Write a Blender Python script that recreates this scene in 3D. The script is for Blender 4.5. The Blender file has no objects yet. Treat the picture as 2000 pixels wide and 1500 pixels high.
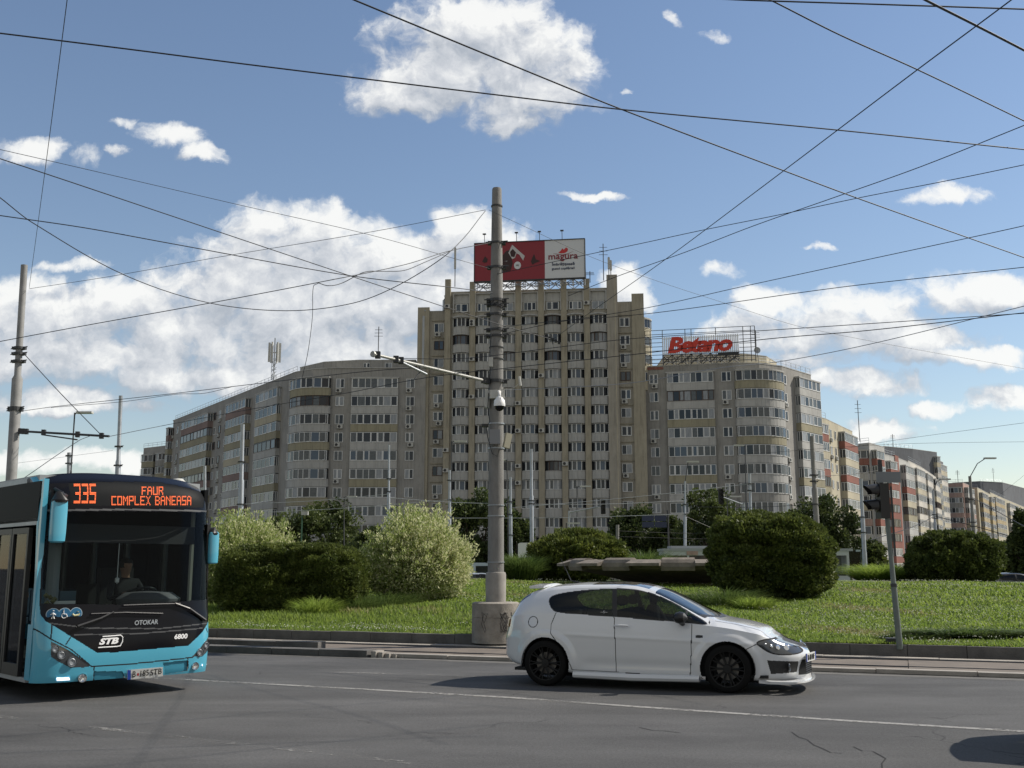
import bpy, bmesh, math, random
import numpy as np
from mathutils import Vector, Matrix, Euler
RND = random.Random(11); rng = np.random.default_rng(5)
SC = bpy.context.scene; COL = SC.collection
# ------------------------------------------------------------------ camera
F = 2022.0; H = 1.65; PITCH = math.atan(360/F)
cam = bpy.data.cameras.new('camera'); cam.sensor_width = 36; cam.lens = 36*F/2000
cam.clip_start = .1; cam.clip_end = 6000
camo = bpy.data.objects.new('camera', cam); COL.objects.link(camo)
camo.location = (0, 0, H); camo.rotation_euler = (math.pi/2+PITCH, 0, 0); SC.camera = camo
cP, sP = math.cos(PITCH), math.sin(PITCH)
def ray(px, py):
    u = (px-1000)/F; v = (750-py)/F
    return np.array([u, cP-v*sP, sP+v*cP])
def at_z(px, py, z=0.0):
    d = ray(px, py); t = (z-H)/d[2]; return (d[0]*t, d[1]*t, z)
def at_y(px, py, y):
    d = ray(px, py); t = y/d[1]; return (d[0]*t, y, H+d[2]*t)
def at_plane(px, py, p0, n):
    d = ray(px, py); t = (p0[0]*n[0]+p0[1]*n[1])/(d[0]*n[0]+d[1]*n[1]); return (d[0]*t, d[1]*t, H+d[2]*t)
# ------------------------------------------------------------------ light
SUN_EL = math.radians(43); SAZ = math.atan2(.965, .26)     # azimuth from +Y towards +X
sv = Vector((math.sin(SAZ)*math.cos(SUN_EL), math.cos(SAZ)*math.cos(SUN_EL), math.sin(SUN_EL)))
SC.view_settings.view_transform = 'Standard'; SC.view_settings.look = 'None'
SC.view_settings.gamma = 1; SC.view_settings.exposure = 0.2
sl = bpy.data.lights.new('sun', 'SUN'); sl.energy = 4.8; sl.angle = math.radians(.55); sl.color = (1, .93, .82)
so = bpy.data.objects.new('sun', sl); COL.objects.link(so); so.location = (30, 10, 60)
so.rotation_euler = sv.to_track_quat('Z', 'Y').to_euler()
world = bpy.data.worlds.new('World'); SC.world = world; world.use_nodes = True
def build_world():
    nt = world.node_tree; N = nt.nodes; L = nt.links
    for n in list(N): N.remove(n)
    out = N.new('ShaderNodeOutputWorld'); bg = N.new('ShaderNodeBackground'); bg.inputs['Strength'].default_value = .1
    sky = N.new('ShaderNodeTexSky'); sky.sky_type = 'NISHITA'; sky.sun_disc = False
    sky.sun_elevation = SUN_EL; sky.sun_rotation = SAZ; sky.air_density = 1.25; sky.dust_density = .15; sky.ozone_density = 2.2
    tc = N.new('ShaderNodeTexCoord')
    # cloud positions are directions in the sky (azimuth tangent, elevation tangent)
    blobs = [(930,75,150,75),(850,150,120,55),(1010,170,115,75),(780,175,85,50),(1070,110,85,60),(950,35,90,45),(1000,240,80,30),
      (50,295,75,24),(170,298,42,24),(335,265,55,26),(400,300,48,18),(250,242,32,15),(245,298,22,12),
      (560,440,115,45),(640,500,230,60),(470,560,150,60),(800,500,160,50),(925,455,75,48),(700,600,330,75),(100,610,210,60),
      (210,590,100,40),(30,580,60,36),(560,650,300,70),(860,560,150,80),(380,640,120,50),
      (200,700,250,40),(420,735,230,30),(120,775,120,22),(640,715,180,35),(120,905,190,22),(400,905,110,18),(60,680,160,45),(120,790,150,18),(700,690,200,40),
      (1500,590,60,32),(1700,600,90,38),(1600,650,190,45),(1950,565,130,38),(1850,590,70,30),(1850,385,90,20),(1165,388,60,9),
      (1395,70,36,14),(1320,40,16,20),(1405,525,42,18),(1600,487,40,8),(1225,560,45,40),(1790,665,120,26),(1680,745,120,24),
      (1720,835,90,22),(1960,775,70,26),(1840,795,60,16),(1218,180,20,8),(1900,700,140,18),(140,520,70,14),(1560,705,90,20)]
    g = bpy.data.node_groups.new('cloud_density', 'ShaderNodeTree')
    g.interface.new_socket('P', in_out='INPUT', socket_type='NodeSocketVector')
    g.interface.new_socket('D', in_out='OUTPUT', socket_type='NodeSocketFloat')
    GN = g.nodes; GL = g.links; gi = GN.new('NodeGroupInput'); go = GN.new('NodeGroupOutput')
    w1 = GN.new('ShaderNodeTexNoise'); w1.inputs['Scale'].default_value = 16; w1.inputs['Detail'].default_value = 6; w1.inputs['Roughness'].default_value=.6
    GL.new(gi.outputs[0], w1.inputs['Vector'])
    sub = GN.new('ShaderNodeVectorMath'); sub.operation = 'SUBTRACT'; sub.inputs[1].default_value = (.5, .5, .5); GL.new(w1.outputs['Color'], sub.inputs[0])
    ma = GN.new('ShaderNodeVectorMath'); ma.operation = 'MULTIPLY_ADD'; ma.inputs[1].default_value = (.06, .045, 0)
    GL.new(sub.outputs[0], ma.inputs[0]); GL.new(gi.outputs[0], ma.inputs[2])
    prev = None
    for (px, py, rx, ry) in blobs:
        d = ray(px, py); u0 = d[0]/d[1]; v0 = d[2]/d[1]
        d1 = ray(px+rx, py); d2 = ray(px, py-ry); ru = abs(d1[0]/d1[1]-u0)*1.22; rv = abs(d2[2]/d2[1]-v0)*1.22
        a = GN.new('ShaderNodeVectorMath'); a.operation = 'MULTIPLY_ADD'
        a.inputs[1].default_value = (1/ru, 1/rv, 0); a.inputs[2].default_value = (-u0/ru, -v0/rv, 0); GL.new(ma.outputs[0], a.inputs[0])
        l = GN.new('ShaderNodeVectorMath'); l.operation = 'DOT_PRODUCT'; GL.new(a.outputs[0], l.inputs[0]); GL.new(a.outputs[0], l.inputs[1])
        if rx <= 90 and ry <= 30:      # small clouds are thin wisps
            ad = GN.new('ShaderNodeMath'); ad.operation = 'ADD'; ad.inputs[1].default_value = .30 if rx > 42 else .48; GL.new(l.outputs['Value'], ad.inputs[0])
            m = GN.new('ShaderNodeMath'); m.operation = 'SMOOTH_MIN'; m.inputs[2].default_value = .4; GL.new(prev, m.inputs[0]); GL.new(ad.outputs[0], m.inputs[1]); prev = m.outputs[0]
        elif prev is None: prev = l.outputs['Value']
        else:
            m = GN.new('ShaderNodeMath'); m.operation = 'SMOOTH_MIN'; m.inputs[2].default_value = .5
            GL.new(prev, m.inputs[0]); GL.new(l.outputs['Value'], m.inputs[1]); prev = m.outputs[0]
    n2 = GN.new('ShaderNodeTexNoise'); n2.inputs['Scale'].default_value = 24; n2.inputs['Detail'].default_value = 10; n2.inputs['Roughness'].default_value = .6
    GL.new(ma.outputs[0], n2.inputs['Vector'])
    s = GN.new('ShaderNodeMath'); s.operation = 'MULTIPLY_ADD'; s.inputs[1].default_value = 3.2; s.inputs[2].default_value = -.75
    GL.new(n2.outputs['Fac'], s.inputs[0])
    q = GN.new('ShaderNodeMath'); q.operation = 'SUBTRACT'; GL.new(s.outputs[0], q.inputs[0]); GL.new(prev, q.inputs[1])
    GL.new(q.outputs[0], go.inputs[0])
    # direction -> (x/y, z/y)
    sp = N.new('ShaderNodeSeparateXYZ'); L.new(tc.outputs['Generated'], sp.inputs[0])
    mx = N.new('ShaderNodeMath'); mx.operation = 'MAXIMUM'; mx.inputs[1].default_value = .02; L.new(sp.outputs['Y'], mx.inputs[0])
    dx = N.new('ShaderNodeMath'); dx.operation = 'DIVIDE'; L.new(sp.outputs['X'], dx.inputs[0]); L.new(mx.outputs[0], dx.inputs[1])
    dz = N.new('ShaderNodeMath'); dz.operation = 'DIVIDE'; L.new(sp.outputs['Z'], dz.inputs[0]); L.new(mx.outputs[0], dz.inputs[1])
    cb = N.new('ShaderNodeCombineXYZ'); L.new(dx.outputs[0], cb.inputs[0]); L.new(dz.outputs[0], cb.inputs[1])
    g1 = N.new('ShaderNodeGroup'); g1.node_tree = g; L.new(cb.outputs[0], g1.inputs[0])
    of = N.new('ShaderNodeVectorMath'); of.operation = 'ADD'; of.inputs[1].default_value = (.010, .030, 0); L.new(cb.outputs[0], of.inputs[0])
    g2 = N.new('ShaderNodeGroup'); g2.node_tree = g; L.new(of.outputs[0], g2.inputs[0])
    mr = N.new('ShaderNodeMapRange'); mr.interpolation_type = 'SMOOTHSTEP'; L.new(g1.outputs[0], mr.inputs[0])
    mr.inputs[1].default_value = -.42; mr.inputs[2].default_value = .62
    of3 = N.new('ShaderNodeVectorMath'); of3.operation = 'ADD'; of3.inputs[1].default_value = (.004, .008, 0); L.new(cb.outputs[0], of3.inputs[0])
    g3 = N.new('ShaderNodeGroup'); g3.node_tree = g; L.new(of3.outputs[0], g3.inputs[0])
    av = N.new('ShaderNodeMath'); av.operation = 'MULTIPLY_ADD'; av.inputs[1].default_value = .5; L.new(g3.outputs[0], av.inputs[0]); L.new(g2.outputs[0], av.inputs[2])
    a1 = N.new('ShaderNodeMath'); a1.operation = 'MULTIPLY'; a1.inputs[1].default_value = 1.5; L.new(g1.outputs[0], a1.inputs[0])
    df = N.new('ShaderNodeMath'); df.operation = 'SUBTRACT'; L.new(a1.outputs[0], df.inputs[0]); L.new(av.outputs[0], df.inputs[1])
    lt = N.new('ShaderNodeMapRange'); L.new(df.outputs[0], lt.inputs[0]); lt.inputs[1].default_value = -.85; lt.inputs[2].default_value = 1.1
    cr = N.new('ShaderNodeValToRGB'); L.new(lt.outputs[0], cr.inputs[0])
    e = cr.color_ramp.elements; e[0].position = 0; e[0].color = (4.0, 4.35, 4.85, 1); e[1].position = 1; e[1].color = (8.6, 8.6, 8.4, 1)
    m_ = cr.color_ramp.elements.new(.5); m_.color = (6.0, 6.2, 6.5, 1)
    tint = N.new('ShaderNodeMix'); tint.data_type = 'RGBA'; tint.blend_type = 'MULTIPLY'; tint.inputs[0].default_value = 1
    L.new(sky.outputs[0], tint.inputs[6]); tint.inputs[7].default_value = SKY_TINT
    mix = N.new('ShaderNodeMix'); mix.data_type = 'RGBA'
    fr = N.new('ShaderNodeMath'); fr.operation = 'GREATER_THAN'; fr.inputs[1].default_value = .05; L.new(sp.outputs['Y'], fr.inputs[0])
    fm = N.new('ShaderNodeMath'); fm.operation = 'MULTIPLY'; L.new(mr.outputs[0], fm.inputs[0]); L.new(fr.outputs[0], fm.inputs[1])
    fm2 = N.new('ShaderNodeMath'); fm2.operation = 'MULTIPLY'; L.new(fm.outputs[0], fm2.inputs[0]); fm2.inputs[1].default_value = .93
    L.new(fm2.outputs[0], mix.inputs[0]); L.new(tint.outputs[2], mix.inputs[6]); L.new(cr.outputs[0], mix.inputs[7])
    nb = N.new('ShaderNodeTexNoise'); nb.inputs['Scale'].default_value = 2.2; nb.inputs['Detail'].default_value = 6; L.new(tc.outputs['Generated'], nb.inputs['Vector'])  # unseen cloud cover behind the camera, added to neutralise the fill light on facades
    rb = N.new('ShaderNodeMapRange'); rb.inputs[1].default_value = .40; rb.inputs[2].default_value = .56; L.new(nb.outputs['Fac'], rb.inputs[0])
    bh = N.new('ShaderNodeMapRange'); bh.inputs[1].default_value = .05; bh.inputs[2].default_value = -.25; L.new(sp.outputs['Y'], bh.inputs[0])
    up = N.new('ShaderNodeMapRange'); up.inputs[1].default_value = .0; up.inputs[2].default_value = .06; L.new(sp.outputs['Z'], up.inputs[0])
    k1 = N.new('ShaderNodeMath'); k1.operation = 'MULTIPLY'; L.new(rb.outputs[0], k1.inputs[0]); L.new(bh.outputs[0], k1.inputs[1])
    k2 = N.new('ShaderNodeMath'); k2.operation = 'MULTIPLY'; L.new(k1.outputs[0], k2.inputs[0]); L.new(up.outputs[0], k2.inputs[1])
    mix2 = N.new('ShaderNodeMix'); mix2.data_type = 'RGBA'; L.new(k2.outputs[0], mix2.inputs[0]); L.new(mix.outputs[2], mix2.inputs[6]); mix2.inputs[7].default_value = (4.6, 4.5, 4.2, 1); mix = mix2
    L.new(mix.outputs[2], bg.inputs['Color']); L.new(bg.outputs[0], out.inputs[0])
SKY_TINT = (1.04, .99, 1.0, 1)
build_world()
# ------------------------------------------------------------------ materials
MATS = {}
def mat(name, c, rough=.8, metal=0, c2=None, scale=3., bump=0, bscale=None, spec=.5, trans=0, coat=0, detail=4, stretch=None, em=None):
    if name in MATS: return MATS[name]
    m = bpy.data.materials.new(name); MATS[name] = m; m.use_nodes = True; nt = m.node_tree; N = nt.nodes; L = nt.links
    b = N['Principled BSDF']; b.inputs['Roughness'].default_value = rough; b.inputs['Metallic'].default_value = metal
    b.inputs['Specular IOR Level'].default_value = spec; b.inputs['Base Color'].default_value = (*c, 1)
    if coat: b.inputs['Coat Weight'].default_value = coat; b.inputs['Coat Roughness'].default_value = .04
    tc = N.new('ShaderNodeTexCoord'); vec = tc.outputs['Object']
    if stretch:
        mp = N.new('ShaderNodeMapping'); mp.inputs['Scale'].default_value = stretch; L.new(vec, mp.inputs[0]); vec = mp.outputs[0]
    if c2:
        n = N.new('ShaderNodeTexNoise'); n.inputs['Scale'].default_value = scale; n.inputs['Detail'].default_value = detail; n.inputs['Roughness'].default_value = .65
        L.new(vec, n.inputs['Vector']); r = N.new('ShaderNodeValToRGB'); L.new(n.outputs['Fac'], r.inputs[0])
        r.color_ramp.elements[0].position = .33; r.color_ramp.elements[0].color = (*c, 1)
        r.color_ramp.elements[1].position = .67; r.color_ramp.elements[1].color = (*c2, 1)
        L.new(r.outputs[0], b.inputs['Base Color'])
    if bump:
        n = N.new('ShaderNodeTexNoise'); n.inputs['Scale'].default_value = bscale or scale*4; n.inputs['Detail'].default_value = 3
        L.new(tc.outputs['Object'], n.inputs['Vector']); bp = N.new('ShaderNodeBump'); bp.inputs['Strength'].default_value = bump; bp.inputs['Distance'].default_value = .02
        L.new(n.outputs['Fac'], bp.inputs['Height']); L.new(bp.outputs[0], b.inputs['Normal'])
    if trans:
        t = N.new('ShaderNodeBsdfTranslucent'); mx = N.new('ShaderNodeMixShader'); mx.inputs[0].default_value = trans
        if c2: L.new(r.outputs[0], t.inputs[0])
        else: t.inputs[0].default_value = (*c, 1)
        L.new(b.outputs[0], mx.inputs[1]); L.new(t.outputs[0], mx.inputs[2]); L.new(mx.outputs[0], N['Material Output'].inputs[0])
    if em: b.inputs['Emission Color'].default_value = (*c, 1); b.inputs['Emission Strength'].default_value = em
    return m
def glassmat(name, tint, alpha, rough=.03):
    if name in MATS: return MATS[name]
    m = bpy.data.materials.new(name); MATS[name] = m; m.use_nodes = True; N = m.node_tree.nodes; L = m.node_tree.links
    N.remove(N['Principled BSDF']); t = N.new('ShaderNodeBsdfTransparent'); t.inputs[0].default_value = (*tint, 1)
    g = N.new('ShaderNodeBsdfGlossy'); g.inputs['Roughness'].default_value = rough; g.inputs[0].default_value = (.9, .95, 1, 1)
    fr = N.new('ShaderNodeFresnel'); fr.inputs[0].default_value = alpha; mx = N.new('ShaderNodeMixShader')
    L.new(fr.outputs[0], mx.inputs[0]); L.new(t.outputs[0], mx.inputs[1]); L.new(g.outputs[0], mx.inputs[2]); L.new(mx.outputs[0], N['Material Output'].inputs[0])
    return m
def wallmat(name, c, c2, streak=.5, block=0):
    """plaster / concrete wall: blotches, rain streaks and panel joints"""
    m = bpy.data.materials.new(name); MATS[name] = m; m.use_nodes = True; nt = m.node_tree; N = nt.nodes; L = nt.links
    b = N['Principled BSDF']; b.inputs['Roughness'].default_value = .93; b.inputs['Specular IOR Level'].default_value = .2
    tc = N.new('ShaderNodeTexCoord'); n = N.new('ShaderNodeTexNoise'); n.inputs['Scale'].default_value = .35; n.inputs['Detail'].default_value = 8; n.inputs['Roughness'].default_value = .7
    L.new(tc.outputs['Object'], n.inputs['Vector'])
    mx = N.new('ShaderNodeMix'); mx.data_type = 'RGBA'; mx.inputs[6].default_value = (*c, 1); mx.inputs[7].default_value = (*c2, 1)
    mr = N.new('ShaderNodeMapRange'); mr.inputs[1].default_value = .35; mr.inputs[2].default_value = .65; L.new(n.outputs['Fac'], mr.inputs[0]); L.new(mr.outputs[0], mx.inputs[0])
    mp = N.new('ShaderNodeMapping'); mp.inputs['Scale'].default_value = (2.2, 2.2, .18); L.new(tc.outputs['Object'], mp.inputs[0])
    n2 = N.new('ShaderNodeTexNoise'); n2.inputs['Scale'].default_value = 1.6; n2.inputs['Detail'].default_value = 6; n2.inputs['Roughness'].default_value=.7; L.new(mp.outputs[0], n2.inputs['Vector'])
    m2 = N.new('ShaderNodeMapRange'); m2.inputs[1].default_value = .48; m2.inputs[2].default_value = .72; m2.inputs[3].default_value = 1; m2.inputs[4].default_value = 1-streak; L.new(n2.outputs['Fac'], m2.inputs[0])
    mm = N.new('ShaderNodeMix'); mm.data_type = 'RGBA'; mm.blend_type = 'MULTIPLY'; mm.inputs[0].default_value = 1
    L.new(mx.outputs[2], mm.inputs[6]); L.new(m2.outputs[0], mm.inputs[7]); L.new(mm.outputs[2], b.inputs['Base Color'])
    return m
M_WALL = wallmat('grey plaster', (.33, .322, .30), (.26, .255, .24), .35)
M_TOWER = wallmat('tan concrete', (.39, .365, .31), (.31, .292, .25), .3)
M_PIL = wallmat('ochre concrete', (.37, .34, .265), (.30, .275, .215), .35)
M_PARG = wallmat('grey parapet concrete', (.45, .45, .43), (.36, .36, .345), .28)
M_OCHRE = wallmat('ochre parapet paint', (.33, .305, .215), (.28, .26, .19), .35)
M_MAUVE = wallmat('faded mauve parapet paint', (.27, .20, .18), (.22, .17, .155), .35)
M_RED = wallmat('brick red paint', (.27, .12, .095), (.225, .11, .09), .3)
M_CREAM = wallmat('cream paint', (.47, .43, .32), (.39, .36, .28), .3)
M_WHITEW = wallmat('off white paint', (.58, .55, .49), (.47, .45, .41), .35)
M_DGREY = wallmat('dark grey sheet wall', (.15, .16, .175), (.12, .125, .135), .3)
M_PINK = wallmat('dusty rose paint', (.42, .29, .25), (.34, .25, .22), .3)
M_YEL = wallmat('yellow ochre paint', (.40, .33, .20), (.34, .28, .18), .3)
M_UPVC = mat('white window frame', (.62, .63, .62), .5)
M_BROWNF = mat('brown window frame', (.06, .035, .025), .6)
M_GD = mat('dark window glass', (.018, .022, .028), .08, spec=.45)
M_GM = mat('window glass with grey curtain', (.11, .12, .125), .22, spec=.4, c2=(.07, .08, .085), scale=3)
M_GC = mat('window glass with white curtain', (.30, .32, .34), .3, spec=.4, c2=(.2, .215, .23), scale=6, stretch=(1, 1, .2))
M_GB = mat('bluish window glass', (.06, .085, .12), .1, spec=.5)
M_ACW = mat('air conditioner housing', (.48, .48, .45), .6, c2=(.4, .4, .37), scale=5); M_BLK = mat('black plastic', (.012, .012, .013), .45)
M_STEEL = mat('galvanised steel', (.36, .38, .40), .45, .6, c2=(.28, .30, .32), scale=4); M_DSTEEL = mat('dark weathered steel', (.05, .052, .055), .6, .3)
M_CONC = mat('weathered pole concrete', (.23, .225, .215), .9, c2=(.155, .15, .143), scale=5, bump=.4, bscale=60, stretch=(1, 1, .35), detail=8)
M_CONCL = mat('pale base concrete', (.31, .285, .25), .95, c2=(.20, .18, .155), scale=4, bump=.6, bscale=40, detail=8)
M_WIRE = mat('wire', (.014, .016, .02), .6)
M_BARK = mat('bark', (.07, .055, .04), .95, c2=(.04, .03, .025), scale=8)
M_STONE = mat('sculpture concrete', (.22, .19, .16), .95, c2=(.12, .105, .09), scale=2.5, bump=.5, bscale=30, detail=8)
# ------------------------------------------------------------------ mesh helpers
class MB:
    def __init__(s): s.v = []; s.f = []; s.m = []
    def add(s, V, Fc, mi=0):
        o = len(s.v); s.v += [tuple(p) for p in V]
        for f in Fc: s.f.append(tuple(i+o for i in f)); s.m.append(mi)
    def box(s, x0, x1, y0, y1, z0, z1, mi=0, M=None):
        V = [(x, y, z) for z in (z0, z1) for (x, y) in ((x0, y0), (x1, y0), (x1, y1), (x0, y1))]
        if M is not None: V = [tuple(M @ Vector(p)) for p in V]
        s.add(V, [(3, 2, 1, 0), (4, 5, 6, 7), (0, 1, 5, 4), (1, 2, 6, 5), (2, 3, 7, 6), (3, 0, 4, 7)], mi); return s
    def prism(s, poly, z0, z1, mi=0):
        n = len(poly); V = [(p[0], p[1], z0) for p in poly]+[(p[0], p[1], z1) for p in poly]
        Fc = [tuple(range(n-1, -1, -1)), tuple(range(n, 2*n))]+[(i, (i+1) % n, n+(i+1) % n, n+i) for i in range(n)]
        s.add(V, Fc, mi); return s
    def tube(s, pts, r, n=8, mi=0, caps=True):
        pts = [Vector(p) for p in pts]; rs = r if isinstance(r, (list, tuple)) else [r]*len(pts); V = []; Fc = []
        for i, p in enumerate(pts):
            d = (pts[min(i+1, len(pts)-1)]-pts[max(i-1, 0)]).normalized()
            a = d.cross(Vector((0, 0, 1)) if abs(d.z) < .95 else Vector((1, 0, 0))).normalized(); b = d.cross(a)
            for k in range(n):
                t = 2*math.pi*k/n; V.append(p+(a*math.cos(t)+b*math.sin(t))*rs[i])
        for i in range(len(pts)-1):
            for k in range(n):
                q = (k+1) % n; Fc.append((i*n+k, i*n+q, (i+1)*n+q, (i+1)*n+k))
        if caps: Fc += [tuple(range(n-1, -1, -1)), tuple((len(pts)-1)*n+k for k in range(n))]
        s.add(V, Fc, mi); return s
    def lathe(s, prof, n=24, c=(0, 0, 0), mi=0, axis='z'):
        V = []; Fc = []
        for (r, z) in prof:
            for k in range(n):
                t = 2*math.pi*k/n; a, b = r*math.cos(t), r*math.sin(t)
                V.append((c[0]+a, c[1]+b, c[2]+z) if axis == 'z' else ((c[0]+a, c[1]+z, c[2]+b) if axis == 'y' else (c[0]+z, c[1]+a, c[2]+b)))
        for i in range(len(prof)-1):
            for k in range(n):
                q = (k+1) % n; Fc.append((i*n+k, i*n+q, (i+1)*n+q, (i+1)*n+k))
        s.add(V, Fc, mi); return s
    def mesh(s, name, mats, smooth=False):
        me = bpy.data.meshes.new(name); me.from_pydata(s.v, [], s.f)
        for m in (mats if isinstance(mats, (list, tuple)) else [mats]): me.materials.append(m)
        me.polygons.foreach_set('material_index', s.m)
        if smooth: me.polygons.foreach_set('use_smooth', [True]*len(s.f))
        me.update(); return me
    def build(s, name, mats, parent=None, smooth=False, loc=None, rz=0):
        o = bpy.data.objects.new(name, s.mesh(name, mats, smooth)); COL.objects.link(o)
        if parent: o.parent = parent
        if loc is not None: o.location = loc
        if rz: o.rotation_euler = (0, 0, rz)
        if smooth: autosmooth(o)
        return o
def autosmooth(o, ang=35):
    me = o.data
    try: me.set_sharp_from_angle(angle=math.radians(ang))
    except Exception: pass
def npmesh(name, V, Fq, mats, mi=None, smooth=False):
    me = bpy.data.meshes.new(name); V = np.asarray(V, dtype=np.float32); Fq = np.asarray(Fq, dtype=np.int32); k = Fq.shape[1]
    me.vertices.add(len(V)); me.vertices.foreach_set('co', V.ravel()); me.loops.add(Fq.size); me.loops.foreach_set('vertex_index', Fq.ravel())
    me.polygons.add(len(Fq)); me.polygons.foreach_set('loop_start', np.arange(len(Fq), dtype=np.int32)*k); me.polygons.foreach_set('loop_total', np.full(len(Fq), k, dtype=np.int32))
    for m in (mats if isinstance(mats, (list, tuple)) else [mats]): me.materials.append(m)
    if mi is not None: me.polygons.foreach_set('material_index', np.asarray(mi, dtype=np.int32))
    me.polygons.foreach_set('use_smooth', np.full(len(Fq), smooth)); me.update(calc_edges=True); return me
def put(me, name, parent=None, loc=(0, 0, 0), rz=0):
    o = bpy.data.objects.new(name, me); COL.objects.link(o); o.location = loc; o.rotation_euler = (0, 0, rz)
    if parent: o.parent = parent
    return o
def tag(o, label=None, cat=None, group=None, kind=None):
    if label: o['label'] = label
    if cat: o['category'] = cat
    if group: o['group'] = group
    if kind: o['kind'] = kind
    return o
def empty(name, loc, label, cat, group=None, rz=0):
    o = bpy.data.objects.new(name, None); COL.objects.link(o); o.location = loc; o.rotation_euler = (0, 0, rz); o.empty_display_size = .3
    return tag(o, label, cat, group)
def text_mesh(txt, size=1., ext=.01, shear=0, off=0, align='LEFT', space=1.0, mats=None, name='lettering'):
    c = bpy.data.curves.new('t', 'FONT'); c.body = txt; c.size = size; c.extrude = ext; c.shear = shear; c.offset = off; c.align_x = align; c.space_character = space; c.resolution_u = 3
    o = bpy.data.objects.new('t', c); COL.objects.link(o); dg = bpy.context.evaluated_depsgraph_get(); dg.update()
    me = bpy.data.meshes.new_from_object(o.evaluated_get(dg)); bpy.data.objects.remove(o); me.name = name
    me.materials.clear(); me.materials.append(mats); return me
def fit_text(me, w, h):
    """scale lettering to a width and height, origin at its lower left corner"""
    n = len(me.vertices); a = np.zeros(n*3, dtype=np.float32); me.vertices.foreach_get('co', a); a = a.reshape(-1, 3)
    lo = a[:, :2].min(0); hi = a[:, :2].max(0); a[:, :2] = (a[:, :2]-lo)/(hi-lo)*np.array([w, h]); me.vertices.foreach_set('co', a.ravel()); me.update(); return me
def basis(o, r, u, n):
    M = Matrix.Identity(4)
    for i, a in enumerate((Vector(r).normalized(), Vector(u).normalized(), Vector(n).normalized())):
        for k in range(3): M[k][i] = a[k]
    for k in range(3): M[k][3] = o[k]
    return M
def sstep(a, b, x):
    t = np.clip((x-a)/(b-a), 0, 1); return t*t*(3-2*t)
# ------------------------------------------------------------------ ground, road, tram bed, island
ANG = -.3552; EX = np.array([math.cos(ANG), math.sin(ANG)]); NX = np.array([-EX[1], EX[0]])
def W(a, b, z=0.): p = EX*a+NX*b; return (float(p[0]), float(p[1]), z)
KB = 20.75   # inner face of the island kerb, measured across the street
def mound(a, b):
    a = np.asarray(a, float); b = np.asarray(b, float)
    z = .24+.78*sstep(21, 46, b)+.05*np.sin(a*.31+b*.17)*sstep(22, 30, b)+.03*np.sin(a*.9)*np.sin(b*.7)*sstep(21.5, 25, b)
    return z-1.3*sstep(58, 72, b)
def mz(x, y):
    return float(mound(x*EX[0]+y*EX[1], x*NX[0]+y*NX[1]))
def asphalt():
    m = bpy.data.materials.new('worn asphalt'); m.use_nodes = True; nt = m.node_tree; N = nt.nodes; L = nt.links; b = N['Principled BSDF']
    tc = N.new('ShaderNodeTexCoord')
    def noise(sc, det, st=None, rough=.6):
        v = tc.outputs['Object']
        if st: mp = N.new('ShaderNodeMapping'); mp.inputs['Rotation'].default_value = (0, 0, -ANG); mp.inputs['Scale'].default_value = st; L.new(v, mp.inputs[0]); v = mp.outputs[0]
        n = N.new('ShaderNodeTexNoise'); n.inputs['Scale'].default_value = sc; n.inputs['Detail'].default_value = det; n.inputs['Roughness'].default_value = rough; L.new(v, n.inputs['Vector']); return n.outputs['Fac']
    def rng_(x, a, b2, c, d):
        r = N.new('ShaderNodeMapRange'); r.inputs[1].default_value = a; r.inputs[2].default_value = b2; r.inputs[3].default_value = c; r.inputs[4].default_value = d; L.new(x, r.inputs[0]); return r.outputs[0]
    def mul(x, y):
        k = N.new('ShaderNodeMath'); k.operation = 'MULTIPLY'; L.new(x, k.inputs[0]); L.new(y, k.inputs[1]); return k.outputs[0]
    big = rng_(noise(.3, 7, (.5, 1, 1), .7), .33, .67, .62, 1.35)
    lane = rng_(noise(.9, 4, (.05, 1.2, 1)), .3, .7, .85, 1.18)
    grit = rng_(noise(95, 3, None, .8), .32, .68, .62, 1.4); grit2 = rng_(noise(34, 2), .3, .7, .8, 1.2)
    v = mul(mul(mul(big, lane), grit), grit2)
    # cracks: edges of distorted cells, only where a coarse noise allows them
    ds = N.new('ShaderNodeTexNoise'); ds.inputs['Scale'].default_value = 1.6; ds.inputs['Detail'].default_value = 6; L.new(tc.outputs['Object'], ds.inputs['Vector'])
    va = N.new('ShaderNodeVectorMath'); va.operation = 'MULTIPLY_ADD'; va.inputs[1].default_value = (.9, .9, 0); L.new(ds.outputs['Color'], va.inputs[0]); L.new(tc.outputs['Object'], va.inputs[2])
    vo = N.new('ShaderNodeTexVoronoi'); vo.feature = 'DISTANCE_TO_EDGE'; vo.inputs['Scale'].default_value = .42; L.new(va.outputs[0], vo.inputs['Vector'])
    ck = rng_(vo.outputs['Distance'], .0015, .007, 1, 0); al = rng_(noise(.33, 2), .56, .66, 0, .8)
    ca = mul(ck, al); inv = N.new('ShaderNodeMath'); inv.operation = 'SUBTRACT'; inv.inputs[0].default_value = 1; L.new(ca, inv.inputs[1])
    v = mul(v, inv.outputs[0])
    cm = N.new('ShaderNodeMix'); cm.data_type = 'RGBA'; cm.blend_type = 'MULTIPLY'; cm.inputs[0].default_value = 1; cm.inputs[6].default_value = (.082, .081, .080, 1)
    L.new(v, cm.inputs[7]); L.new(cm.outputs[2], b.inputs['Base Color']); b.inputs['Roughness'].default_value = .78; b.inputs['Specular IOR Level'].default_value = .3
    bp = N.new('ShaderNodeBump'); bp.inputs['Strength'].default_value = .5; bp.inputs['Distance'].default_value = .012; L.new(grit, bp.inputs['Height']); L.new(bp.outputs[0], b.inputs['Normal'])
    return m
M_ASPH = asphalt()
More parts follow.
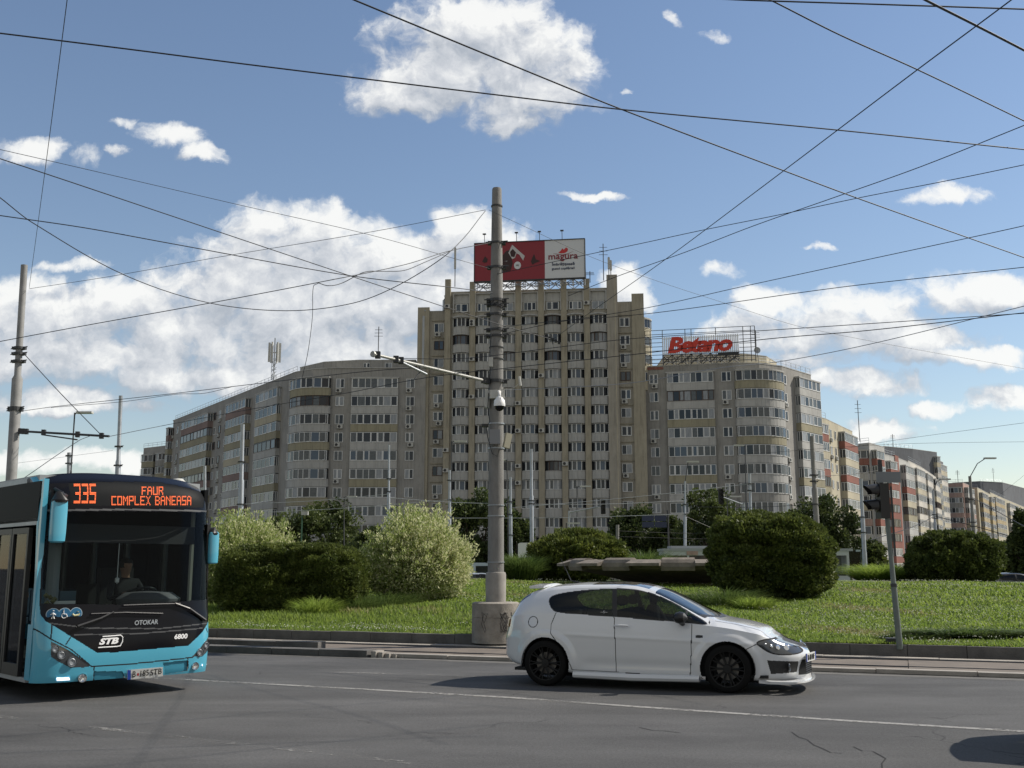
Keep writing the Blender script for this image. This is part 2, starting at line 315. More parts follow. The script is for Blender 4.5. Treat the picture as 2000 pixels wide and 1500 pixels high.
g = MB(); S_ = 2500; g.add([(-S_, -60, 0), (S_, -60, 0), (S_, S_, 0), (-S_, S_, 0)], [(0, 1, 2, 3)]); tag(g.build('road', M_ASPH), kind='structure')
def strip_mat(name, c, c2): return mat(name, c, .9, c2=c2, scale=2.2, bump=.5, bscale=35, detail=8)
M_SLAB = strip_mat('brown tram slab', (.175, .145, .118), (.12, .102, .086)); M_EDGE = strip_mat('concrete edging', (.36, .33, .29), (.24, .22, .195)); M_KERB = strip_mat('dark kerb stone', (.13, .125, .118), (.075, .072, .068))
def abbox(mb, a0, a1, b0, b1, z0, z1, mi=0, n=1, gap=0.):
    st = (a1-a0)/n
    for i in range(n):
        q = [W(a0+i*st+gap, b0), W(a0+(i+1)*st-gap, b0), W(a0+(i+1)*st-gap, b1), W(a0+i*st+gap, b1)]
        mb.prism([p[:2] for p in q], z0, z1-(.004*((i*7) % 3) if gap else 0), mi)
m = MB(); abbox(m, -45, 50, 17.95, KB+.02, -.03, .012); tag(m.build('tram_bed', M_KERB), kind='structure')
m = MB(); abbox(m, -45, 50, 18.2, 20.12, 0, .055, n=38, gap=.006); tag(m.build('tram_slabs', M_SLAB), kind='structure')
m = MB(); abbox(m, -9.4, 50, 17.95, 18.17, 0, .075, n=40, gap=.008)
abbox(m, -45, 50, 20.32, 20.6, 0, .075, n=48, gap=.006); tag(m.build('track_edging', M_EDGE), kind='structure')
m = MB()
for b in (18.75, 20.2): m.tube([W(-45, b, .05), W(50, b, .05)], .02, 6)
tag(m.build('tram_rails', M_DSTEEL), kind='structure')
m = MB(); abbox(m, -45, -9.5, 17.8, 18.15, 0, .13, n=34, gap=.006); abbox(m, -45, -11, 18.55, 18.85, 0, .2, n=34, gap=.006)
tag(m.build('platform_kerb', M_KERB), kind='structure')
m = MB(); 
for k in range(5):
    a = -9.45+k*.13; m.prism([W(a, 17.86+.03*k)[:2], W(a+.11, 17.84+.02*k)[:2], W(a+.15, 18.1)[:2], W(a+.02, 18.14)[:2]], 0, .12-.02*k)
tag(m.build('broken_kerb_end', M_EDGE), kind='structure')
m = MB(); abbox(m, -60, 60, KB, KB+.16, -.02, .275, n=120, gap=.005); tag(m.build('island_kerb', M_KERB), kind='structure')
# lawn mound of the roundabout
na, nb = 150, 70; A = np.linspace(-75, 75, na); B = KB+.15+(np.linspace(0, 1, nb)**1.5)*58
AA, BB = np.meshgrid(A, B); ZZ = mound(AA, BB); XX = AA*EX[0]+BB*NX[0]; YY = AA*EX[1]+BB*NX[1]
idx = np.arange(na*nb).reshape(nb, na); Q = np.stack([idx[:-1, :-1], idx[:-1, 1:], idx[1:, 1:], idx[1:, :-1]], -1).reshape(-1, 4)
M_LAWN = mat('lawn soil and turf', (.10, .14, .035), .95, c2=(.06, .09, .022), scale=1.3, bump=.8, bscale=25, detail=8)
lawn = put(npmesh('lawn', np.stack([XX, YY, ZZ], -1).reshape(-1, 3), Q, M_LAWN, smooth=True), 'lawn'); tag(lawn, kind='structure')
# pale path across the island behind the pole
m = MB(); 
pts = []
for k in range(25):
    a = -32+k*1.6; b = 43.5+.12*math.sin(a*.1)
    pts.append((a, b))
V = []; Fc = []
for (a, b) in pts:
    for bb in (b, b+1.6): V.append(W(a, bb, float(mound(a, bb))+.02))
for i in range(len(pts)-1): Fc.append((2*i, 2*i+2, 2*i+3, 2*i+1))
m.add(V, Fc); tag(m.build('path', M_EDGE), kind='structure')
# painted lines
def paint(name, cover):
    mm = bpy.data.materials.new(name); mm.use_nodes = True; N = mm.node_tree.nodes; L = mm.node_tree.links; b = N['Principled BSDF']; b.inputs['Roughness'].default_value = .8; b.inputs['Base Color'].default_value = (.26, .255, .24, 1)
    tc = N.new('ShaderNodeTexCoord'); n = N.new('ShaderNodeTexNoise'); n.inputs['Scale'].default_value = 14; n.inputs['Detail'].default_value = 8; n.inputs['Roughness'].default_value = .75; L.new(tc.outputs['Object'], n.inputs['Vector'])
    n3 = N.new('ShaderNodeTexNoise'); n3.inputs['Scale'].default_value = .9; L.new(tc.outputs['Object'], n3.inputs['Vector'])
    ad = N.new('ShaderNodeMath'); ad.operation = 'MULTIPLY_ADD'; ad.inputs[1].default_value = .55; L.new(n3.outputs['Fac'], ad.inputs[0]); L.new(n.outputs['Fac'], ad.inputs[2])
    mr = N.new('ShaderNodeMapRange'); mr.inputs[1].default_value = cover; mr.inputs[2].default_value = cover+.14; L.new(ad.outputs[0], mr.inputs[0])
    t = N.new('ShaderNodeBsdfTransparent'); mx = N.new('ShaderNodeMixShader'); L.new(mr.outputs[0], mx.inputs[0]); L.new(t.outputs[0], mx.inputs[1]); L.new(b.outputs[0], mx.inputs[2]); L.new(mx.outputs[0], N['Material Output'].inputs[0]); return mm
def roadline(name, px, w, m_, z=.004):
    P = [np.array(at_z(x, y)[:2]) for x, y in px]; mb = MB(); V = []; Fc = []
    for i, p in enumerate(P):
        d = P[min(i+1, len(P)-1)]-P[max(i-1, 0)]; d /= np.linalg.norm(d); q = np.array([-d[1], d[0]])*w/2
        V += [(*(p-q), z), (*(p+q), z)]
    for i in range(len(P)-1): Fc.append((2*i, 2*i+2, 2*i+3, 2*i+1))
    mb.add(V, Fc); return tag(mb.build(name, m_), kind='structure')
M_P1 = paint('worn road paint', .66); M_P2 = paint('faded road paint', .78)
roadline('lane_line', [(120, 1318), (370, 1328), (700, 1346), (1000, 1363), (1250, 1381), (1500, 1398), (1700, 1411), (2000, 1429), (2300, 1450)], .13, M_P1)
roadline('inner_lane_line', [(600, 1312), (800, 1317), (1000, 1324), (1400, 1345)], .12, M_P2)
roadline('old_lane_line', [(-60, 1393), (0, 1400), (240, 1428), (320, 1437), (500, 1457), (750, 1485), (900, 1502)], .12, M_P2)
M_CRK = mat('open crack', (.012, .012, .012), .95)
for nm_, L_ in (('road_crack', [(1546, 1430), (1560, 1440), (1577, 1445), (1590, 1456), (1604, 1461), (1622, 1470), (1645, 1472)]), ('road_crack', [(1667, 1459), (1684, 1467), (1705, 1468), (1722, 1477), (1730, 1482), (1722, 1492), (1724, 1506)]), ('road_crack', [(1248, 1421), (1275, 1427), (1300, 1428), (1330, 1432)])): roadline(nm_, L_, .014, M_CRK, .003)
M_DST = mat('dusty asphalt', (.135, .13, .12), .95, c2=(.10, .097, .092), scale=3, bump=.4, bscale=60, detail=8)
m = MB(); r_ = random.Random(2)
for i_ in range(60):
    a = -40+i_*1.4; w_ = .22+.16*r_.random(); w2_ = .22+.16*r_.random(); q_ = [W(a, 17.93-w_, .003), W(a+1.4, 17.93-w2_, .003), W(a+1.4, 17.96, .003), W(a, 17.96, .003)]; m.add(q_, [(0, 1, 2, 3)])
tag(m.build('gutter_dust', M_DST), kind='structure')
roadline('paint_smear', [(1330, 1472), (1480, 1450), (1600, 1428), (1700, 1413), (1810, 1403)], .26, paint('smeared road paint', .93), .005)
# ------------------------------------------------------------------ leaves
def leafmat(name, c, c2, tr=.35, rough=.55, sc=2.5):
    return mat(name, c, rough, c2=c2, scale=sc, trans=tr, spec=.25, detail=6)
def rand_unit(n):
    v = rng.normal(size=(n, 3)); return v/np.linalg.norm(v, axis=1, keepdims=True)
def quads(P, D, Nn, ln, wd):
    """leaf quads (rhombs) at P pointing along D, surface roughly facing Nn"""
    S = np.cross(D, Nn); S /= np.linalg.norm(S, axis=1, keepdims=True)+1e-9; ln = np.asarray(ln).reshape(-1, 1); wd = np.asarray(wd).reshape(-1, 1)
    V = np.stack([P, P+D*ln*.45+S*wd*.5, P+D*ln, P+D*ln*.45-S*wd*.5], 1).reshape(-1, 3)
    return V, np.arange(len(V)).reshape(-1, 4)
def crown_mesh(name, rad, n, leaf, mats, lumps=40, boxy=2.0, seed=1, zmin=-1., fuzz=.16, inner=.55, up=.2):
    """foliage of leaf-sized faces: clumps spread over and inside an uneven ellipsoid, gaps between them"""
    r = np.random.default_rng(seed); u = r.normal(size=(lumps, 3)); u /= np.linalg.norm(u, axis=1, keepdims=True)
    k = (np.abs(u)**boxy).sum(1)**(-1/boxy); u = u*k[:, None]; u[:, 2] = np.maximum(u[:, 2], zmin)
    ctr = u*(inner+(1-inner)*r.random((lumps, 1))**.5)*(1+.12*r.normal(size=(lumps, 1))); wgt = .5+r.random(lumps); wgt /= wgt.sum()
    ci = r.choice(lumps, n, p=wgt); siz = fuzz*(.6+.9*r.random(lumps)); off = r.normal(size=(n, 3)); off /= np.linalg.norm(off, axis=1, keepdims=True); off *= (r.random((n, 1))**.4)
    P = ctr[ci]+off*siz[ci][:, None]*np.array([1, 1, .8]); sc = np.array(rad); P = P*sc
    D = off*.7+r.normal(size=(n, 3))*.7; D[:, 2] += up; D /= np.linalg.norm(D, axis=1, keepdims=True); Nn = r.normal(size=(n, 3))
    s = leaf*(.6+.8*r.random(n)); V, Q = quads(P, D, Nn, s*1.5, s)
    mi = (r.random(lumps)*len(mats)).astype(int)[ci] if len(mats) > 1 else None
    if mi is not None: rr = r.random(n) < .25; mi = np.where(rr, r.integers(0, len(mats), n), mi)
    return npmesh(name, V, Q, mats, mi)
def dense_mesh(name, rad, n, leaf, mats, boxy=2.6, seed=1, rough=.07, depth=.2):
    """close grown shrub: leaves in a thick uneven shell with knobbly outline and hollows"""
    r = np.random.default_rng(seed); u = r.normal(size=(n, 3)); u /= np.linalg.norm(u, axis=1, keepdims=True)
    k = (np.abs(u)**boxy).sum(1)**(-1/boxy); f = np.zeros(n)
    for i in range(14):
        w = r.normal(size=3)*(2.5+i*1.3); f += np.sin(u@w+r.random()*6.28)/(1+.10*i)
    f = f/2.6; hol = np.clip(-f-.35, 0, 1)*1.2; u[:, 2] = np.where(u[:, 2]*k < -.93, -u[:, 2], u[:, 2]); R0 = k*(1+rough*f-hol*.18)*(1-depth*r.random(n)**1.8)*(1+.05*(r.random(n) < .06)*r.random(n)); P = u*R0[:, None]*np.array(rad)
    D = u*.8+r.normal(size=(n, 3))*.6; D[:, 2] += .5; D /= np.linalg.norm(D, axis=1, keepdims=True); s = leaf*(.6+.8*r.random(n)); V, Q = quads(P, D, r.normal(size=(n, 3)), s*1.6, s)
    cl = np.sin(P@np.array([3.1, 2.2, 4.0]))+np.sin(P@np.array([-2.0, 4.4, 3.0])+1)+.9*r.normal(size=n); mi = np.clip(((cl+3)/6*len(mats)).astype(int), 0, len(mats)-1); return npmesh(name, V, Q, mats, mi)
LG1 = leafmat('dark shrub leaf', (.042, .062, .016), (.11, .135, .034), .3)
LG2 = leafmat('fresh shrub leaf', (.075, .105, .022), (.16, .185, .045), .35)
LG3 = leafmat('tree leaf', (.028, .045, .015), (.06, .082, .026), .28)
LG4 = leafmat('tree leaf lighter', (.06, .085, .024), (.11, .135, .04), .35)
LW1 = leafmat('willow leaf green', (.21, .27, .07), (.35, .41, .14), .45)
LW2 = leafmat('willow leaf cream', (.50, .51, .27), (.68, .67, .42), .4)
LY = leafmat('yellow green leaf', (.08, .11, .02), (.16, .18, .035), .4)
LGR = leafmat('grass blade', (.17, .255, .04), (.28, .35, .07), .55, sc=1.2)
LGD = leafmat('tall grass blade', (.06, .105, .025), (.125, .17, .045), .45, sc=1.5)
M_FLW = mat('white clover flower', (.62, .62, .52), .8, trans=.3)
def trunk_mesh(name, h, r0, n=6, spread=.5, seed=3):
    q = random.Random(seed); mb = MB(); top = Vector((q.uniform(-.1, .1)*h, q.uniform(-.1, .1)*h, h*.55))
    mb.tube([(0, 0, 0), (top.x*.4, top.y*.4, h*.25), tuple(top)], [r0, r0*.8, r0*.6], 8)
    for i in range(n):
        a = 2*math.pi*i/n+q.uniform(-.4, .4); st = Vector((0, 0, h*q.uniform(.25, .5))); st.x = top.x*st.z/(h*.55); st.y = top.y*st.z/(h*.55)
        e = Vector((math.cos(a)*spread*h, math.sin(a)*spread*h, h*q.uniform(.65, .95))); mid = (st+e)/2+Vector((0, 0, -.04*h))
        mb.tube([st, mid, e], [r0*.45, r0*.3, r0*.1], 6)
        for j in range(2):
            e2 = mid+Vector((q.uniform(-.2, .2)*h, q.uniform(-.2, .2)*h, h*q.uniform(.1, .25))); mb.tube([mid, e2], [r0*.22, r0*.06], 5)
    return mb.mesh(name, M_BARK)
def stems_mesh(name, R_, h, n=14, seed=2, r=.03):
    q = random.Random(seed); mb = MB()
    for i in range(n):
        a = q.uniform(0, 6.28); k = q.uniform(.1, .75)
        mb.tube([(.12*math.cos(a), .12*math.sin(a), -.1), (R_*k*.5*math.cos(a), R_*k*.5*math.sin(a), h*.45), (R_*k*math.cos(a), R_*k*math.sin(a), h*q.uniform(.7, .9))], [r, r*.7, r*.3], 5)
    return mb.mesh(name, M_BARK)
def shrub(kind, x, y, rad, label, leafme, group=None, cat='shrub', zoff=None, rz=0, lift=0):
    z = mz(x, y)-.05 if zoff is None else zoff
    t = empty(kind, (x, y, z), label, cat, group, rz)
    o = put(leafme, 'foliage', t, (0, 0, rad[2]*lift)); put(stems_mesh('stems', rad[0]*.8, rad[2]*1.2, seed=int(abs(x)*10)), 'stems', t); return t
# clipped dark hedge left, big dark shrub, right shrub ...
def pxxy(px, Y): d = ray(px, 1110); return d[0]/d[1]*Y
shrub('hedge_shrub', pxxy(573, 32), 32.2, (2.05, 1.5, 1.0), 'broad clipped dark hedge between the bus and the pale willow shrub',
      dense_mesh('hedge_foliage', (2.12, 1.5, 1.08), 150000, .045, [LG1, LG1, LG2, LG2], 4.2, 21, .045), lift=.93)
shrub('round_shrub', pxxy(1505, 35.2), 35.2, (2.1, 1.9, 1.45), 'large rounded dark green shrub on the lawn behind the white hatchback',
      dense_mesh('round_foliage', (1.98, 1.8, 1.42), 125000, .062, [LG3, LG1, LG2, LG1, LG2], 2.7, 22, .085, .28), lift=.92)
shrub('round_shrub', pxxy(1862, 50), 50, (2.2, 2, 1.3), 'dark rounded shrub at the right edge of the roundabout lawn',
      dense_mesh('round_foliage', (1.95, 1.9, 1.3), 80000, .078, [LG3, LG1, LG1, LG2], 2.5, 23, .095, .28), lift=.8)
shrub('yellow_green_shrub', pxxy(1127, 56), 56, (2.6, 2, 1.35), 'yellow green bushy shrub behind the scalloped concrete sculpture',
      dense_mesh('bushy_foliage', (2.5, 2, 1.3), 60000, .085, [LY, LG2, LG1], 2.2, 24, .13, .35), lift=.95)
def willow(px, Y, R_, h, label, seed, cream):
    """fountain of upright shoots set with small pale leaves"""
    r = np.random.default_rng(seed); n = 1500; per = 58; az = r.random(n)*2*np.pi; k = r.random(n)**.6; zl = 1-.6*k**2.+.14*r.normal(size=n)+.22*(r.random(n) < .12)
    base = np.stack([.35*R_*np.cos(az)*k, .35*R_*np.sin(az)*k, np.full(n, .1)], 1); tipr = R_*k*(.9+.18*r.random(n))
    tip = np.stack([tipr*np.cos(az), tipr*np.sin(az), h*np.clip(zl, .12, 1.3)], 1); t = .35+.65*r.random((n, per)); bow = .22*h*(k[:, None])
    P = base[:, None]*(1-t[..., None])+tip[:, None]*t[..., None]; P[..., 2] += bow*4*t*(1-t)*.7; P += r.normal(size=P.shape)*.045
    D = (tip-base)[:, None]*np.ones((1, per, 1)); D /= np.linalg.norm(D, axis=2, keepdims=True); D = D*.9+r.normal(size=D.shape)*.55; D[..., 2] += .25
    D = D.reshape(-1, 3); D /= np.linalg.norm(D, axis=1, keepdims=True); P = P.reshape(-1, 3); s = .075*(.7+.6*r.random(len(P)))
    low = r.normal(size=(24000, 3)); low /= np.linalg.norm(low, axis=1, keepdims=True); lp = low*np.array([R_*.93, R_*.93, h*.42])*(.75+.25*r.random((24000, 1)))+np.array([0, 0, h*.36]); lp[:, 2] = np.maximum(lp[:, 2], .03)
    P = np.concatenate([P, lp]); D = np.concatenate([D, rand_unit(24000)]); s = np.concatenate([s, .07*(.7+.6*r.random(24000))])
    V, Q = quads(P, D, r.normal(size=D.shape), s*1.45, s*.62)
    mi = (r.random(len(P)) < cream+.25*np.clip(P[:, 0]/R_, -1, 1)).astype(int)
    x = pxxy(px, Y); z = mz(x, Y)-.05; o = empty('willow_shrub', (x, Y, z), label, 'shrub', 'pale dappled willow shrubs')
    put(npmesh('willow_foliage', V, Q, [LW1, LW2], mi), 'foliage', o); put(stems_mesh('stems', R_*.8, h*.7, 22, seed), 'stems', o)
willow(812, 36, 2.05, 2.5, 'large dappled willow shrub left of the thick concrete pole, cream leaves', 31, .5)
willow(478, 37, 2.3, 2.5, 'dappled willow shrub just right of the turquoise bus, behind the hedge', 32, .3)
def tuft(kind, px, Y, R_, h, n, label, matl, seed, cat='grass clump', z=None, w=.02, droop=.5, sy=1.):
    r = np.random.default_rng(seed); az = r.random(n)*6.283; k = r.random(n)**.5; b = np.stack([R_*.55*k*np.cos(az), sy*R_*.55*k*np.sin(az), np.zeros(n)], 1); n_ = n; hh = h*(.55+.6*r.random(n)**1.5)*(1-.2*k)
    az2 = az+r.normal(size=n)*.7; out = R_*(.2+.55*k)
    mid = b+np.stack([out*.45*np.cos(az2), sy*out*.45*np.sin(az2), hh*.75], 1); tp = b+np.stack([out*np.cos(az2), sy*out*np.sin(az2), hh*(1-droop*.35*r.random(n))], 1)
    s = np.stack([-np.sin(az2+r.normal(size=n)), np.cos(az2+r.normal(size=n)), np.zeros(n)], 1)*w/2
    V = np.stack([b-s, b+s, mid+s*.8, mid-s*.8, tp+s*.25, tp-s*.25], 1).reshape(-1, 3); i = np.arange(n)*6
    Q = np.concatenate([np.stack([i, i+1, i+2, i+3], 1), np.stack([i+3, i+2, i+4, i+5], 1)])
    x = pxxy(px, Y); o = put(npmesh(kind, V, Q, matl), kind, None, (x, Y, mz(x, Y)-.03 if z is None else z)); return tag(o, label, cat, 'clumps of tall grass on the roundabout')
tuft('ornamental_grass', 1018, 54, 1.35, 1.5, 2600, 'fountain of ornamental grass right behind the thick concrete pole', LGD, 41, w=.035)
tuft('ornamental_grass', 1255, 58, 2.0, 1.75, 3000, 'pale topped ornamental grass above the middle of the scalloped sculpture', LGD, 42, w=.04)
tuft('tall_grass', 1725, 52, 2.1, .95, 3000, 'band of bright tall grass behind the traffic light pole', LGR, 43, w=.035)
tuft('tall_grass', 620, 29.8, .8, .6, 900, 'bright upright grass tuft in front of the dark hedge', LGR, 44)
tuft('tall_grass', 700, 31.4, .9, .62, 800, 'arching grass clump at the right corner of the dark hedge', LGD, 45)
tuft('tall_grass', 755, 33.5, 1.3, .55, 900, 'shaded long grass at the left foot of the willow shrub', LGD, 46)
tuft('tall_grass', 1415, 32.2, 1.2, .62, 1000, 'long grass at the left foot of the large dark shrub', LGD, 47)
tuft('tall_grass', 1470, 30.8, .75, .42, 800, 'low grass clump just left below the large dark shrub', LGR, 48)
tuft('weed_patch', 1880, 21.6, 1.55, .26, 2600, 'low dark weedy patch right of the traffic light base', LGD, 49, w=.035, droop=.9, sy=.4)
tuft('weed_patch', 1780, 21.2, .7, .16, 1500, 'small weedy tuft close behind the traffic light base', LGD, 50, w=.03, droop=.9, sy=.4)
# lawn grass and clover flowers
def lawn_grass():
    n = 330000; u = rng.random(n); b = KB+.14+(u**1.9)*27; a = rng.uniform(-1, 1, n); xc = b*.0; Yc = b
    # keep to what the photograph could see: a wedge around the view
    a = (a*.62-.36)*b+2*rng.uniform(-1, 1, n); x = a*EX[0]+b*NX[0]; y = a*EX[1]+b*NX[1]; z = mound(a, b)
    pat = np.sin(a*.8+np.sin(b*1.3)*2)+np.sin(b*1.9+a*.35)+np.sin(a*2.3-b)*.5
    leftlong = sstep(23.2, 24.2, b)*(1-sstep(28, 31, b))*sstep(-5.5, -8, a)
    far = sstep(24, 40, b); h = (.03+.03*rng.random(n)+.07*(rng.random(n) < .012)+.022*np.clip(pat, 0, 2)+.17*leftlong*rng.random(n)+.03*far*rng.random(n)); w = .008+.00075*b
    az = rng.random(n)*6.283; ln = h*(.3+.8*rng.random(n)); P = np.stack([x, y, z-.01], 1)
    T = P+np.stack([np.cos(az)*ln, np.sin(az)*ln, h], 1); s = np.stack([-np.sin(az), np.cos(az), np.zeros(n)], 1)*w[:, None]
    V = np.stack([P-s, P+s, T], 1).reshape(-1, 3)
    dry = (np.sin(a*.47+2.1)*np.sin(b*.83+a*.21+.7)+.45*np.sin(a*2.1+b*1.7)+.35*rng.normal(size=n)) > 1.05; mi = np.where(dry, 2, np.where(rng.random(n) < .25, 1, 0))
    o = put(npmesh('grass', V, np.arange(n*3).reshape(-1, 3), [LGR, LGD, leafmat('dry grass blade', (.24, .23, .09), (.33, .30, .13), .4)], mi), 'grass'); tag(o, 'green lawn grass covering the roundabout mound', 'grass', kind='stuff')
    n = 26000; b = KB+.3+(rng.random(n)**1.3)*30; a = (rng.uniform(-1, 1, n)*.62-.36)*b; pat = np.sin(a*.55+1.2)+np.sin(b*1.1+a*.2)+.8*np.sin(a*1.7+b*2.1)+rng.normal(size=n)*.5
    k = pat > .55; a = a[k]; b = b[k]; n = len(a); x = a*EX[0]+b*NX[0]; y = a*EX[1]+b*NX[1]; z = mound(a, b)+.075+.035*rng.random(n); P = np.stack([x, y, z], 1)
    D = rand_unit(n); V, Q = quads(P, D, rng.normal(size=(n, 3)), .016+.0004*b, .016+.0004*b)
    o = put(npmesh('clover_flowers', V, Q, M_FLW), 'clover_flowers'); tag(o, 'tiny white clover flowers dotted over the lawn', 'flowers', kind='stuff')
lawn_grass()
# trees before the apartment blocks (px, width px, top px, distance, seed, light?)
TREES = [(625, 150, 990, 92, 'bushy green tree under the left apartment wing, left of the willow', LG4), (548, 90, 1012, 95, 'smaller green tree directly behind the left dappled willow', LG3), (720, 90, 1040, 88, 'low dark bushy tree behind the top of the large willow', LG3),
  (935, 125, 968, 85, 'tall dark tree just left behind the thick concrete pole', LG3), (1005, 60, 1010, 84, 'dark tree visible just right of the thick concrete pole', LG3), (1240, 110, 990, 98, 'tree beside the dark blue direction signs', LG3),
  (1390, 150, 962, 90, 'dense tree under the right wing between two slim poles', LG4), (1620, 120, 972, 88, 'open crowned tree between the big shrub and the traffic light', LG3), (1560, 60, 1000, 86, 'narrow leafy tree just right of the big dark shrub', LG4),
  (1300, 60, 1022, 96, 'dark tree behind the blue signs, above the tram roof', LG3), (2010, 60, 1012, 70, 'dark tree cut by the right edge of the photo', LG3), (1965, 90, 1062, 92, 'pale green tree row end near the right edge', LG2), (1700, 70, 1060, 96, 'light green low tree behind the traffic light pole', LG2),
  (1125, 80, 1040, 96, 'bushy tree behind the yellow green shrub', LG4), (455, 60, 1030, 98, 'small tree right above the turquoise bus mirror', LG3)]
for i, (px, wp, tp, Y, lab, lm) in enumerate(TREES):
    x = pxxy(px, Y); top = at_y(px, tp, Y)[2]; R_ = wp/2*Y/2086*1.0; t = empty('tree', (x, Y, -.1), lab, 'tree', 'trees in front of the apartment blocks')
    rz_ = max((top-.6)/2*.98, R_*.6); put(crown_mesh('crown', (R_, R_*.8, rz_), 15000 if lm is not LG3 else 17000, .11+.0007*Y, [lm, LG3, LG4], 70, 2.1, 60+i, -1, .25, .6, .3), 'crown', t, (0, 0, top-rz_))
    put(trunk_mesh('trunk', top*.8, .18, seed=i, spread=.25), 'trunk', t)
# ------------------------------------------------------------------ scalloped concrete sculpture
def sculpture():
    Y0 = 47.5; cx = pxxy(1345, Y0); cy = Y0; z0 = mz(cx, cy)-.2; zt = 1.98; R1 = 5.9
    t = empty('concrete_sculpture', (cx, cy, 0), 'low flaring concrete bowl with a scalloped tile like rim on the lawn', 'sculpture')
    m = MB(); m.lathe([(2.4, z0), (2.5, z0+.25), (4.0, zt-.62), (5.35, zt-.36), (5.5, zt-.2), (5.2, zt-.12), (.5, zt-.5)], 48); m.build('bowl', M_STONE, t, True)
    n = 26
    for i in range(n):
        a0 = 2*math.pi*i/n; a1 = 2*math.pi*(i+1)/n; up = i % 2 == 0; mb = MB(); rows = []
        if up: prof = [(5.25+.42*math.cos(k), zt-.25+.36*math.sin(k)) for k in np.linspace(-.5, math.pi, 9)]
        else: prof = [(5.95, zt-.23), (5.95, zt-.12), (5.4, zt+.03), (4.9, zt-.02), (4.9, zt-.2)]
        V = []
        for a in (a0, (a0+a1)/2, a1):
            for (r, z) in prof: V.append((r*math.cos(a), r*math.sin(a), z))
        k = len(prof); Fc = [(j*k+q, j*k+q+1, (j+1)*k+q+1, (j+1)*k+q) for j in range(2) for q in range(k-1)]+[tuple(range(k)), tuple(range(3*k-1, 2*k-1, -1))]+[(k-1, 0, k, 2*k-1), (2*k-1, k, 2*k, 3*k-1)]
        mb.add(V, Fc); mb.build('rim_barrel' if up else 'rim_slab', M_STONE, t)
sculpture()
# ------------------------------------------------------------------ apartment blocks
class Seg:
    """a straight facade line; local x runs left to right as seen from outside, -y is outwards"""
    def __init__(s, p0, p1):
        s.p0 = np.array(p0, float); s.p1 = np.array(p1, float); d = s.p1-s.p0; s.L = float(np.linalg.norm(d)); s.d = d/s.L; s.n = np.array([s.d[1], -s.d[0]]); s.rz = math.atan2(d[1], d[0])
    def u(s, px):
        r = ray(px, 900); A = np.array([[r[0], -s.d[0]], [r[1], -s.d[1]]]); t, u = np.linalg.solve(A, s.p0); return float(u)
    def w(s, u, out=0.): return s.p0+s.d*u+s.n*out
def PY(px, Y): return (pxxy(px, Y), Y)
MESHES = {}
def cached(key, fn):
    if key not in MESHES: MESHES[key] = fn()
    return MESHES[key]
GLS = [M_GD, M_GM, M_GC, M_GB]
def window_meshes(w, h, nm, var, brown=False, cur=None, side=0.):
    """frame and pane of one window; cur = outward bulge of a bowed window; side = depth of its returns"""
    def P(u):   # plan point for u in 0..1
        x = (u-.5)*w
        return (x, -(cur*(1-(2*u-1)**2)) if cur else 0.)
    q = random.Random(var*31+int(w*100)); fr = MB(); pn = MB(); t = .085; k = 10 if cur else nm
    def vbar(u, tt=t):
        x, y = P(u); fr.box(x-tt/2, x+tt/2, y-.06, y+.03, 0, h)
    us = [i/nm for i in range(nm+1)]
    for i in range(1, nm):
        us[i] += q.uniform(-.12, .12)/nm
    for i, u in enumerate(us): vbar(min(max(u, .5*t/w), 1-.5*t/w), t*(1.5 if q.random() < .35 and 0 < i < nm else 1))
    for i in range(nm):
        a, b = P(us[i]), P(us[i+1]); n2 = 3 if cur else 1
        for j in range(n2):
            c, d = P(us[i]+(us[i+1]-us[i])*j/n2), P(us[i]+(us[i+1]-us[i])*(j+1)/n2)
            for z0, z1 in ((0, .07), (h-.07, h)): fr.add([(c[0], c[1]-.05, z0), (d[0], d[1]-.05, z0), (d[0], d[1]-.05, z1), (c[0], c[1]-.05, z1)], [(0, 1, 2, 3)])
        gm = q.choice([0, 0, 1, 1, 1, 2, 3] if var % 3 else [0, 0, 0, 1, 1, 2, 2])
        pn.add([(a[0], a[1]-.02, .05), (b[0], b[1]-.02, .05), (b[0], b[1]-.02, h-.05), (a[0], a[1]-.02, h-.05)], [(0, 1, 2, 3)], gm)
        if q.random() < .4: x = (a[0]+b[0])/2; y = (a[1]+b[1])/2-.05; ww = (b[0]-a[0])*.42; fr.box(x-ww, x-ww+.06, y-.01, y+.02, 0, h); fr.box(x+ww-.06, x+ww, y-.01, y+.02, 0, h); fr.box(x-ww, x+ww, y-.01, y+.02, 0, .12)
    if side:
        for sx in (-1, 1):
            x = sx*w/2; pn.add([(x, 0, .03), (x, side, .03), (x, side, h), (x, 0, h)], [(0, 1, 2, 3)], q.choice([0, 1, 2]))
            for yy in (side*.5, side-.04): fr.box(x-.03, x+.03, yy-.04, yy+.04, 0, h)
            fr.box(x-.03, x+.03, 0, side, h-.07, h)
    return fr.mesh('window_frame', M_BROWNF if brown else M_UPVC), pn.mesh('window_pane', GLS)
def add_window(root, S, u, z, w, h, nm, name='window', out=.04, cur=None, side=0., p_brown=.04, q=RND):
    w = round(w, 1); brown = q.random() < p_brown; var = q.randrange(7); fm, pm = cached(('win', w, h, nm, var, brown, cur, side), lambda: window_meshes(w, h, nm, var, brown, cur, side))
    p = S.w(u, out); r = root.location; f = put(fm, name, root, (p[0]-r.x, p[1]-r.y, z-r.z), S.rz); put(pm, 'pane', f); return f
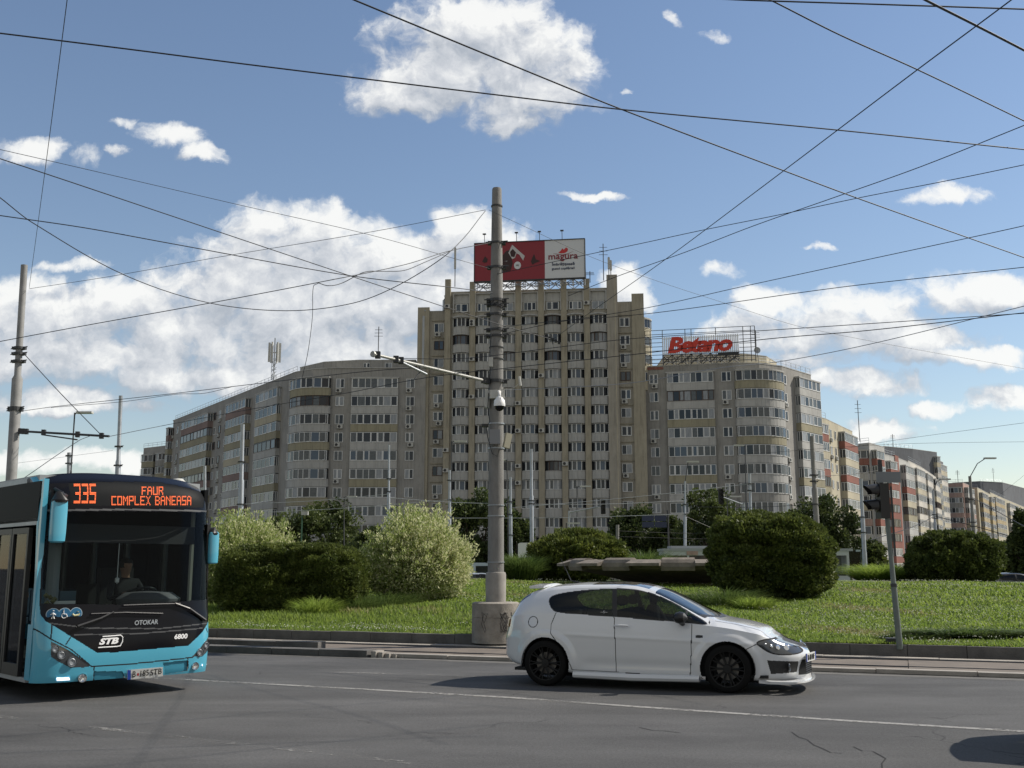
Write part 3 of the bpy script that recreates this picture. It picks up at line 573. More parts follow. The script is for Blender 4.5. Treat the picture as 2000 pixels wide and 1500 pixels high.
def parapet_mesh(w, h, dep, cur, m_):
    mb = MB()
    if cur:
        n = 12; O = [((i/n-.5)*w, -(dep+cur*(1-(2*i/n-1)**2))) for i in range(n+1)]
        poly = [(-w/2, 0)]+O+[(w/2, 0)]; mb.prism(poly, 0, h); poly2 = [(-w/2, 0)]+[(x*1.01, y-.05) for x, y in O]+[(w/2, 0)]; mb.prism(poly2, h, h+.05)
    else: mb.box(-w/2, w/2, -dep, 0, 0, h); mb.box(-w/2-.03, w/2+.03, -dep-.04, 0, h, h+.05)
    return mb.mesh('balcony', m_)
def fill_mesh(w, h, dep, cur):
    mb = MB(); 
    if cur:
        n = 12; O = [((i/n-.5)*w*.97, -(dep+cur*(1-(2*i/n-1)**2)-.18)) for i in range(n+1)]; mb.prism([(-w*.485, 0)]+O+[(w*.485, 0)], 0, h)
    else: mb.box(-w/2+.09, w/2-.09, -dep+.1, 0, 0, h)
    return mb
def ac_mesh():
    def mk():
        mb = MB(); mb.box(-.42, .42, -.36, -.05, 0, .58, 0); mb.lathe([(.0, -.375), (.22, -.375), (.22, -.35)], 14, (-.08, 0, .29), 1, 'y'); mb.lathe([(.05, -.39), (.05, -.37)], 8, (-.08, 0, .29), 0, 'y'); mb.box(-.4, -.36, -.3, 0, -.06, 0, 1); mb.box(.36, .4, -.3, 0, -.06, 0, 1)
        return mb.mesh('air_conditioner', [M_ACW, M_BLK])
    return cached('ac', mk)
def add_ac(root, S, u, z): p = S.w(u, 0); r = root.location; put(ac_mesh(), 'air_conditioner', root, (p[0]-r.x, p[1]-r.y, z-r.z), S.rz)
def wins(root, S, u0, u1, zs, h=1.4, nm=2, ac=.0, q=RND, pb=.05, trim=False):
    w = abs(u1-u0); u = (u0+u1)/2
    for z in zs:
        add_window(root, S, u, z-h/2, w, h, nm, 'window', p_brown=pb, q=q)
        if q.random() < ac: add_ac(root, S, u+q.choice([-.2, .15]), z-h/2-.68)
        if trim:
            p = S.w(u, .02); r = root.location; mb = cached(('trim', round(w, 1)), lambda: (lambda b: (b.box(-w/2-.35, w/2+.35, -.14, 0, 0, .09), b)[1].mesh('ledge', M_PIL))(MB()))
            put(mb, 'ledge', root, (p[0]-r.x, p[1]-r.y, z+h/2+.38-r.z), S.rz)
def bals(root, S, u0, u1, zs, cols, dep=1.1, cur=None, wcur=None, nm=6, hw=1.42, hp=1.12, q=RND, ac=.0, wallm=None, name='balcony', side=True):
    """glazed balconies one over another: solid parapet, window band on top of it"""
    w = abs(u1-u0); u = (u0+u1)/2; r = root.location; wr = round(w, 1)
    for k, z in enumerate(zs):
        m_ = cols[k % len(cols)]; p = S.w(u, 0); z0 = z-hw/2
        if q.random() < .10 and not wcur: m_ = q.choice([M_PARG, M_CREAM, M_WALL, M_OCHRE])
        me = cached(('par', wr, hp, dep, cur, m_.name), lambda: parapet_mesh(w, hp, dep, cur, m_)); b = put(me, name, root, (p[0]-r.x, p[1]-r.y, z0-hp-.05-r.z), S.rz)
        fl = cached(('fill', wr, hw, dep, cur, wcur), lambda: fill_mesh(w, hw+.22, dep-(.12 if wcur else 0), wcur or cur).mesh('balcony_room', M_GD)); put(fl, 'room', b, (0, 0, hp+.03))
        add_window(root, S, u, z0, w-.12, hw, nm, 'balcony_window', dep-.02-(.1 if wcur else 0), wcur or cur, (dep-.05) if side else 0, .09, q)
        if q.random() < ac: add_ac(root, S, u+q.uniform(-.3, .3)*w, z0-hp*.75) if dep < .1 else None
        if k == 0:
            mb = MB(); 
            if cur: n = 12; mb.prism([(-w/2, 0)]+[((i/n-.5)*w*1.02, -(dep+cur*(1-(2*i/n-1)**2)+.1)) for i in range(n+1)]+[(w/2, 0)], 0, .22)
            else: mb.box(-w/2-.1, w/2+.1, -dep-.1, 0, 0, .2)
            mb.build('balcony_roof', M_PARG, root, loc=(p[0]-r.x, p[1]-r.y, z0+hw-r.z), rz=S.rz)
def body(root, poly, z1, m_, name='wall', z0=0, cap=True):
    r = root.location; mb = MB(); P2 = [(p[0]-r.x, p[1]-r.y) for p in poly]; mb.prism(P2, z0, z1); o = mb.build(name, m_, root)
    if cap:
        c = np.mean(np.array(P2), 0); q = [tuple(c+(np.array(p)-c)*1.006) for p in P2]; mb = MB(); mb.prism(q, z1, z1+.12); mb.build('roof_coping', M_PARG, root)
    return o
def railing(root, pts, z, h=1.0, step=1.6, m_=None):
    r = root.location; mb = MB()
    for a, b in zip(pts[:-1], pts[1:]):
        a = np.array(a); b = np.array(b); L_ = np.linalg.norm(b-a); n = max(1, int(L_/step))
        for k in range(n+1): p = a+(b-a)*k/n; mb.tube([(p[0]-r.x, p[1]-r.y, z), (p[0]-r.x, p[1]-r.y, z+h)], .03, 4)
        for hh in (h, h*.5): mb.tube([(a[0]-r.x, a[1]-r.y, z+hh), (b[0]-r.x, b[1]-r.y, z+hh)], .03, 4)
    mb.build('roof_railing', m_ or M_STEEL, root)
def Zp(py, Y): return at_y(1000, py, Y)[2]
def building(name, px, Y, label): return empty(name, (pxxy(px, Y), Y, 0), label, 'apartment block', 'concrete apartment blocks around the junction')
# --- central tower
def tower():
    T = building('apartment_tower', 1035, 153, 'tallest central apartment tower with seven columns of bowed balconies and roof billboard'); q = random.Random(4)
    p0, p1 = PY(868, 154.0), PY(1211, 151.4); S = Seg(p0, p1); zt = 43.3
    body(T, [p0, p1, (p1[0]-.3, p1[1]+16), (p0[0]-.3, p0[1]+16)], zt, M_TOWER)
    rows = [38.45-2.75*k for k in range(14)]
    bx = [899.6, 943.5, 990.5, 1036, 1081.8, 1127, 1172.6]; piers = [872, 921.5, 966.5, 1013, 1058.5, 1104, 1150, 1201]
    for i, px in enumerate(piers):
        u = S.u(px); w = 1.6 if i == 7 else .88; mb = MB(); mb.box(-w/2, w/2, -.5, 0, 0, zt+1.5+(.5 if i in (0, 7) else 0)); p = S.w(u, 0); mb.build('pier', M_PIL if i not in (7,) else M_TOWER, T, loc=(p[0]-T.location.x, p[1]-T.location.y, 0), rz=S.rz)
    for j, px in enumerate(bx):
        u = S.u(px); w = 2.82; 
        bals(T, S, u-w/2, u+w/2, rows[:13], [M_PARG], .12, .95, wcur=.66, nm=4, hw=1.42, hp=1.22, q=q, side=False)
        # recessed top floor with a tall framed panel over its window
        p = S.w(u, 0); lx, ly = p[0]-T.location.x, p[1]-T.location.y
        mb = MB(); mb.box(-1.3, -1.14, -.5, 0, 40.0, 43.0); mb.box(1.14, 1.3, -.5, 0, 40.0, 43.0); mb.box(-1.14, 1.14, -.5, 0, 42.84, 43.0); mb.box(-1.14, 1.14, -.16, 0, 41.45, 42.84); mb.build('panel_frame', M_PARG, T, loc=(lx, ly, 0), rz=S.rz)
        add_window(T, S, u, 40.15, 1.9, 1.25, 2+(j % 2), 'window', .1, p_brown=.0, q=q)
    # lower side wings of the tower
    a0, a1 = PY(818, 155.3), PY(868, 155.0); SL = Seg(a0, a1); body(T, [a0, a1, (a1[0], a1[1]+12), (a0[0]-.2, a0[1]+12)], 40.6, M_TOWER, 'side_wing')
    b0, b1 = PY(1211, 152.0), PY(1258, 151.6); SR = Seg(b0, b1); body(T, [b0, b1, (b1[0]+.3, b1[1]+12), (b0[0], b0[1]+12)], 41.2, M_TOWER, 'side_wing')
    wins(T, SL, SL.u(845), SL.u(864), [38.0-2.75*k for k in range(13)], 1.4, 2, .35, q, .15, True); wins(T, SR, SR.u(1215), SR.u(1235), [38.1-2.75*k for k in range(14)], 1.4, 2, .5, q, .1, True)
    for S_, u, h_ in ((SL, SL.u(824), 41.2), (SR, SR.u(1252), 42.4)):
        mb = MB(); p = S_.w(u, 0); mb.box(-.9, .9, -.5, 0, 0, h_); mb.build('pier', M_PIL, T, loc=(p[0]-T.location.x, p[1]-T.location.y, 0), rz=S_.rz)
    # bowed balconies on the two side walls
    SS = Seg((b1[0]+.02, b1[1]+.6), (b1[0]+.1, b1[1]+5.6)); bals(T, SS, 0.4, 4.2, [38.2-2.75*k for k in range(4)], [M_CREAM], .9, 1.3, None, 4, 1.35, 1.3, q, side=False)
    SS = Seg((a0[0]-.1, a0[1]+7), (a0[0]-.02, a0[1]+2)); bals(T, SS, 0.4, 4.2, [38.0-2.75*k for k in range(6)], [M_PARG], .25, .75, None, 4, 1.35, 1.3, q, side=False)
    # vent pipe, lightning conductor, roof parapet, AC units
    mb = MB(); x, y = a0[0]-T.location.x, a0[1]-T.location.y-.3; mb.tube([(x+.2, y, 25), (x+.2, y, 39.8), (x+.35, y, 40.6), (x+.9, y+.1, 40.9)], .28, 10); mb.build('vent_duct', M_STEEL, T, True)
    mb = MB(); x, y = p0[0]-T.location.x-.5, p0[1]-T.location.y+.5; mb.tube([(x, y, 40.6), (x, y, 42.2), (x+.15, y, 42.8), (x+.6, y, 43.0)], .28, 10); mb.build('vent_duct', M_STEEL, T, True)
    mb = MB(); x, y = p1[0]-T.location.x-.2, p1[1]-T.location.y-1.1; mb.box(x, x+.12, y, y+.1, 2, 44.5); mb.build('conductor_strip', M_CREAM, T)
    for px, k in ((921.5, 0), (921.5, 0.16), (921.5, 2.1), (921.5, 4.2), (1058.5, 3.1), (1012.5, 4.6), (1012.5, 6.1), (1058.5, 6.1), (1012.5, 8), (1012.5, 8.9), (872, -.9), (1150, -.9), (872, 7.1), (872, 8.2), (1104, 7.9)):
        u = S.u(px); p = S.w(u, .5); put(ac_mesh(), 'air_conditioner', T, (p[0]-T.location.x, p[1]-T.location.y, 38.2-2.75*k), S.rz)
    # shop level under the flats
    mb = MB(); p = S.w(0, 2.5); r = T.location; A_ = [S.w(6, 2.6), S.w(S.L-7, 2.6), S.w(S.L-7, 0), S.w(6, 0)]; mb.prism([(a[0]-r.x, a[1]-r.y) for a in A_], 2.2, 4.6); mb.build('shop_canopy', mat('rusty metal canopy', (.12, .10, .09), .8, c2=(.2, .17, .15), scale=2), T)
    mb = MB(); A_ = [S.w(6.3, 2.2), S.w(S.L-7.3, 2.2), S.w(S.L-7.3, 0), S.w(6.3, 0)]; mb.prism([(a[0]-r.x, a[1]-r.y) for a in A_], 0, 2.2); mb.build('shop_front', M_GD, T)
tower()
# --- left wing
def left_wing():
    B_ = building('curved_apartment_wing', 640, 160, 'long grey apartment wing left of the tower, curving back with ochre and grey balconies'); q = random.Random(8)
    zr = 31.6; rows = [29.25-2.75*k for k in range(10)]; G, O_, V_ = M_PARG, M_OCHRE, M_MAUVE
    a = PY(826, 154.6); b = PY(640, 154.6); c = PY(598, 155.4); d = PY(562, 158.0); e = PY(497, 169.5); f = PY(322, 211.5)
    back = [(f[0]+9, f[1]+8), (e[0]+9, e[1]+8), (d[0]+8, d[1]+10), (a[0], a[1]+13)]
    body(B_, [f, e, d, c, b, a]+back[::1], zr, M_WALL); railing(B_, [(p[0]+.3, p[1]+.3) for p in (f, e, d)], zr+.1, .95)
    # set back top floor with a rounded roof
    a2, b2, c2, d2 = PY(805, 157), PY(690, 157), PY(620, 158.5), PY(572, 163); body(B_, [d2, c2, b2, a2, (a2[0], a2[1]+9), (d2[0]+6, d2[1]+8)], zr+1.7, M_WALL, 'penthouse')
    ST = Seg(b2, a2); wins(B_, ST, ST.u(705), ST.u(718), [zr+.9], .8, 2, 0, q); wins(B_, ST, ST.u(748), ST.u(762), [zr+.9], .8, 2, 0, q)
    S = Seg(b, a); wins(B_, S, S.u(791), S.u(807.5), rows, 1.45, 2, .45, q); wins(B_, S, S.u(652), S.u(668.5), rows, 1.45, 2, .5, q)
    bals(B_, S, S.u(683), S.u(775.5), rows, [G, G, O_, G, G, O_, G, G, G], .35, None, None, 7, 1.5, 1.12, q, side=False)
    C_ = Seg(PY(556, 157.6), PY(637, 154.4)); bals(B_, C_, .1, C_.L-.1, rows, [O_, G, G, O_, G, G, O_, G, G], .5, 1.5, None, 7, 1.5, 1.12, q, side=False)
    D_ = Seg(e, d); bals(B_, D_, D_.u(502), D_.u(545), rows, [G, G, O_, G, G, O_, G, G, G], .7, None, None, 5, 1.45, 1.12, q); wins(B_, D_, .3, 1.5, rows[1:], 1.4, 1, .3, q)
    E_ = Seg(f, e)
    bals(B_, E_, E_.u(447), E_.u(486), rows, [V_, O_, O_, O_, V_, G, V_, O_, G], 1.0, None, None, 6, 1.45, 1.15, q); bals(B_, E_, E_.u(360), E_.u(412), rows, [V_, O_, O_, O_, V_, O_, O_, V_, G], 1.0, None, None, 8, 1.45, 1.15, q)
    for px in (335, 344, 354, 416, 426, 438): u = E_.u(px); wins(B_, E_, u-.6, u+.6, rows, 1.4, 1, .12 if px < 426 else .3, q, .3)
    bals(B_, E_, .2, E_.u(330), rows, [V_, O_, O_, O_, G], .9, None, None, 3, 1.45, 1.15, q)
left_wing()
def left_end():
    B_ = building('stepped_end_block', 290, 222, 'small stepped block at the far left end, under the long curving wing'); q = random.Random(9); p0, p1 = PY(266, 224), PY(320, 218); S = Seg(p0, p1)
    zt = Zp(872, 220); rows = [zt-2.4-2.8*k for k in range(7)]; body(B_, [p0, p1, (p1[0], p1[1]+10), (p0[0], p0[1]+10)], zt, M_WALL)
    bals(B_, S, .2, S.L*.46, rows, [M_OCHRE, M_PARG, M_PARG], .5, .7, None, 4, 1.4, 1.2, q, side=False); bals(B_, S, S.L*.55, S.L-.2, rows, [M_OCHRE, M_OCHRE, M_PARG], .5, .7, None, 4, 1.4, 1.2, q, side=False)
    railing(B_, [p0, p1], zt+.1, .9)
left_end()
# --- right wing under the red sign
def right_wing():
    B_ = building('rounded_corner_wing', 1430, 153, 'grey apartment wing right of the tower with rounded ochre corner balconies, red roof sign above'); q = random.Random(12)
    zr = 31.5; rows = [29.55-2.75*k for k in range(10)]; G, O_ = M_PARG, M_OCHRE
    a = PY(1257, 153.2); b = PY(1449, 150.2); c = PY(1500, 150.4); d = PY(1545, 152.6); e = PY(1603, 159.8)
    body(B_, [a, b, c, d, e, (e[0]-8, e[1]+9), (a[0], a[1]+12)], zr, M_WALL); railing(B_, [(p[0], p[1]+.3) for p in (c, d, e)], zr+.1, .95); railing(B_, [(p[0], p[1]+.3) for p in (a, b, c)], zr+.1, .95)
    a2, b2, c2, d2 = PY(1310, 157), PY(1470, 156), PY(1515, 158), PY(1535, 163); body(B_, [a2, b2, c2, d2, (a2[0], a2[1]+10)], zr+2.6, M_CREAM, 'penthouse')
    S = Seg(a, b); wins(B_, S, S.u(1272), S.u(1289), rows, 1.45, 2, .75, q); wins(B_, S, S.u(1415), S.u(1433.5), rows, 1.45, 2, .35, q)
    bals(B_, S, S.u(1306), S.u(1400), rows, [G, G, O_, G, G, O_, G, G, O_], .45, None, None, 8, 1.5, 1.12, q, side=False)
    C_ = Seg(PY(1447, 150.0), PY(1547, 152.0)); bals(B_, C_, .1, C_.L-.1, rows, [O_, G, G, O_, G, G, O_, G, O_], .35, 1.7, None, 9, 1.5, 1.12, q, side=False)
    D_ = Seg(d, e); bals(B_, D_, D_.u(1559), D_.u(1600), rows, [G, G, O_, G, G, O_, G, G, G], .8, None, None, 5, 1.45, 1.15, q); wins(B_, D_, .25, 1.2, rows, 1.4, 1, .35, q)
    mb = MB(); p = S.w(S.u(1280), .03); mb.box(-1.5, 1.5, -.04, 0, 31.0, 31.4); mb.build('red_plate', M_RED, B_, loc=(p[0]-B_.location.x, p[1]-B_.location.y, 0), rz=S.rz)
right_wing()
def street_block(name, label, pts, zt, wall, specs, seed, nrows=9, fh=2.8, depth=11, roof=None, cur=None):
    """pts: facade corners in plan from left to right; specs: (segment, f0, f1, kind, colours)"""
    q = random.Random(seed); x = np.mean([p[0] for p in pts]); B_ = empty(name, (x, pts[0][1], 0), label, 'apartment block', 'concrete apartment blocks around the junction')
    P = [tuple(p) for p in pts]; d = np.array(P[-1])-np.array(P[0]); d /= np.linalg.norm(d); n = np.array([-d[1], d[0]])*depth
    body(B_, P+[tuple(np.array(P[-1])+n), tuple(np.array(P[0])+n)], zt, wall); rows = [zt-2.1-fh*k for k in range(nrows)]
    for (i, f0, f1, kd, cols) in specs:
        S = Seg(P[i], P[i+1]); u0, u1 = f0*S.L, f1*S.L
        if kd == 'b': bals(B_, S, u0, u1, rows, cols, 1.0, None, None, max(3, int((u1-u0)/.75)), 1.45, 1.2, q)
        elif kd == 'c': bals(B_, S, u0, u1, rows, cols, .4, 1.2, None, max(4, int((u1-u0)/.8)), 1.45, 1.2, q, side=False)
        else: wins(B_, S, u0, u1, rows, 1.4, 1 if u1-u0 < 1.1 else 2, .25, q, .2)
    railing(B_, [P[0], P[1]], zt+.1, .9); return B_
R_, C_, G_, W_, O2, K_ = M_RED, M_CREAM, M_PARG, M_WHITEW, M_YEL, M_PINK
a, b = PY(1604, 165), PY(1640, 170); c = PY(1680, 183)
street_block('cream_block', 'cream apartment block with brick red balconies right of the rounded corner wing', [PY(1604, 164), PY(1628, 168), PY(1680, 184)], Zp(815, 166), C_,
  [(0, .05, .7, 'b', [R_, C_, R_, C_, R_, C_]), (1, .12, .17, 'w', 0), (1, .28, .33, 'w', 0), (1, .44, .96, 'b', [R_, C_, R_, C_, C_])], 21)
street_block('red_topped_block', 'grey block with rounded front and brick red top balconies behind the traffic light', [PY(1679, 195), PY(1712, 192), PY(1742, 199)], Zp(868, 194), G_,
  [(0, .05, .95, 'c', [R_, G_, G_, G_, K_, G_]), (1, .1, .6, 'b', [R_, G_, G_, R_])], 22)
street_block('red_striped_block', 'block with brick red wall strips and balconies right of the traffic light', [PY(1741, 202), PY(1762, 207), PY(1768, 209), PY(1791, 219)], Zp(890, 204), G_,
  [(0, .05, .7, 'b', [R_, R_, R_]), (2, .15, .9, 'b', [G_, R_, C_, R_]), (0, .78, .95, 'w', 0)], 23)
mb_ = MB(); a_, b_ = PY(1762, 206.6), PY(1768, 208.6); mb_.prism([a_, b_, (b_[0]+.5, b_[1]+1), (a_[0]-.5, a_[1]+1)], 0, Zp(886, 204)); o_ = mb_.build('red_wall_strip', M_RED); o_.parent = [o for o in COL.objects if o.name == 'red_striped_block'][0]; o_.matrix_parent_inverse = Matrix.Translation(-o_.parent.location)
street_block('white_block', 'off white sunlit block with stacked pale balconies in the middle of the right street', [PY(1788, 226), PY(1812, 240), PY(1841, 268)], Zp(902, 228), W_,
  [(0, .25, .95, 'b', [W_, C_, W_]), (1, .1, .45, 'b', [W_, W_, C_]), (1, .52, .56, 'w', 0), (1, .62, .94, 'b', [W_, C_])], 24)
street_block('dark_grey_block', 'dark grey sheet walled tower block rising behind the off white block', [PY(1742, 262), PY(1798, 268), PY(1846, 276)], Zp(872, 262), M_DGREY, [(1, .83, .98, 'b', [C_, W_])], 25)
street_block('dark_grey_block', 'lower dark grey wall block stepping down towards the round rose block', [PY(1790, 272), PY(1841, 276), PY(1857, 286)], Zp(893, 272), M_DGREY, [(1, .1, .95, 'b', [C_, W_, C_])], 26)
street_block('round_rose_block', 'round fronted dusty rose block with dark window bands in the right street', [PY(1852, 296), PY(1893, 292), PY(1909, 304)], Zp(944, 294), K_,
  [(0, .04, .98, 'c', [K_, G_, K_]), (1, .1, .9, 'b', [K_, G_])], 27)
street_block('yellow_balcony_block', 'cream block with bright yellow ochre balconies near the right edge', [PY(1908, 306), PY(1921, 305), PY(1947, 336)], Zp(953, 306), C_,
  [(1, .08, .5, 'b', [O2, O2, O2]), (1, .58, .64, 'w', 0), (1, .72, .98, 'b', [O2, O2])], 28)
street_block('yellow_balcony_block', 'pale block with ochre and grey balconies cut by the right edge of the photo', [PY(1946, 338), PY(1975, 372), PY(2040, 470)], Zp(962, 338), C_,
  [(0, .1, .7, 'b', [O2, C_, O2]), (1, .02, .25, 'b', [W_, C_]), (1, .4, .7, 'b', [O2, W_])], 29)
street_block('dark_grey_block', 'dark grey roof block rising behind the yellow balconies at the far right', [PY(1928, 420), PY(1972, 426), PY(2030, 470)], Zp(941, 422), M_DGREY, [], 30)
# ------------------------------------------------------------------ roof signs and masts
def truss(mb, P0, P1, z0, z1, n, r=.06):
    P0 = np.array(P0); P1 = np.array(P1)
    for k in range(n):
        a = P0+(P1-P0)*k/n; b = P0+(P1-P0)*(k+1)/n; mb.tube([(*a, z0), (*b, z1)], r, 4); mb.tube([(*a, z1), (*b, z0)], r, 4); mb.tube([(*a, z0), (*a, z1)], r, 4)
    mb.tube([(*P0, z1), (*P1, z1)], r, 4); mb.tube([(*P0, (z0+z1)/2), (*P1, (z0+z1)/2)], r, 4)
def billboard():
    p0, p1 = PY(923.5, 152.2), PY(1149.5, 149.8); S = Seg(p0, p1); zb = Zp(546, 151)+.0; zt = Zp(472, 151); h = zt-zb
    t = empty('roof_billboard', (p0[0], p0[1], 43.3), 'wide red and white advertising billboard on the tower roof', 'billboard', rz=S.rz); zb -= 43.3; L_ = S.L; zc = zb+h
    red = mat('billboard red', (.24, .02, .032), .6); wh = mat('billboard white', (.60, .62, .64), .6); dk = mat('dark brown print', (.035, .012, .012), .6); txt = mat('maroon print', (.22, .02, .035), .6); navy = mat('dark blue print', (.03, .04, .09), .6)
    m = MB(); m.box(0, L_*.642, -.1, .1, zb, zc); m.build('red_panel', red, t); m = MB(); m.box(L_*.642, L_, -.1, .1, zb, zc); m.build('white_panel', wh, t)
    m = MB(); m.box(-.12, 0, -.2, .5, zb-.1, zc+.1); m.box(L_, L_+.12, -.2, .5, zb-.1, zc+.1); m.box(0, L_, -.2, .3, zc, zc+.12); m.box(0, L_, -.2, .3, zb-.12, zb); m.build('panel_frame', M_DSTEEL, t)
    def flat(pts, m_, nm, dy=-.13):
        mb = MB(); V = [(L_*x, dy, zb+h*y) for x, y in pts]+[(L_*x, -.1, zb+h*y) for x, y in pts]; n = len(pts); mb.add(V, [tuple(range(n)), tuple(range(2*n-1, n-1, -1))]+[(i, n+i, n+(i+1) % n, (i+1) % n) for i in range(n)]); return mb.build(nm, m_, t)
    flat([(.245, .62), (.29, .77), (.325, .8), (.335, .62), (.35, .45), (.33, .25), (.26, .2), (.22, .35)], dk, 'wrapper_print')
    flat([(.31, .72), (.345, .93), (.40, .78), (.46, .62), (.445, .5), (.41, .66), (.385, .7), (.37, .58), (.345, .55)], mat('silver print', (.5, .48, .48), .5), 'cake_print', -.15); flat([(.325, .74), (.35, .82), (.38, .72), (.365, .6), (.335, .62)], dk, 'cake_centre_print', -.17)
    flat([(.07, .52), (.095, .66), (.12, .58), (.115, .5), (.09, .48)], dk, 'cherry_print'); flat([(.515, .46), (.53, .58), (.545, .66), (.56, .52), (.60, .47), (.55, .42), (.53, .38)], dk, 'drop_print')
    flat([(.26+.1*k, .5+.03*math.sin(k*9)) for k in (0,)]+[(.3, .52), (.3, .49)], wh, 'wrapper_mark')
    flat([(.393+.032*math.cos(k), .38+.1*math.sin(k)) for k in np.linspace(0, 6.1, 18)], wh, 'round_print'); 
    def tx(s, x, y, w, hh, m_, off=.0, nm='lettering'):
        me = fit_text(text_mesh(s, 1, .012, 0, off, mats=m_), L_*w, h*hh); o = put(me, nm, t); o.matrix_local = basis((L_*x, -.15, zb+h*y), (1, 0, 0), (0, 0, 1), (0, -1, 0))
    tx('magura', .675, .44, .265, .17, txt, .012); tx('Îmbrățișează', .705, .31, .205, .11, navy, .02); tx('gustul copilăriei!', .705, .205, .205, .085, navy, .016); tx('NOU', .38, .36, .026, .045, dk)
    flat([(.765, .665), (.79, .73), (.80, .78), (.815, .74), (.835, .80), (.852, .76), (.848, .70), (.825, .655), (.79, .645)], mat('bright red print', (.5, .03, .03), .6), 'butterfly_print')
    flat([(.715, .655), (.75, .625), (.80, .60), (.855, .62), (.9, .70), (.86, .64), (.80, .615), (.75, .64)], txt, 'swoosh_print')
    m = MB(); truss(m, (0, .3), (L_, .3), 0.1, zb-.1, 9, .06); truss(m, (0, 2.2), (L_, 2.2), 0.1, zb+.4, 9, .07)
    for k in range(10): x = L_*k/9; m.tube([(x, .4, zb+h*.7), (x, 2.2, zb+.2)], .06, 4); m.tube([(x, .4, .1), (x, .4, zc)], .07, 4)
    m.build('steel_scaffold', M_STEEL, t)
    for x in (.09, .385, .595, .8): m = MB(); m.tube([(L_*x, 0, zc), (L_*x, -.3, zc+1.4)], .05, 5); m.box(L_*x-.25, L_*x+.25, -.5, -.1, zc+1.35, zc+1.48); m.build('floodlight', M_DSTEEL, t)
billboard()
def red_sign():
    p0, p1 = PY(1305, 151.6), PY(1461, 149.2); S = Seg(p0, p1); Y = 150.5; zt0, zb0 = Zp(657, Y), Zp(690, Y); t = empty('roof_sign', (p0[0], p0[1], 31.6), 'red italic lettering sign on a ribbed board above the right wing', 'sign', rz=S.rz); o = 31.6; L_ = S.L
    zt, zb = zt0-o+.1, zb0-o; m = MB(); n = 42
    for k in range(n): x = L_*k/n; m.box(x, x+L_/n*.62, -.06, .06, zb, zt)
    m.box(0, L_, .07, .1, zb+.1, zb+.2); m.box(0, L_, .07, .1, zt-.3, zt-.2); m.build('ribbed_board', mat('pale rib paint', (.66, .68, .70), .5), t)
    me = fit_text(text_mesh('Betano', 1, .02, .22, .045, space=.86, mats=mat('sign red', (.55, .035, .015), .5)), L_*.845, (zt-zb)*.93); lt = put(me, 'lettering', t); lt.matrix_local = basis((L_*.07, -.2, zb+.12), (1, 0, 0), (0, 0, 1), (0, -1, 0))
    m = MB(); m.box(L_*.72, L_*.99, -.25, -.15, zb-.55, zb-.05); m.build('black_strip_plate', M_BLK, t)
    m = MB(); x0, x1 = -3.2, L_+2.3; zz = zt+1.2
    for x in (x0+.6, x0+1.4, 0, L_*.3, L_*.38, L_*.7, L_+.6, L_+1.7, x1): m.tube([(x, .5, 0), (x, .5, zz)], .055, 4)
    for k, z in enumerate(np.linspace(.3, zz, 9)):
        if k >= 7 or True: m.tube([(x0, .5, z), (.0 if k < 7 else x1, .5, z)], .045, 4); m.tube([(L_ if k < 7 else 0, .5, z), (x1, .5, z)], .045, 4)
    truss(m, (0, .25), (L_, .25), .1, zb, 8, .06); truss(m, (0, 2), (L_, 2), .1, zb, 6, .06); m.build('steel_scaffold', M_DSTEEL, t)
red_sign()
def mast(px, Y, py0, py1, label, kind='yagi', name='roof_antenna'):
    z0, z1 = Zp(py0, Y), Zp(py1, Y); x = pxxy(px, Y); t = empty(name, (x, Y, z0), label, 'antenna', 'antennas and masts on the roofs'); h = z1-z0; m = MB(); m.tube([(0, 0, 0), (0, 0, h)], .07 if kind != 'cell' else .1, 6); m.build('mast', M_DSTEEL if kind != 'cell' else M_STEEL, t)
    if kind == 'yagi':
        m = MB()
        for k in (.7, .8, .9): m.tube([(-.9*(1.1-k*.5), 0, h*k), (.9*(1.1-k*.5), 0, h*k)], .035, 4)
        m.build('cross_bars', M_DSTEEL, t)
    if kind == 'cell':
        m = MB(); truss(m, (-.4, 0), (.4, 0), 0, h*.5, 1, .04); truss(m, (0, -.4), (0, .4), 0, h*.5, 1, .04); 
        for k in range(5): m.tube([(-.4, 0, h*.1*k), (.4, 0, h*.1*(k+1))], .05, 4)
        m.build('lattice', M_STEEL, t)
        for k in range(6):
            a = k*math.pi/3+.3; m = MB(); m.box(-.17, .17, -.1, .1, h*.42, h*.88, M=Matrix.Translation((.85*math.cos(a), .85*math.sin(a), 0))@Matrix.Rotation(a, 4, 'Z')); m.tube([(0, 0, h*.65), (.85*math.cos(a), .85*math.sin(a), h*.65)], .04, 4); m.build('panel_antenna', M_ACW, t)
    if kind == 'panel': m = MB(); m.box(-.16, .16, -.2, .05, h*.45, h*.97); m.build('panel_antenna', M_ACW, t)
mast(519, 166, 742, 660, 'bundle of white mobile phone antennas on a lattice mast on the left wing', 'cell', 'phone_mast')
mast(729, 160, 700, 638, 'thin television antenna on the left wing roof beside the tower')
mast(883, 152, 560, 483, 'white panel antenna pole at the left end of the tower roof', 'panel'); mast(1188, 151, 548, 476, 'tall thin lattice antenna right of the billboard')
mast(1199, 151, 545, 502, 'white panel antenna at the right end of the tower roof', 'panel'); mast(1203, 152, 545, 508, 'second panel antenna right behind the first at the roof end', 'panel'); mast(1160, 151, 552, 530, 'short thin rod just right of the billboard')
mast(1495, 154, 690, 645, 'thin antenna right of the red roof sign'); mast(1694, 200, 862, 782, 'tall thin antenna on the red topped block'); mast(1760, 262, 873, 848, 'small antenna on the dark grey tower block'); mast(1884, 296, 944, 918, 'small antenna on the round rose block'); mast(1955, 422, 941, 914, 'antenna on the far right dark roof block')
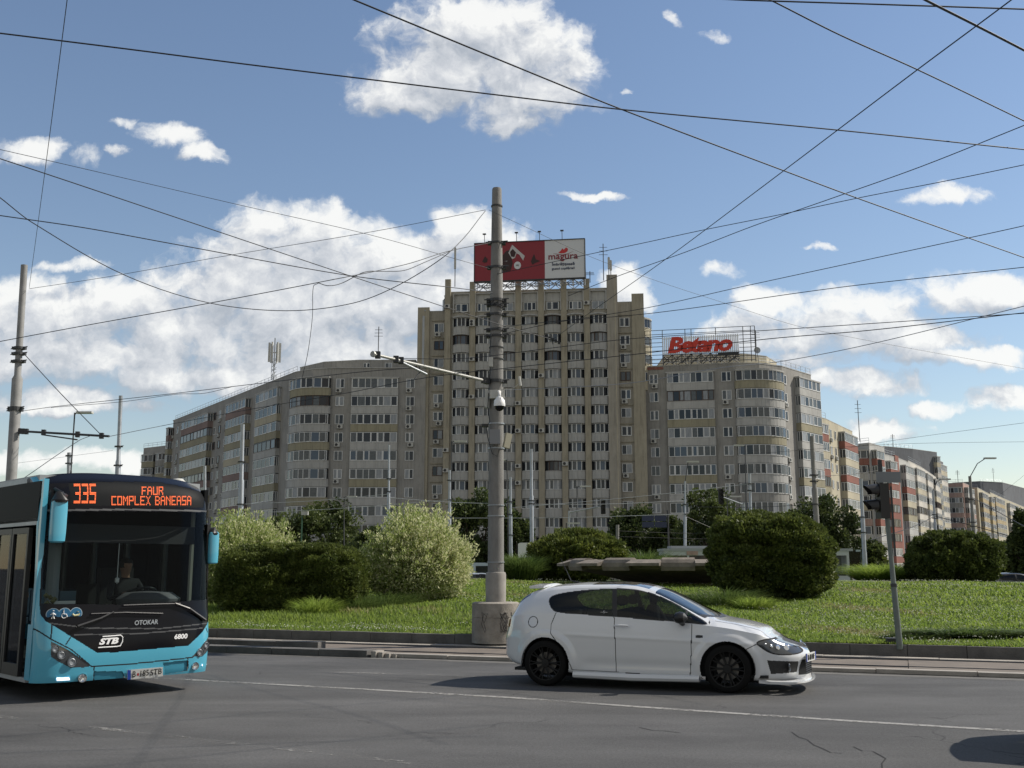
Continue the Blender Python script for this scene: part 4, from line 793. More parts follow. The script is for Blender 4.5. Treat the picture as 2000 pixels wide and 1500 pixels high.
def dish(px, Y, py, label):
    t = empty('satellite_dish', (pxxy(px, Y), Y, Zp(py, Y)), label, 'satellite dish'); m = MB(); m.lathe([(0, .12), (.3, .06), (.5, 0)], 16, (0, 0, 0), 0, 'y'); m.build('dish', M_STEEL, t); m = MB(); m.tube([(0, 0, -1), (0, .1, 0)], .04, 5); m.build('bracket', M_DSTEEL, t)
dish(1497, 153, 684, 'grey satellite dish on the roof right of the red sign')
# ------------------------------------------------------------------ parametric car body
def cub(xs, ys, x):
    """monotone cubic interpolation"""
    xs = np.array(xs, float); ys = np.array(ys, float); x = np.asarray(x, float); h = np.diff(xs); d = np.diff(ys)/h; m = np.zeros(len(xs)); m[0] = d[0]; m[-1] = d[-1]
    for i in range(1, len(xs)-1): m[i] = 0 if d[i-1]*d[i] <= 0 else 2*d[i-1]*d[i]/(d[i-1]+d[i])
    i = np.clip(np.searchsorted(xs, x)-1, 0, len(xs)-2); t = (x-xs[i])/h[i]; t2 = t*t; t3 = t2*t
    return ys[i]*(2*t3-3*t2+1)+h[i]*m[i]*(t3-2*t2+t)+ys[i+1]*(3*t2-2*t3)+h[i]*m[i+1]*(t3-t2)
CL = 4.40; CX = CL/2
def car_grid(nx=420, nt=(5, 22, 26, 34, 46, 14, 12)):
    s = np.linspace(-1, 1, nx)*.9995; x = CX+CX*(.55*np.sin(s*np.pi/2)+.45*s)
    k = np.abs((x-CX)/CX); Wd = .884*(1-k**np.where(x > CX, 4.0, 6.0))**np.where(x > CX, 1/2.2, 1/3.2)
    Wd *= cub([0, .8, 2.2, 3.5, CL], [.975, 1., .985, 1.0, .95], x)
    zt = cub([0, .10, .22, .40, .58, .9, 1.3, 1.75, 2.05, 2.35, 2.7, 3.05, 3.22, 3.5, 3.8, 4.05, 4.2, CL], [.93, 1.0, 1.12, 1.285, 1.37, 1.42, 1.448, 1.455, 1.44, 1.37, 1.215, 1.04, .965, .915, .84, .745, .665, .58], x)
    zb = cub([0, .25, .8, 1.3, 3.0, 3.4, 4.0, CL], [.34, .28, .22, .185, .17, .17, .15, .16], x)
    bl = cub([0, .3, .9, 1.6, 2.3, 3.0, 3.3, 3.7, 4.05, CL], [.86, .965, .965, .94, .91, .885, .86, .79, .70, .54], x); bl = np.minimum(bl, zt-.03)
    cab = sstep(.10, .55, x)*(1-sstep(2.9, 3.3, x))     # 1 where there is a greenhouse
    yr = Wd*(.80-.06*0)*(1-cab)+cab*cub([0, .5, .9, 1.8, 2.3, 3.2, CL], [.60, .56, .585, .60, .60, .70, .70], x); yr = np.minimum(yr, Wd*.9)
    zr = np.where(cab > .5, zt-.075, zt-.035); zr = cab*(zt-.075)+(1-cab)*(bl+(zt-bl)*.62); zr = np.maximum(zr, bl+.006)
    mid = zb+(bl-zb)*.47
    ctl = [(.86*Wd, zb), (.975*Wd, zb+.05), (Wd, mid), (.995*Wd, bl-.17*(bl-zb)/.7), (.945*Wd, bl), (yr, zr), (yr*.78, zt-.022*cab-.008), (yr*0, zt)]
    ys = []; zs = []; tt = []
    C = np.array([[c[0]+0*x, c[1]+0*x] for c in ctl])   # 8,2,nx
    for i in range(7):
        p0 = C[max(i-1, 0)]; p1 = C[i]; p2 = C[i+1]; p3 = C[min(i+2, 7)]; n = nt[i]
        for j in range(n):
            t = j/n; 
            if i in (4,): q = p1+(p2-p1)*t; q = q+np.array([1., 0])[:, None]*(.035*4*t*(1-t))*cab
            else:
                m1 = (p2-p0)/2; m2 = (p3-p1)/2
                if i == 3: m2 = (p2-p1)*.7
                if i == 5: m1 = (p2-p1)*1.0+np.array([0*x, .02*cab])
                if i == 6: m2 = np.array([p2[0]-p1[0], 0*x])
                t2 = t*t; t3 = t2*t; q = p1*(2*t3-3*t2+1)+m1*(t3-2*t2+t)+p2*(3*t2-2*t3)+m2*(t3-t2)
            ys.append(q[0]); zs.append(q[1]); tt.append(i+t)
    ys.append(C[7][0]); zs.append(C[7][1]); tt.append(7.)
    Y = np.array(ys).T; Z = np.array(zs).T; X = np.repeat(x[:, None], Y.shape[1], 1)
    # nose and tail profile: the face leans with height
    fz = cub([0, .15, .22, .32, .46, .60, .72, .80, 1.5], [.0, .005, -.005, -.02, 0.0, -.06, -.19, -.30, -.42], Z); rz = cub([0, .3, .42, .62, .8, .95, 1.1, 1.6], [.10, .05, 0, .0, .035, .05, .09, .12], Z)
    X = X+fz*sstep(3.75, 4.28, X)+rz*(1-sstep(.02, .35, X))
    # door crease and swollen arches
    for wx in (.80, 3.378):
        r = np.hypot(X-wx, Z-.318); ring = sstep(.50, .41, r)*(Z < .78); Y = Y+.022*ring*(Y > .6)
    crease = np.exp(-((Z-(.70-.03*(X-2)))/.028)**2)*sstep(.9, 1.3, X)*(1-sstep(3.6, 4, X)); Y = Y+.007*crease*(Y > .6); Y = Y-.014*np.exp(-((Z-.33)/.07)**2)*sstep(1.25, 1.5, X)*(1-sstep(2.85, 3.0, X))
    return X, Y, Z, np.array(tt)
def inpoly(P, x, y):
    P = np.asarray(P); c = np.zeros(x.shape, bool); j = len(P)-1
    for i in range(len(P)):
        xi, yi = P[i]; xj, yj = P[j]; 
        with np.errstate(divide='ignore', invalid='ignore'): c ^= ((yi > y) != (yj > y)) & (x < (xj-xi)*(y-yi)/(yj-yi+1e-12)+xi)
        j = i
    return c
def pdist(P, x, y):
    d = np.full(x.shape, 9.); 
    for (ax, ay), (bx, by) in zip(P[:-1], P[1:]):
        t = np.clip(((x-ax)*(bx-ax)+(y-ay)*(by-ay))/((bx-ax)**2+(by-ay)**2+1e-12), 0, 1); d = np.minimum(d, np.hypot(x-ax-t*(bx-ax), y-ay-t*(by-ay)))
    return d
CAR0 = np.array([.467, 15.238]); CANG = -.3552; CE = np.array([math.cos(CANG), math.sin(CANG)]); CN = np.array([-CE[1], CE[0]])
def cpx(px, py, inset=0.0):
    """photo pixel -> (x, z) on the near side of the car, inset from its flank"""
    p = at_plane(px, py, CAR0+CN*inset, CN); v = np.array(p[:2])-CAR0; return (float(v@CE)+.80, p[2])
def smoothpoly(P, n=6):
    P = [np.array(p) for p in P]; out = []; k = len(P)
    for i in range(k):
        p0, p1, p2, p3 = P[i-1], P[i], P[(i+1) % k], P[(i+2) % k]
        for j in range(n):
            t = j/n; out.append(tuple(.5*((2*p1)+(-p0+p2)*t+(2*p0-5*p1+4*p2-p3)*t*t+(-p0+3*p1-3*p2+p3)*t**3)))
    return out
M_CARW = mat('white car paint', (.64, .65, .66), .25, coat=1); M_SEAM = mat('panel gap', (.01, .01, .01), .9); M_RUB = mat('tyre rubber', (.010, .010, .010), .85, spec=.12); M_RIMB = mat('black wheel rim', (.009, .009, .009), .5, spec=.3)
M_CGL = glassmat('tinted car glass', (.34, .38, .37), 1.4); M_WSG = glassmat('windscreen glass', (.30, .34, .34), 2.3, .02); M_GRILL = mat('black honeycomb grille', (.012, .012, .012), .6, c2=(.03, .03, .03), scale=60)
M_LENS = mat('headlamp glass', (.045, .05, .055), .1, coat=1); M_CHR = mat('bright reflector', (.75, .75, .75), .12, 1.0); M_REDL = mat('tail lamp red', (.25, .01, .01), .15, coat=1); M_DISC = mat('brake disc', (.14, .13, .12), .5, .7); M_SROOF = mat('black glass roof', (.01, .01, .012), .08, coat=1)
M_INT = mat('dark interior', (.014, .014, .015), .8); M_SEAT = mat('seat fabric', (.02, .02, .022), .9)
M_PLATE = mat('number plate white', (.62, .62, .60), .4); M_PLB = mat('number plate blue', (.02, .06, .35), .4); M_INK = mat('black lettering', (.01, .01, .01), .5)
def wheel_mesh(R_=.318, w=.215, detail=True):
    mb = MB(); n = 40; prof = [(.235, -w/2), (R_-.03, -w/2-.004), (R_-.006, -w/2+.02), (R_, -w*.2), (R_, w*.2), (R_-.006, w/2-.02), (R_-.03, w/2+.004), (.235, w/2), (.225, w/2-.02), (.22, -w/2+.02), (.235, -w/2)]
    mb.lathe(prof, n, axis='y'); return mb.mesh('tyre', M_RUB, True)
def rim_mesh():
    mb = MB(); w = .215; f = -w/2
    mb.lathe([(.237, f-.004), (.228, f-.002), (.215, f+.05), (.215, .08)], 40, axis='y'); mb.lathe([(0, f+.012), (.055, f+.014), (.062, f+.03), (.05, f+.06)], 20, axis='y')
    for k in range(10):
        for s_ in (-.11, .11):
            a = 2*math.pi*k/10; a2 = a+s_; c, s = math.cos(a), math.sin(a); c2, s2 = math.cos(a2), math.sin(a2)
            mb.tube([(.05*c, f+.03, .05*s), (.14*(c+c2)/2, f+.028, .14*(s+s2)/2), (.225*c2, f+.012, .225*s2)], [.013, .010, .010], 5)
    return mb.mesh('rim', M_RIMB)
def disc_mesh(): mb = MB(); mb.lathe([(.02, -.03), (.15, -.03), (.15, -.01), (.02, -.01)], 28, axis='y'); return mb.mesh('brake_disc', M_DISC)
TY, RI, DI = wheel_mesh(), rim_mesh(), disc_mesh()
def make_car(name, label, loc, ang, paint, group=None, hero=False, mirrorc=None, q=1.0):
    t = empty(name, loc, label, 'car', group, ang)
    X, Y, Z, T_ = car_grid(560 if hero else 150, (5, 30, 32, 40, 50, 14, 12) if hero else (2, 6, 8, 10, 14, 5, 4)); nx, nt = X.shape
    V = np.stack([X-.80, .884-Y, Z], -1)      # local frame: origin at the near rear wheel contact, +x forward, +y to the far side
    xc = (X[:-1, :-1]+X[1:, :-1]+X[1:, 1:]+X[:-1, 1:])/4; zc = (Z[:-1, :-1]+Z[1:, :-1]+Z[1:, 1:]+Z[:-1, 1:])/4; yc = (Y[:-1, :-1]+Y[1:, :-1]+Y[1:, 1:]+Y[:-1, 1:])/4; tc_ = np.repeat(((T_[:-1]+T_[1:])/2)[None], nx-1, 0)
    gl = lambda L_: smoothpoly([cpx(a, b, .13) for a, b in L_], 4); sd = lambda L_: [cpx(a, b, .0) for a, b in L_]; si = lambda L_, i_: smoothpoly([cpx(a, b, i_) for a, b in L_], 5)
    sideglass = gl([(1070, 1173), (1077, 1163), (1108, 1156), (1160, 1151), (1215, 1150), (1262, 1157), (1310, 1176), (1350, 1198), (1383, 1219), (1340, 1216), (1270, 1210), (1180, 1203), (1100, 1197), (1080, 1190)])
    code = np.zeros(xc.shape, int)  # 0 body
    gwin = inpoly(sideglass, xc, zc) & (tc_ > 3.9) & (tc_ < 5.15) & (yc > .45)
    code[gwin] = 1
    bp = [cpx(1196, 1150, .13), cpx(1202, 1206, .08)]; pil = pdist(bp, xc, zc) < .035; code[gwin & pil] = 2
    qp = [cpx(1340, 1190, .13), cpx(1338, 1216, .1)]; code[gwin & (pdist(qp, xc, zc) < .014)] = 2
    edge = pdist(sideglass+[sideglass[0]], xc, zc) < .012; code[gwin & edge] = 2
    ws = (xc > 2.36+.10*(yc/.6)**2*0) & (xc < 3.17-.16*(yc/.62)**2) & (tc_ > 5.12); ws &= xc > 2.32+.05*0; code[ws] = 3
    code[(xc >= 3.17-.16*(yc/.62)**2) & (xc < 3.235-.14*(yc/.62)**2) & (tc_ > 5.12)] = 2
    rw = (xc < .47) & (xc > .15) & (tc_ > 5.2); code[rw] = 3
    sr = (xc > 1.42) & (xc < 2.26) & (tc_ > 5.75); code[sr] = 4
    for sx in (3.378, .80):
        r = np.hypot(xc-sx, zc-.318); code[(r < .362) & (yc > .55) & (tc_ < 4)] = 9
    hl = si([(1478, 1256), (1492, 1250), (1512, 1250), (1534, 1256), (1553, 1267), (1561, 1277), (1545, 1281), (1520, 1280), (1502, 1275), (1487, 1265)], .12); m_ = inpoly(hl, xc, zc) & (yc > .25) & (xc > 3.4); code[m_] = 5
    code[(xc > 3.6) & (pdist(hl+[hl[0]], xc, zc) < .008) & (yc > .25) & (tc_ > 2)] = 7
    tl = [(.0, .86), (.06, .95), (.20, .90), (.17, .80), (.03, .78)]; code[inpoly(tl, xc, zc) & (yc > .45)] = 6
    # front openings in (y, z)
    fr = xc > 3.95
    g1 = smoothpoly([(0, .70), (.20, .69), (.235, .645), (.17, .565), (.0, .545), (-.17, .565), (-.235, .645), (-.20, .69)], 4); code[fr & inpoly(g1, yc, zc)] = 8; code[fr & (pdist(g1+[g1[0]], yc, zc) < .014)] = 10
    g2 = [(-.36, .43), (.36, .43), (.42, .23), (-.42, .23)]; code[fr & inpoly(g2, yc, zc)] = 8
    si_ = sd([(1490, 1301), (1552, 1305), (1547, 1325), (1497, 1330)]); si_ = [(3.89, .435), (4.27, .41), (4.24, .27), (3.93, .255)]; code[(xc > 3.8) & inpoly(si_, xc, zc) & (yc > .38)] = 8
    if hero:
        seams = [sd([(1197, 1204), (1201, 1250), (1202, 1313)]), sd([(1350, 1220), (1350, 1270), (1347, 1325)]), sd([(1083, 1197), (1075, 1220), (1075, 1236), (1094, 1262), (1112, 1293), (1117, 1308), (1202, 1313), (1260, 1319), (1347, 1325)]),
                 [(3.13, .985), (3.14, .90)], sd([(1452, 1271), (1466, 1264), (1478, 1258)])]
        for sm in seams: code[(code == 0) & (pdist(sm, xc, zc) < .0056) & (yc > .5) & (tc_ < 5)] = 7
        cc = cpx(1038, 1215); ring = np.abs(np.hypot(xc-cc[0], zc-cc[1])-.075) < .0055; code[(code == 0) & ring & (yc > .6)] = 7
        code[(code == 0) & (np.abs(yc-(.66-.10*sstep(3.2, 4.1, xc))) < .006) & (xc > 3.2) & (xc < 4.02) & (tc_ > 4.3)] = 7
        k2 = (xc > 2.97) & (xc < 3.06) & (np.abs(zc-.735) < .018) & (yc > .7); code[k2] = 2
    idx = np.arange(nx*nt).reshape(nx, nt); Qf = np.stack([idx[:-1, :-1], idx[1:, :-1], idx[1:, 1:], idx[:-1, 1:]], -1)
    near = V.reshape(-1, 3); far = near.copy(); far[:, 1] = 1.768-far[:, 1]
    def part(nm, codes, m_, parent=t, sides=(0, 1), push=0., smooth=True):
        sel = np.isin(code, codes); q_ = Qf[sel].reshape(-1, 4)
        if not len(q_): return None
        Vs = []; Fs = []; o = 0
        for s_ in sides:
            vv = near if s_ == 0 else far; ff = q_ if s_ == 0 else q_[:, ::-1]; u_, inv = np.unique(ff, return_inverse=True); Vs.append(vv[u_]); Fs.append(inv.reshape(-1, 4)+o); o += len(u_)
        V_ = np.concatenate(Vs)
        o_ = put(npmesh(nm, V_, np.concatenate(Fs), m_, smooth=smooth), nm, parent)
        if len(sides) == 2:
            bm = bmesh.new(); bm.from_mesh(o_.data); bmesh.ops.remove_doubles(bm, verts=bm.verts, dist=.0004); bmesh.ops.recalc_face_normals(bm, faces=bm.faces) if nm == 'body' else None; bm.to_mesh(o_.data); bm.free()
        return o_
    body_ = part('body', [0], paint); part('panel_gap', [7], M_SEAM, body_)
    for s_ in (0, 1): part('side_window', [1], M_CGL, sides=(s_,)); part('headlight', [5], M_LENS, sides=(s_,)); part('tail_light', [6], M_REDL, sides=(s_,))
    part('window_trim', [2], M_BLK, body_); code[rw] = 11 if rw.any() else 0; part('windscreen', [3], M_WSG); part('rear_window', [11], M_WSG); part('sunroof', [4], M_SROOF); part('grille', [8], M_GRILL); part('grille_surround', [10], M_CHR)
    # wheels, arches, floor, interior
    for (x, y, rz_) in ((0, .11, 0), (2.578, .11, 0), (0, 1.658, math.pi), (2.578, 1.658, math.pi)):
        w = empty('wheel', (x, y, .318), None, None); w.parent = t; w.rotation_euler = (0, 0, rz_)
        for nm, me in (('tyre', TY), ('rim', RI), ('brake_disc', DI)): put(me, nm, w)
        if rz_ == 0 or True:
            mb = MB(); k = 18; sgn = 1
            V_ = []; 
            for j in range(k+1):
                a = math.pi*(1.12*j/k-.06); V_ += [(.368*math.cos(a), 0, .368*math.sin(a)), (.368*math.cos(a), .36, .368*math.sin(a))]
            mb.add(V_, [(2*j, 2*j+1, 2*j+3, 2*j+2) for j in range(k)]); mb.box(-.36, .36, .34, .36, -.2, .36); mb.build('arch_liner', M_INT, t, loc=(x, .035 if rz_ == 0 else 1.733, .318), rz=rz_)
    mb = MB(); mb.box(-.5, 3.1, .12, 1.65, .2, .24); mb.build('underbody', M_INT, t)
    mb = MB(); mb.box(.35, 2.6, .15, 1.62, .24, .55); mb.box(1.9, 2.55, .18, 1.58, .5, .86); mb.build('dashboard', M_INT, t)
    for (x, y) in ((1.22, .28), (1.22, .98)):
        st = empty('seat', (x, y+.24, .45), None, None); st.parent = t; mb = MB(); mb.box(-.1, .45, -.22, .22, 0, .14); mb.tube([(-.08, 0, .1), (-.2, 0, .62)], [.2, .15], 10); mb.build('seat_shell', M_SEAT, st); mb = MB(); mb.tube([(-.2, -.11, .74), (-.2, .11, .74)], .075, 8); mb.build('headrest', M_SEAT, st)
    mb = MB(); mb.box(.05, .5, .2, 1.56, .45, .62); mb.box(-.05, .12, .2, 1.56, .5, 1.02); mb.build('rear_bench', M_SEAT, t)
    # mirrors, spoiler, lip, sills, handles, aerial, plate
    for s_ in (0, 1):
        y = -.075 if s_ == 0 else 1.843; mb = MB(); mb.tube([(1.99, y+(.11 if s_ == 0 else -.11), .90), (1.97, y+(.03 if s_ == 0 else -.03), .93)], [.035, .03], 8)
        V_ = []; r_ = [(0, .02), (.03, .065), (.09, .085), (.15, .07), (.19, .02)]
        for dx, rr in r_:
            for k in range(12): a = 2*math.pi*k/12; V_.append((1.885+dx, y+rr*1.25*math.cos(a), .985+rr*math.sin(a)))
        mb.add(V_, [(i*12+k, i*12+(k+1) % 12, (i+1)*12+(k+1) % 12, (i+1)*12+k) for i in range(4) for k in range(12)]+[tuple(range(12)), tuple(range(59, 47, -1))]); mb.build('mirror', M_BLK if mirrorc is None else mirrorc, t, True)
    sp = MB(); V_ = []
    for j in range(9):
        yy = .884+(j/8-.5)*1.02; b_ = .05*(2*j/8-1)**2
        V_ += [(-.42+b_, yy, 1.405-b_*.5), (-.30, yy, 1.425-b_*.6), (-.13, yy, 1.425-b_*.7), (-.14, yy, 1.385-b_*.5), (-.40+b_, yy, 1.378-b_*.5)]
    sp.add(V_, [(j*5+k, j*5+(k+1) % 5, (j+1)*5+(k+1) % 5, (j+1)*5+k) for j in range(8) for k in range(5)]+[tuple(range(5)), tuple(range(44, 39, -1))]); sp.build('roof_spoiler', paint, t, True)
    for y in (.015, 1.753):
        sl_ = MB(); sl_.tube([(.42, y, .175), (1.3, y-.015*(1 if y < 1 else -1), .165), (2.2, y, .175)], [.045, .05, .045], 8)
        sl_.build('side_skirt', paint, t, True)
    li = MB(); V_ = []
    for j in range(25):
        a = math.pi*(j/24-.5); r1 = (abs(math.cos(a))**.42); yy = .884+.80*math.sin(a); xx = 3.10+.51*r1; V_ += [(xx, yy, .135), (xx+.03, yy, .15), (xx+.028, yy, .17), (xx-.12, yy*.97+.0265, .18), (xx-.12, yy*.97+.0265, .14)]
    li.add(V_, [(j*5+k, j*5+(k+1) % 5, (j+1)*5+(k+1) % 5, (j+1)*5+k) for j in range(24) for k in range(5)]); li.build('front_lip', paint, t, True)
    if hero:
        hx, hz = cpx(1214, 1222); m = MB(); m.tube([(hx-.80-.1, -.012, hz), (hx-.8, -.028, hz+.004), (hx-.7, -.012, hz)], [.012, .016, .012], 8); m.build('door_handle', paint, t, True)
        m = MB(); m.tube([(.27, .884, 1.43), (.13, .884, 1.47), (-.03, .884, 1.80)], [.02, .008, .003], 6); m.build('aerial', M_BLK, t)
        for s_ in (-1, 1):
            for (qx, qy, rr) in ((1506, 1262, .022), (1518, 1265, .034), (1533, 1266, .044), (1495, 1258, .014)):
                tx_, tz_ = cpx(qx, qy, .22); msk = T_ > 2; dd = (X-tx_)**2+(Z-tz_)**2+np.where(np.repeat(msk[None], nx, 0), 0, 9); i_, j_ = np.unravel_index(np.argmin(dd), dd.shape); yy = Y[i_, j_]
                m = MB(); n_ = 12; c_ = Vector((X[i_, j_]-.80+.006, .884-s_*-1*yy*-1 if False else .884+s_*yy+s_*.006, Z[i_, j_]+.004)); nrm = Vector((.62, s_*.70, .33)).normalized(); a1_ = nrm.orthogonal().normalized(); a2_ = nrm.cross(a1_)
                m.add([tuple(c_+nrm*.01)]+[tuple(c_+a1_*rr*math.cos(2*math.pi*k/n_)+a2_*rr*math.sin(2*math.pi*k/n_)) for k in range(n_)], [(0, 1+k, 1+(k+1) % n_) for k in range(n_)]); m.build('lamp_reflector', M_CHR, t, True)
            m = MB(); m.lathe([(0, .0), (.04, .0), (.055, .012), (.06, .0)], 18, (3.36, .884+s_*.585, .335), axis='x'); m.build('fog_lamp', M_LENS, t, True)
        pl = empty('number_plate', (3.60, .80, .45), None, None); pl.parent = t; pl.rotation_euler = (0, 0, -.16); m = MB(); m.box(0, .012, -.26, .26, -.055, .055); m.build('plate', M_PLATE, pl); m = MB(); m.box(.003, .014, .22, .262, -.055, .055); m.box(.003, .014, -.26, -.222, -.055, .055); m.build('blue_strip', M_PLB, pl)
        o_ = put(fit_text(text_mesh('B 60 NF', 1, .002, mats=M_INK, off=.015), .36, .075), 'lettering', pl); o_.matrix_local = basis((.016, -.19, -.037), (0, 1, 0), (0, 0, 1), (1, 0, 0))
        m = MB(); m.tube([(3.53, .884, .60), (3.49, .80, .64), (3.47, .884, .66), (3.49, .97, .62)], .012, 6); m.build('badge', M_CHR, t)
        # honeycomb bars over the lower grille
        m = MB()
        for j in range(6): z = .26+.027*j; m.tube([(3.56, .884-.40, z), (3.60, .884, z), (3.56, .884+.40, z)], .005, 4)
        for j in range(-14, 15): m.tube([(3.60-.04*abs(j)/14, .884+j*.028, .25), (3.60-.04*abs(j)/14, .884+j*.028+.012, .41)], .004, 4)
        m.build('grille_bars', M_BLK, t)
        o_ = put(fit_text(text_mesh('~S~', 1, .001, mats=M_PLATE), .10, .035), 'window_sticker', t); a_ = cpx(1184, 1196, .1); o_.matrix_local = basis((a_[0]-.87, .045, a_[1]-.01), (1, 0, 0), (0, .3, 1), (0, -1, .3))
    return t
hero_car = make_car('white_hatchback', 'white five door hatchback with black wheels crossing in front of the lawn', (CAR0[0], CAR0[1], 0), CANG, M_CARW, hero=True)
M_SIL = mat('silver blue car paint', (.38, .42, .47), .3, coat=.8); M_DKC = mat('dark car paint', (.03, .032, .036), .3, coat=.8)
p = PY(905, 63); make_car('parked_car', 'pale silver car roof left of the concrete pole, below the pale blue van', (p[0], p[1], -.05), -.2, M_SIL, 'cars beyond the roundabout')
p = PY(1950, 62); make_car('parked_car', 'dark car roof showing over the lawn at the right edge', (p[0], p[1], -.05), -.15, M_DKC, 'cars beyond the roundabout')
make_car('passing_car', 'dark car just outside the right edge, casting the shadow on the asphalt', (5.55, 9.35, 0), -.3552, M_DKC)
# ------------------------------------------------------------------ people
M_SKIN = mat('skin', (.36, .20, .14), .55); M_CLO = mat('dark jacket cloth', (.022, .022, .026), .9); M_HAIR = mat('dark hair', (.012, .009, .008), .7)
def person(label, loc, rz, hand=True, parent_scale=1.0):
    """seated driver, hands on the wheel: skinned skeleton facing +x, origin at the seat"""
    J = {'pel': (0, 0, .10, .13), 'wai': (.01, 0, .28, .13), 'che': (.03, 0, .46, .15), 'nb': (.03, 0, .58, .07), 'nk': (.045, 0, .65, .055), 'hd': (.06, 0, .74, .085), 'ht': (.055, 0, .83, .082), 'nose': (.155, 0, .755, .016)}
    Ed = [('pel', 'wai'), ('wai', 'che'), ('che', 'nb'), ('nb', 'nk'), ('nk', 'hd'), ('hd', 'ht'), ('hd', 'nose')]
    for s, g_ in ((1, 'l'), (-1, 'r')):
        J.update({g_+'sh': (.03, s*.19, .53, .065), g_+'el': (.17, s*.27, .30, .045), g_+'wr': (.42, s*.19, .36, .028), g_+'pa': (.49, s*.175, .385, .03), g_+'hip': (.02, s*.09, .08, .09), g_+'kn': (.43, s*.12, .13, .065), g_+'an': (.52, s*.12, -.27, .042), g_+'to': (.66, s*.13, -.31, .035), g_+'ear': (.05, s*.085, .76, .014)})
        Ed += [('che', g_+'sh'), (g_+'sh', g_+'el'), (g_+'el', g_+'wr'), (g_+'wr', g_+'pa'), ('pel', g_+'hip'), (g_+'hip', g_+'kn'), (g_+'kn', g_+'an'), (g_+'an', g_+'to'), ('hd', g_+'ear')]
        for k in range(4):
            yy = s*(.175-.022*(k-1.5)); J[f'{g_}f{k}a'] = (.545, yy, .40-.004*abs(k-1.5), .0095); J[f'{g_}f{k}b'] = (.575, yy, .385, .0085); J[f'{g_}f{k}c'] = (.572, yy, .358+.004*k, .0075)
            Ed += [(g_+'pa', f'{g_}f{k}a'), (f'{g_}f{k}a', f'{g_}f{k}b'), (f'{g_}f{k}b', f'{g_}f{k}c')]
        J[g_+'ta'] = (.49, s*.125, .385, .011); J[g_+'tb'] = (.53, s*.115, .37, .009); Ed += [(g_+'pa', g_+'ta'), (g_+'ta', g_+'tb')]
    nm = list(J); me = bpy.data.meshes.new('body'); me.from_pydata([J[k][:3] for k in nm], [(nm.index(a), nm.index(b)) for a, b in Ed], []); o = bpy.data.objects.new('person', me); COL.objects.link(o)
    md = o.modifiers.new('skin', 'SKIN'); md.use_smooth_shade = True
    sk = me.skin_vertices[0].data if me.skin_vertices else None
    if sk is None:
        bm = bmesh.new(); bm.from_mesh(me); bm.verts.layers.skin.verify(); bm.to_mesh(me); bm.free(); sk = me.skin_vertices[0].data
    for i, k in enumerate(nm): sk[i].radius = (J[k][3], J[k][3]); sk[i].use_root = (k == 'pel')
    sb = o.modifiers.new('sub', 'SUBSURF'); sb.levels = 2; sb.render_levels = 2
    dg = bpy.context.evaluated_depsgraph_get(); dg.update(); m2 = bpy.data.meshes.new_from_object(o.evaluated_get(dg)); bpy.data.objects.remove(o)
    m2.name = 'person'; m2.materials.clear(); [m2.materials.append(x) for x in (M_CLO, M_SKIN)]
    for p in m2.polygons:
        c = p.center; p.material_index = 1 if (c.z > .60 or c.x > .44 and c.z > .2) else 0
    o = bpy.data.objects.new('person', m2); COL.objects.link(o); o.location = loc; o.rotation_euler = (0, 0, rz); tag(o, label, 'person')
    h = MB(); h.lathe([(.096, -.02), (.1, .03), (.085, .085), (.05, .115), (0, .125)], 16, (.043, 0, .76)); h.build('hair', M_HAIR, o, True); return o
cw = lambda x, y: (float(CAR0[0]+CE[0]*x+CN[0]*y), float(CAR0[1]+CE[1]*x+CN[1]*y))
q_ = cw(1.28, 1.22); person('driver of the white hatchback, dim behind the tinted side glass', (q_[0], q_[1], .53), CANG)
# ------------------------------------------------------------------ turquoise city bus
BA = np.array([-5.87, 13.22]); BAN = .757; BSC = .947; BE = np.array([math.cos(BAN), math.sin(BAN)]); BF = np.array([BE[1], -BE[0]])   # BE: across the front, BF: forward
BO = BA+BE*1.25*BSC-BF*.0
def bow(y): a = min(abs(y)/1.25, .9999); return -.27*(1-(1-a**5.0)**(1/2.4))
def lean(z): return float(cub([.2, .34, .6, 1.0, 1.15, 2.35, 2.75, 2.95, 3.1], [-.04, 0, .02, -.01, -.04, -.20, -.27, -.36, -.60], z))
def bpx(px, py, off=0.):
    """photo pixel on the bus front -> (y, z) of the bus"""
    x = 0.
    for _ in range(7):
        o = BO+BF*(x*BSC); p = at_plane(px, py, o, BF); v = np.array(p[:2])-o; y = float(v@BE)/BSC; z = p[2]/BSC; x = bow(y)+lean(z)+off
    return (y, z)
def c1(x, y): return (x/2.884, 880+y/2.884)
def c2_(x, y): return (40+x/4.839, 1040+y/4.839)
def B1(L_): return [bpx(*c1(*p)) for p in L_]
def B2(L_): return [bpx(*c2_(*p)) for p in L_]
M_BLUE = mat('turquoise bus paint', (.075, .36, .50), .3, coat=.6); M_BBLK = mat('gloss black panel', (.006, .006, .008), .16, spec=.22); M_BGL = glassmat('bus windscreen glass', (.62, .68, .67), 1.22, .015); M_BSG = glassmat('bus side glass', (.55, .60, .58), 1.22, .02)
M_LED = mat('orange led', (1.0, .17, .05), .5, em=1.1); M_WGR = mat('white print', (.75, .75, .75), .5); M_GRYP = mat('grey plastic', (.06, .062, .065), .5); M_LITE = mat('daylight lamp', (.9, .93, 1.0), .2, em=1.2)
M_ROOFG = mat('bus roof grey', (.30, .32, .33), .5); M_BDARK = mat('dark bus glass panel', (.012, .013, .014), .5, spec=.05)
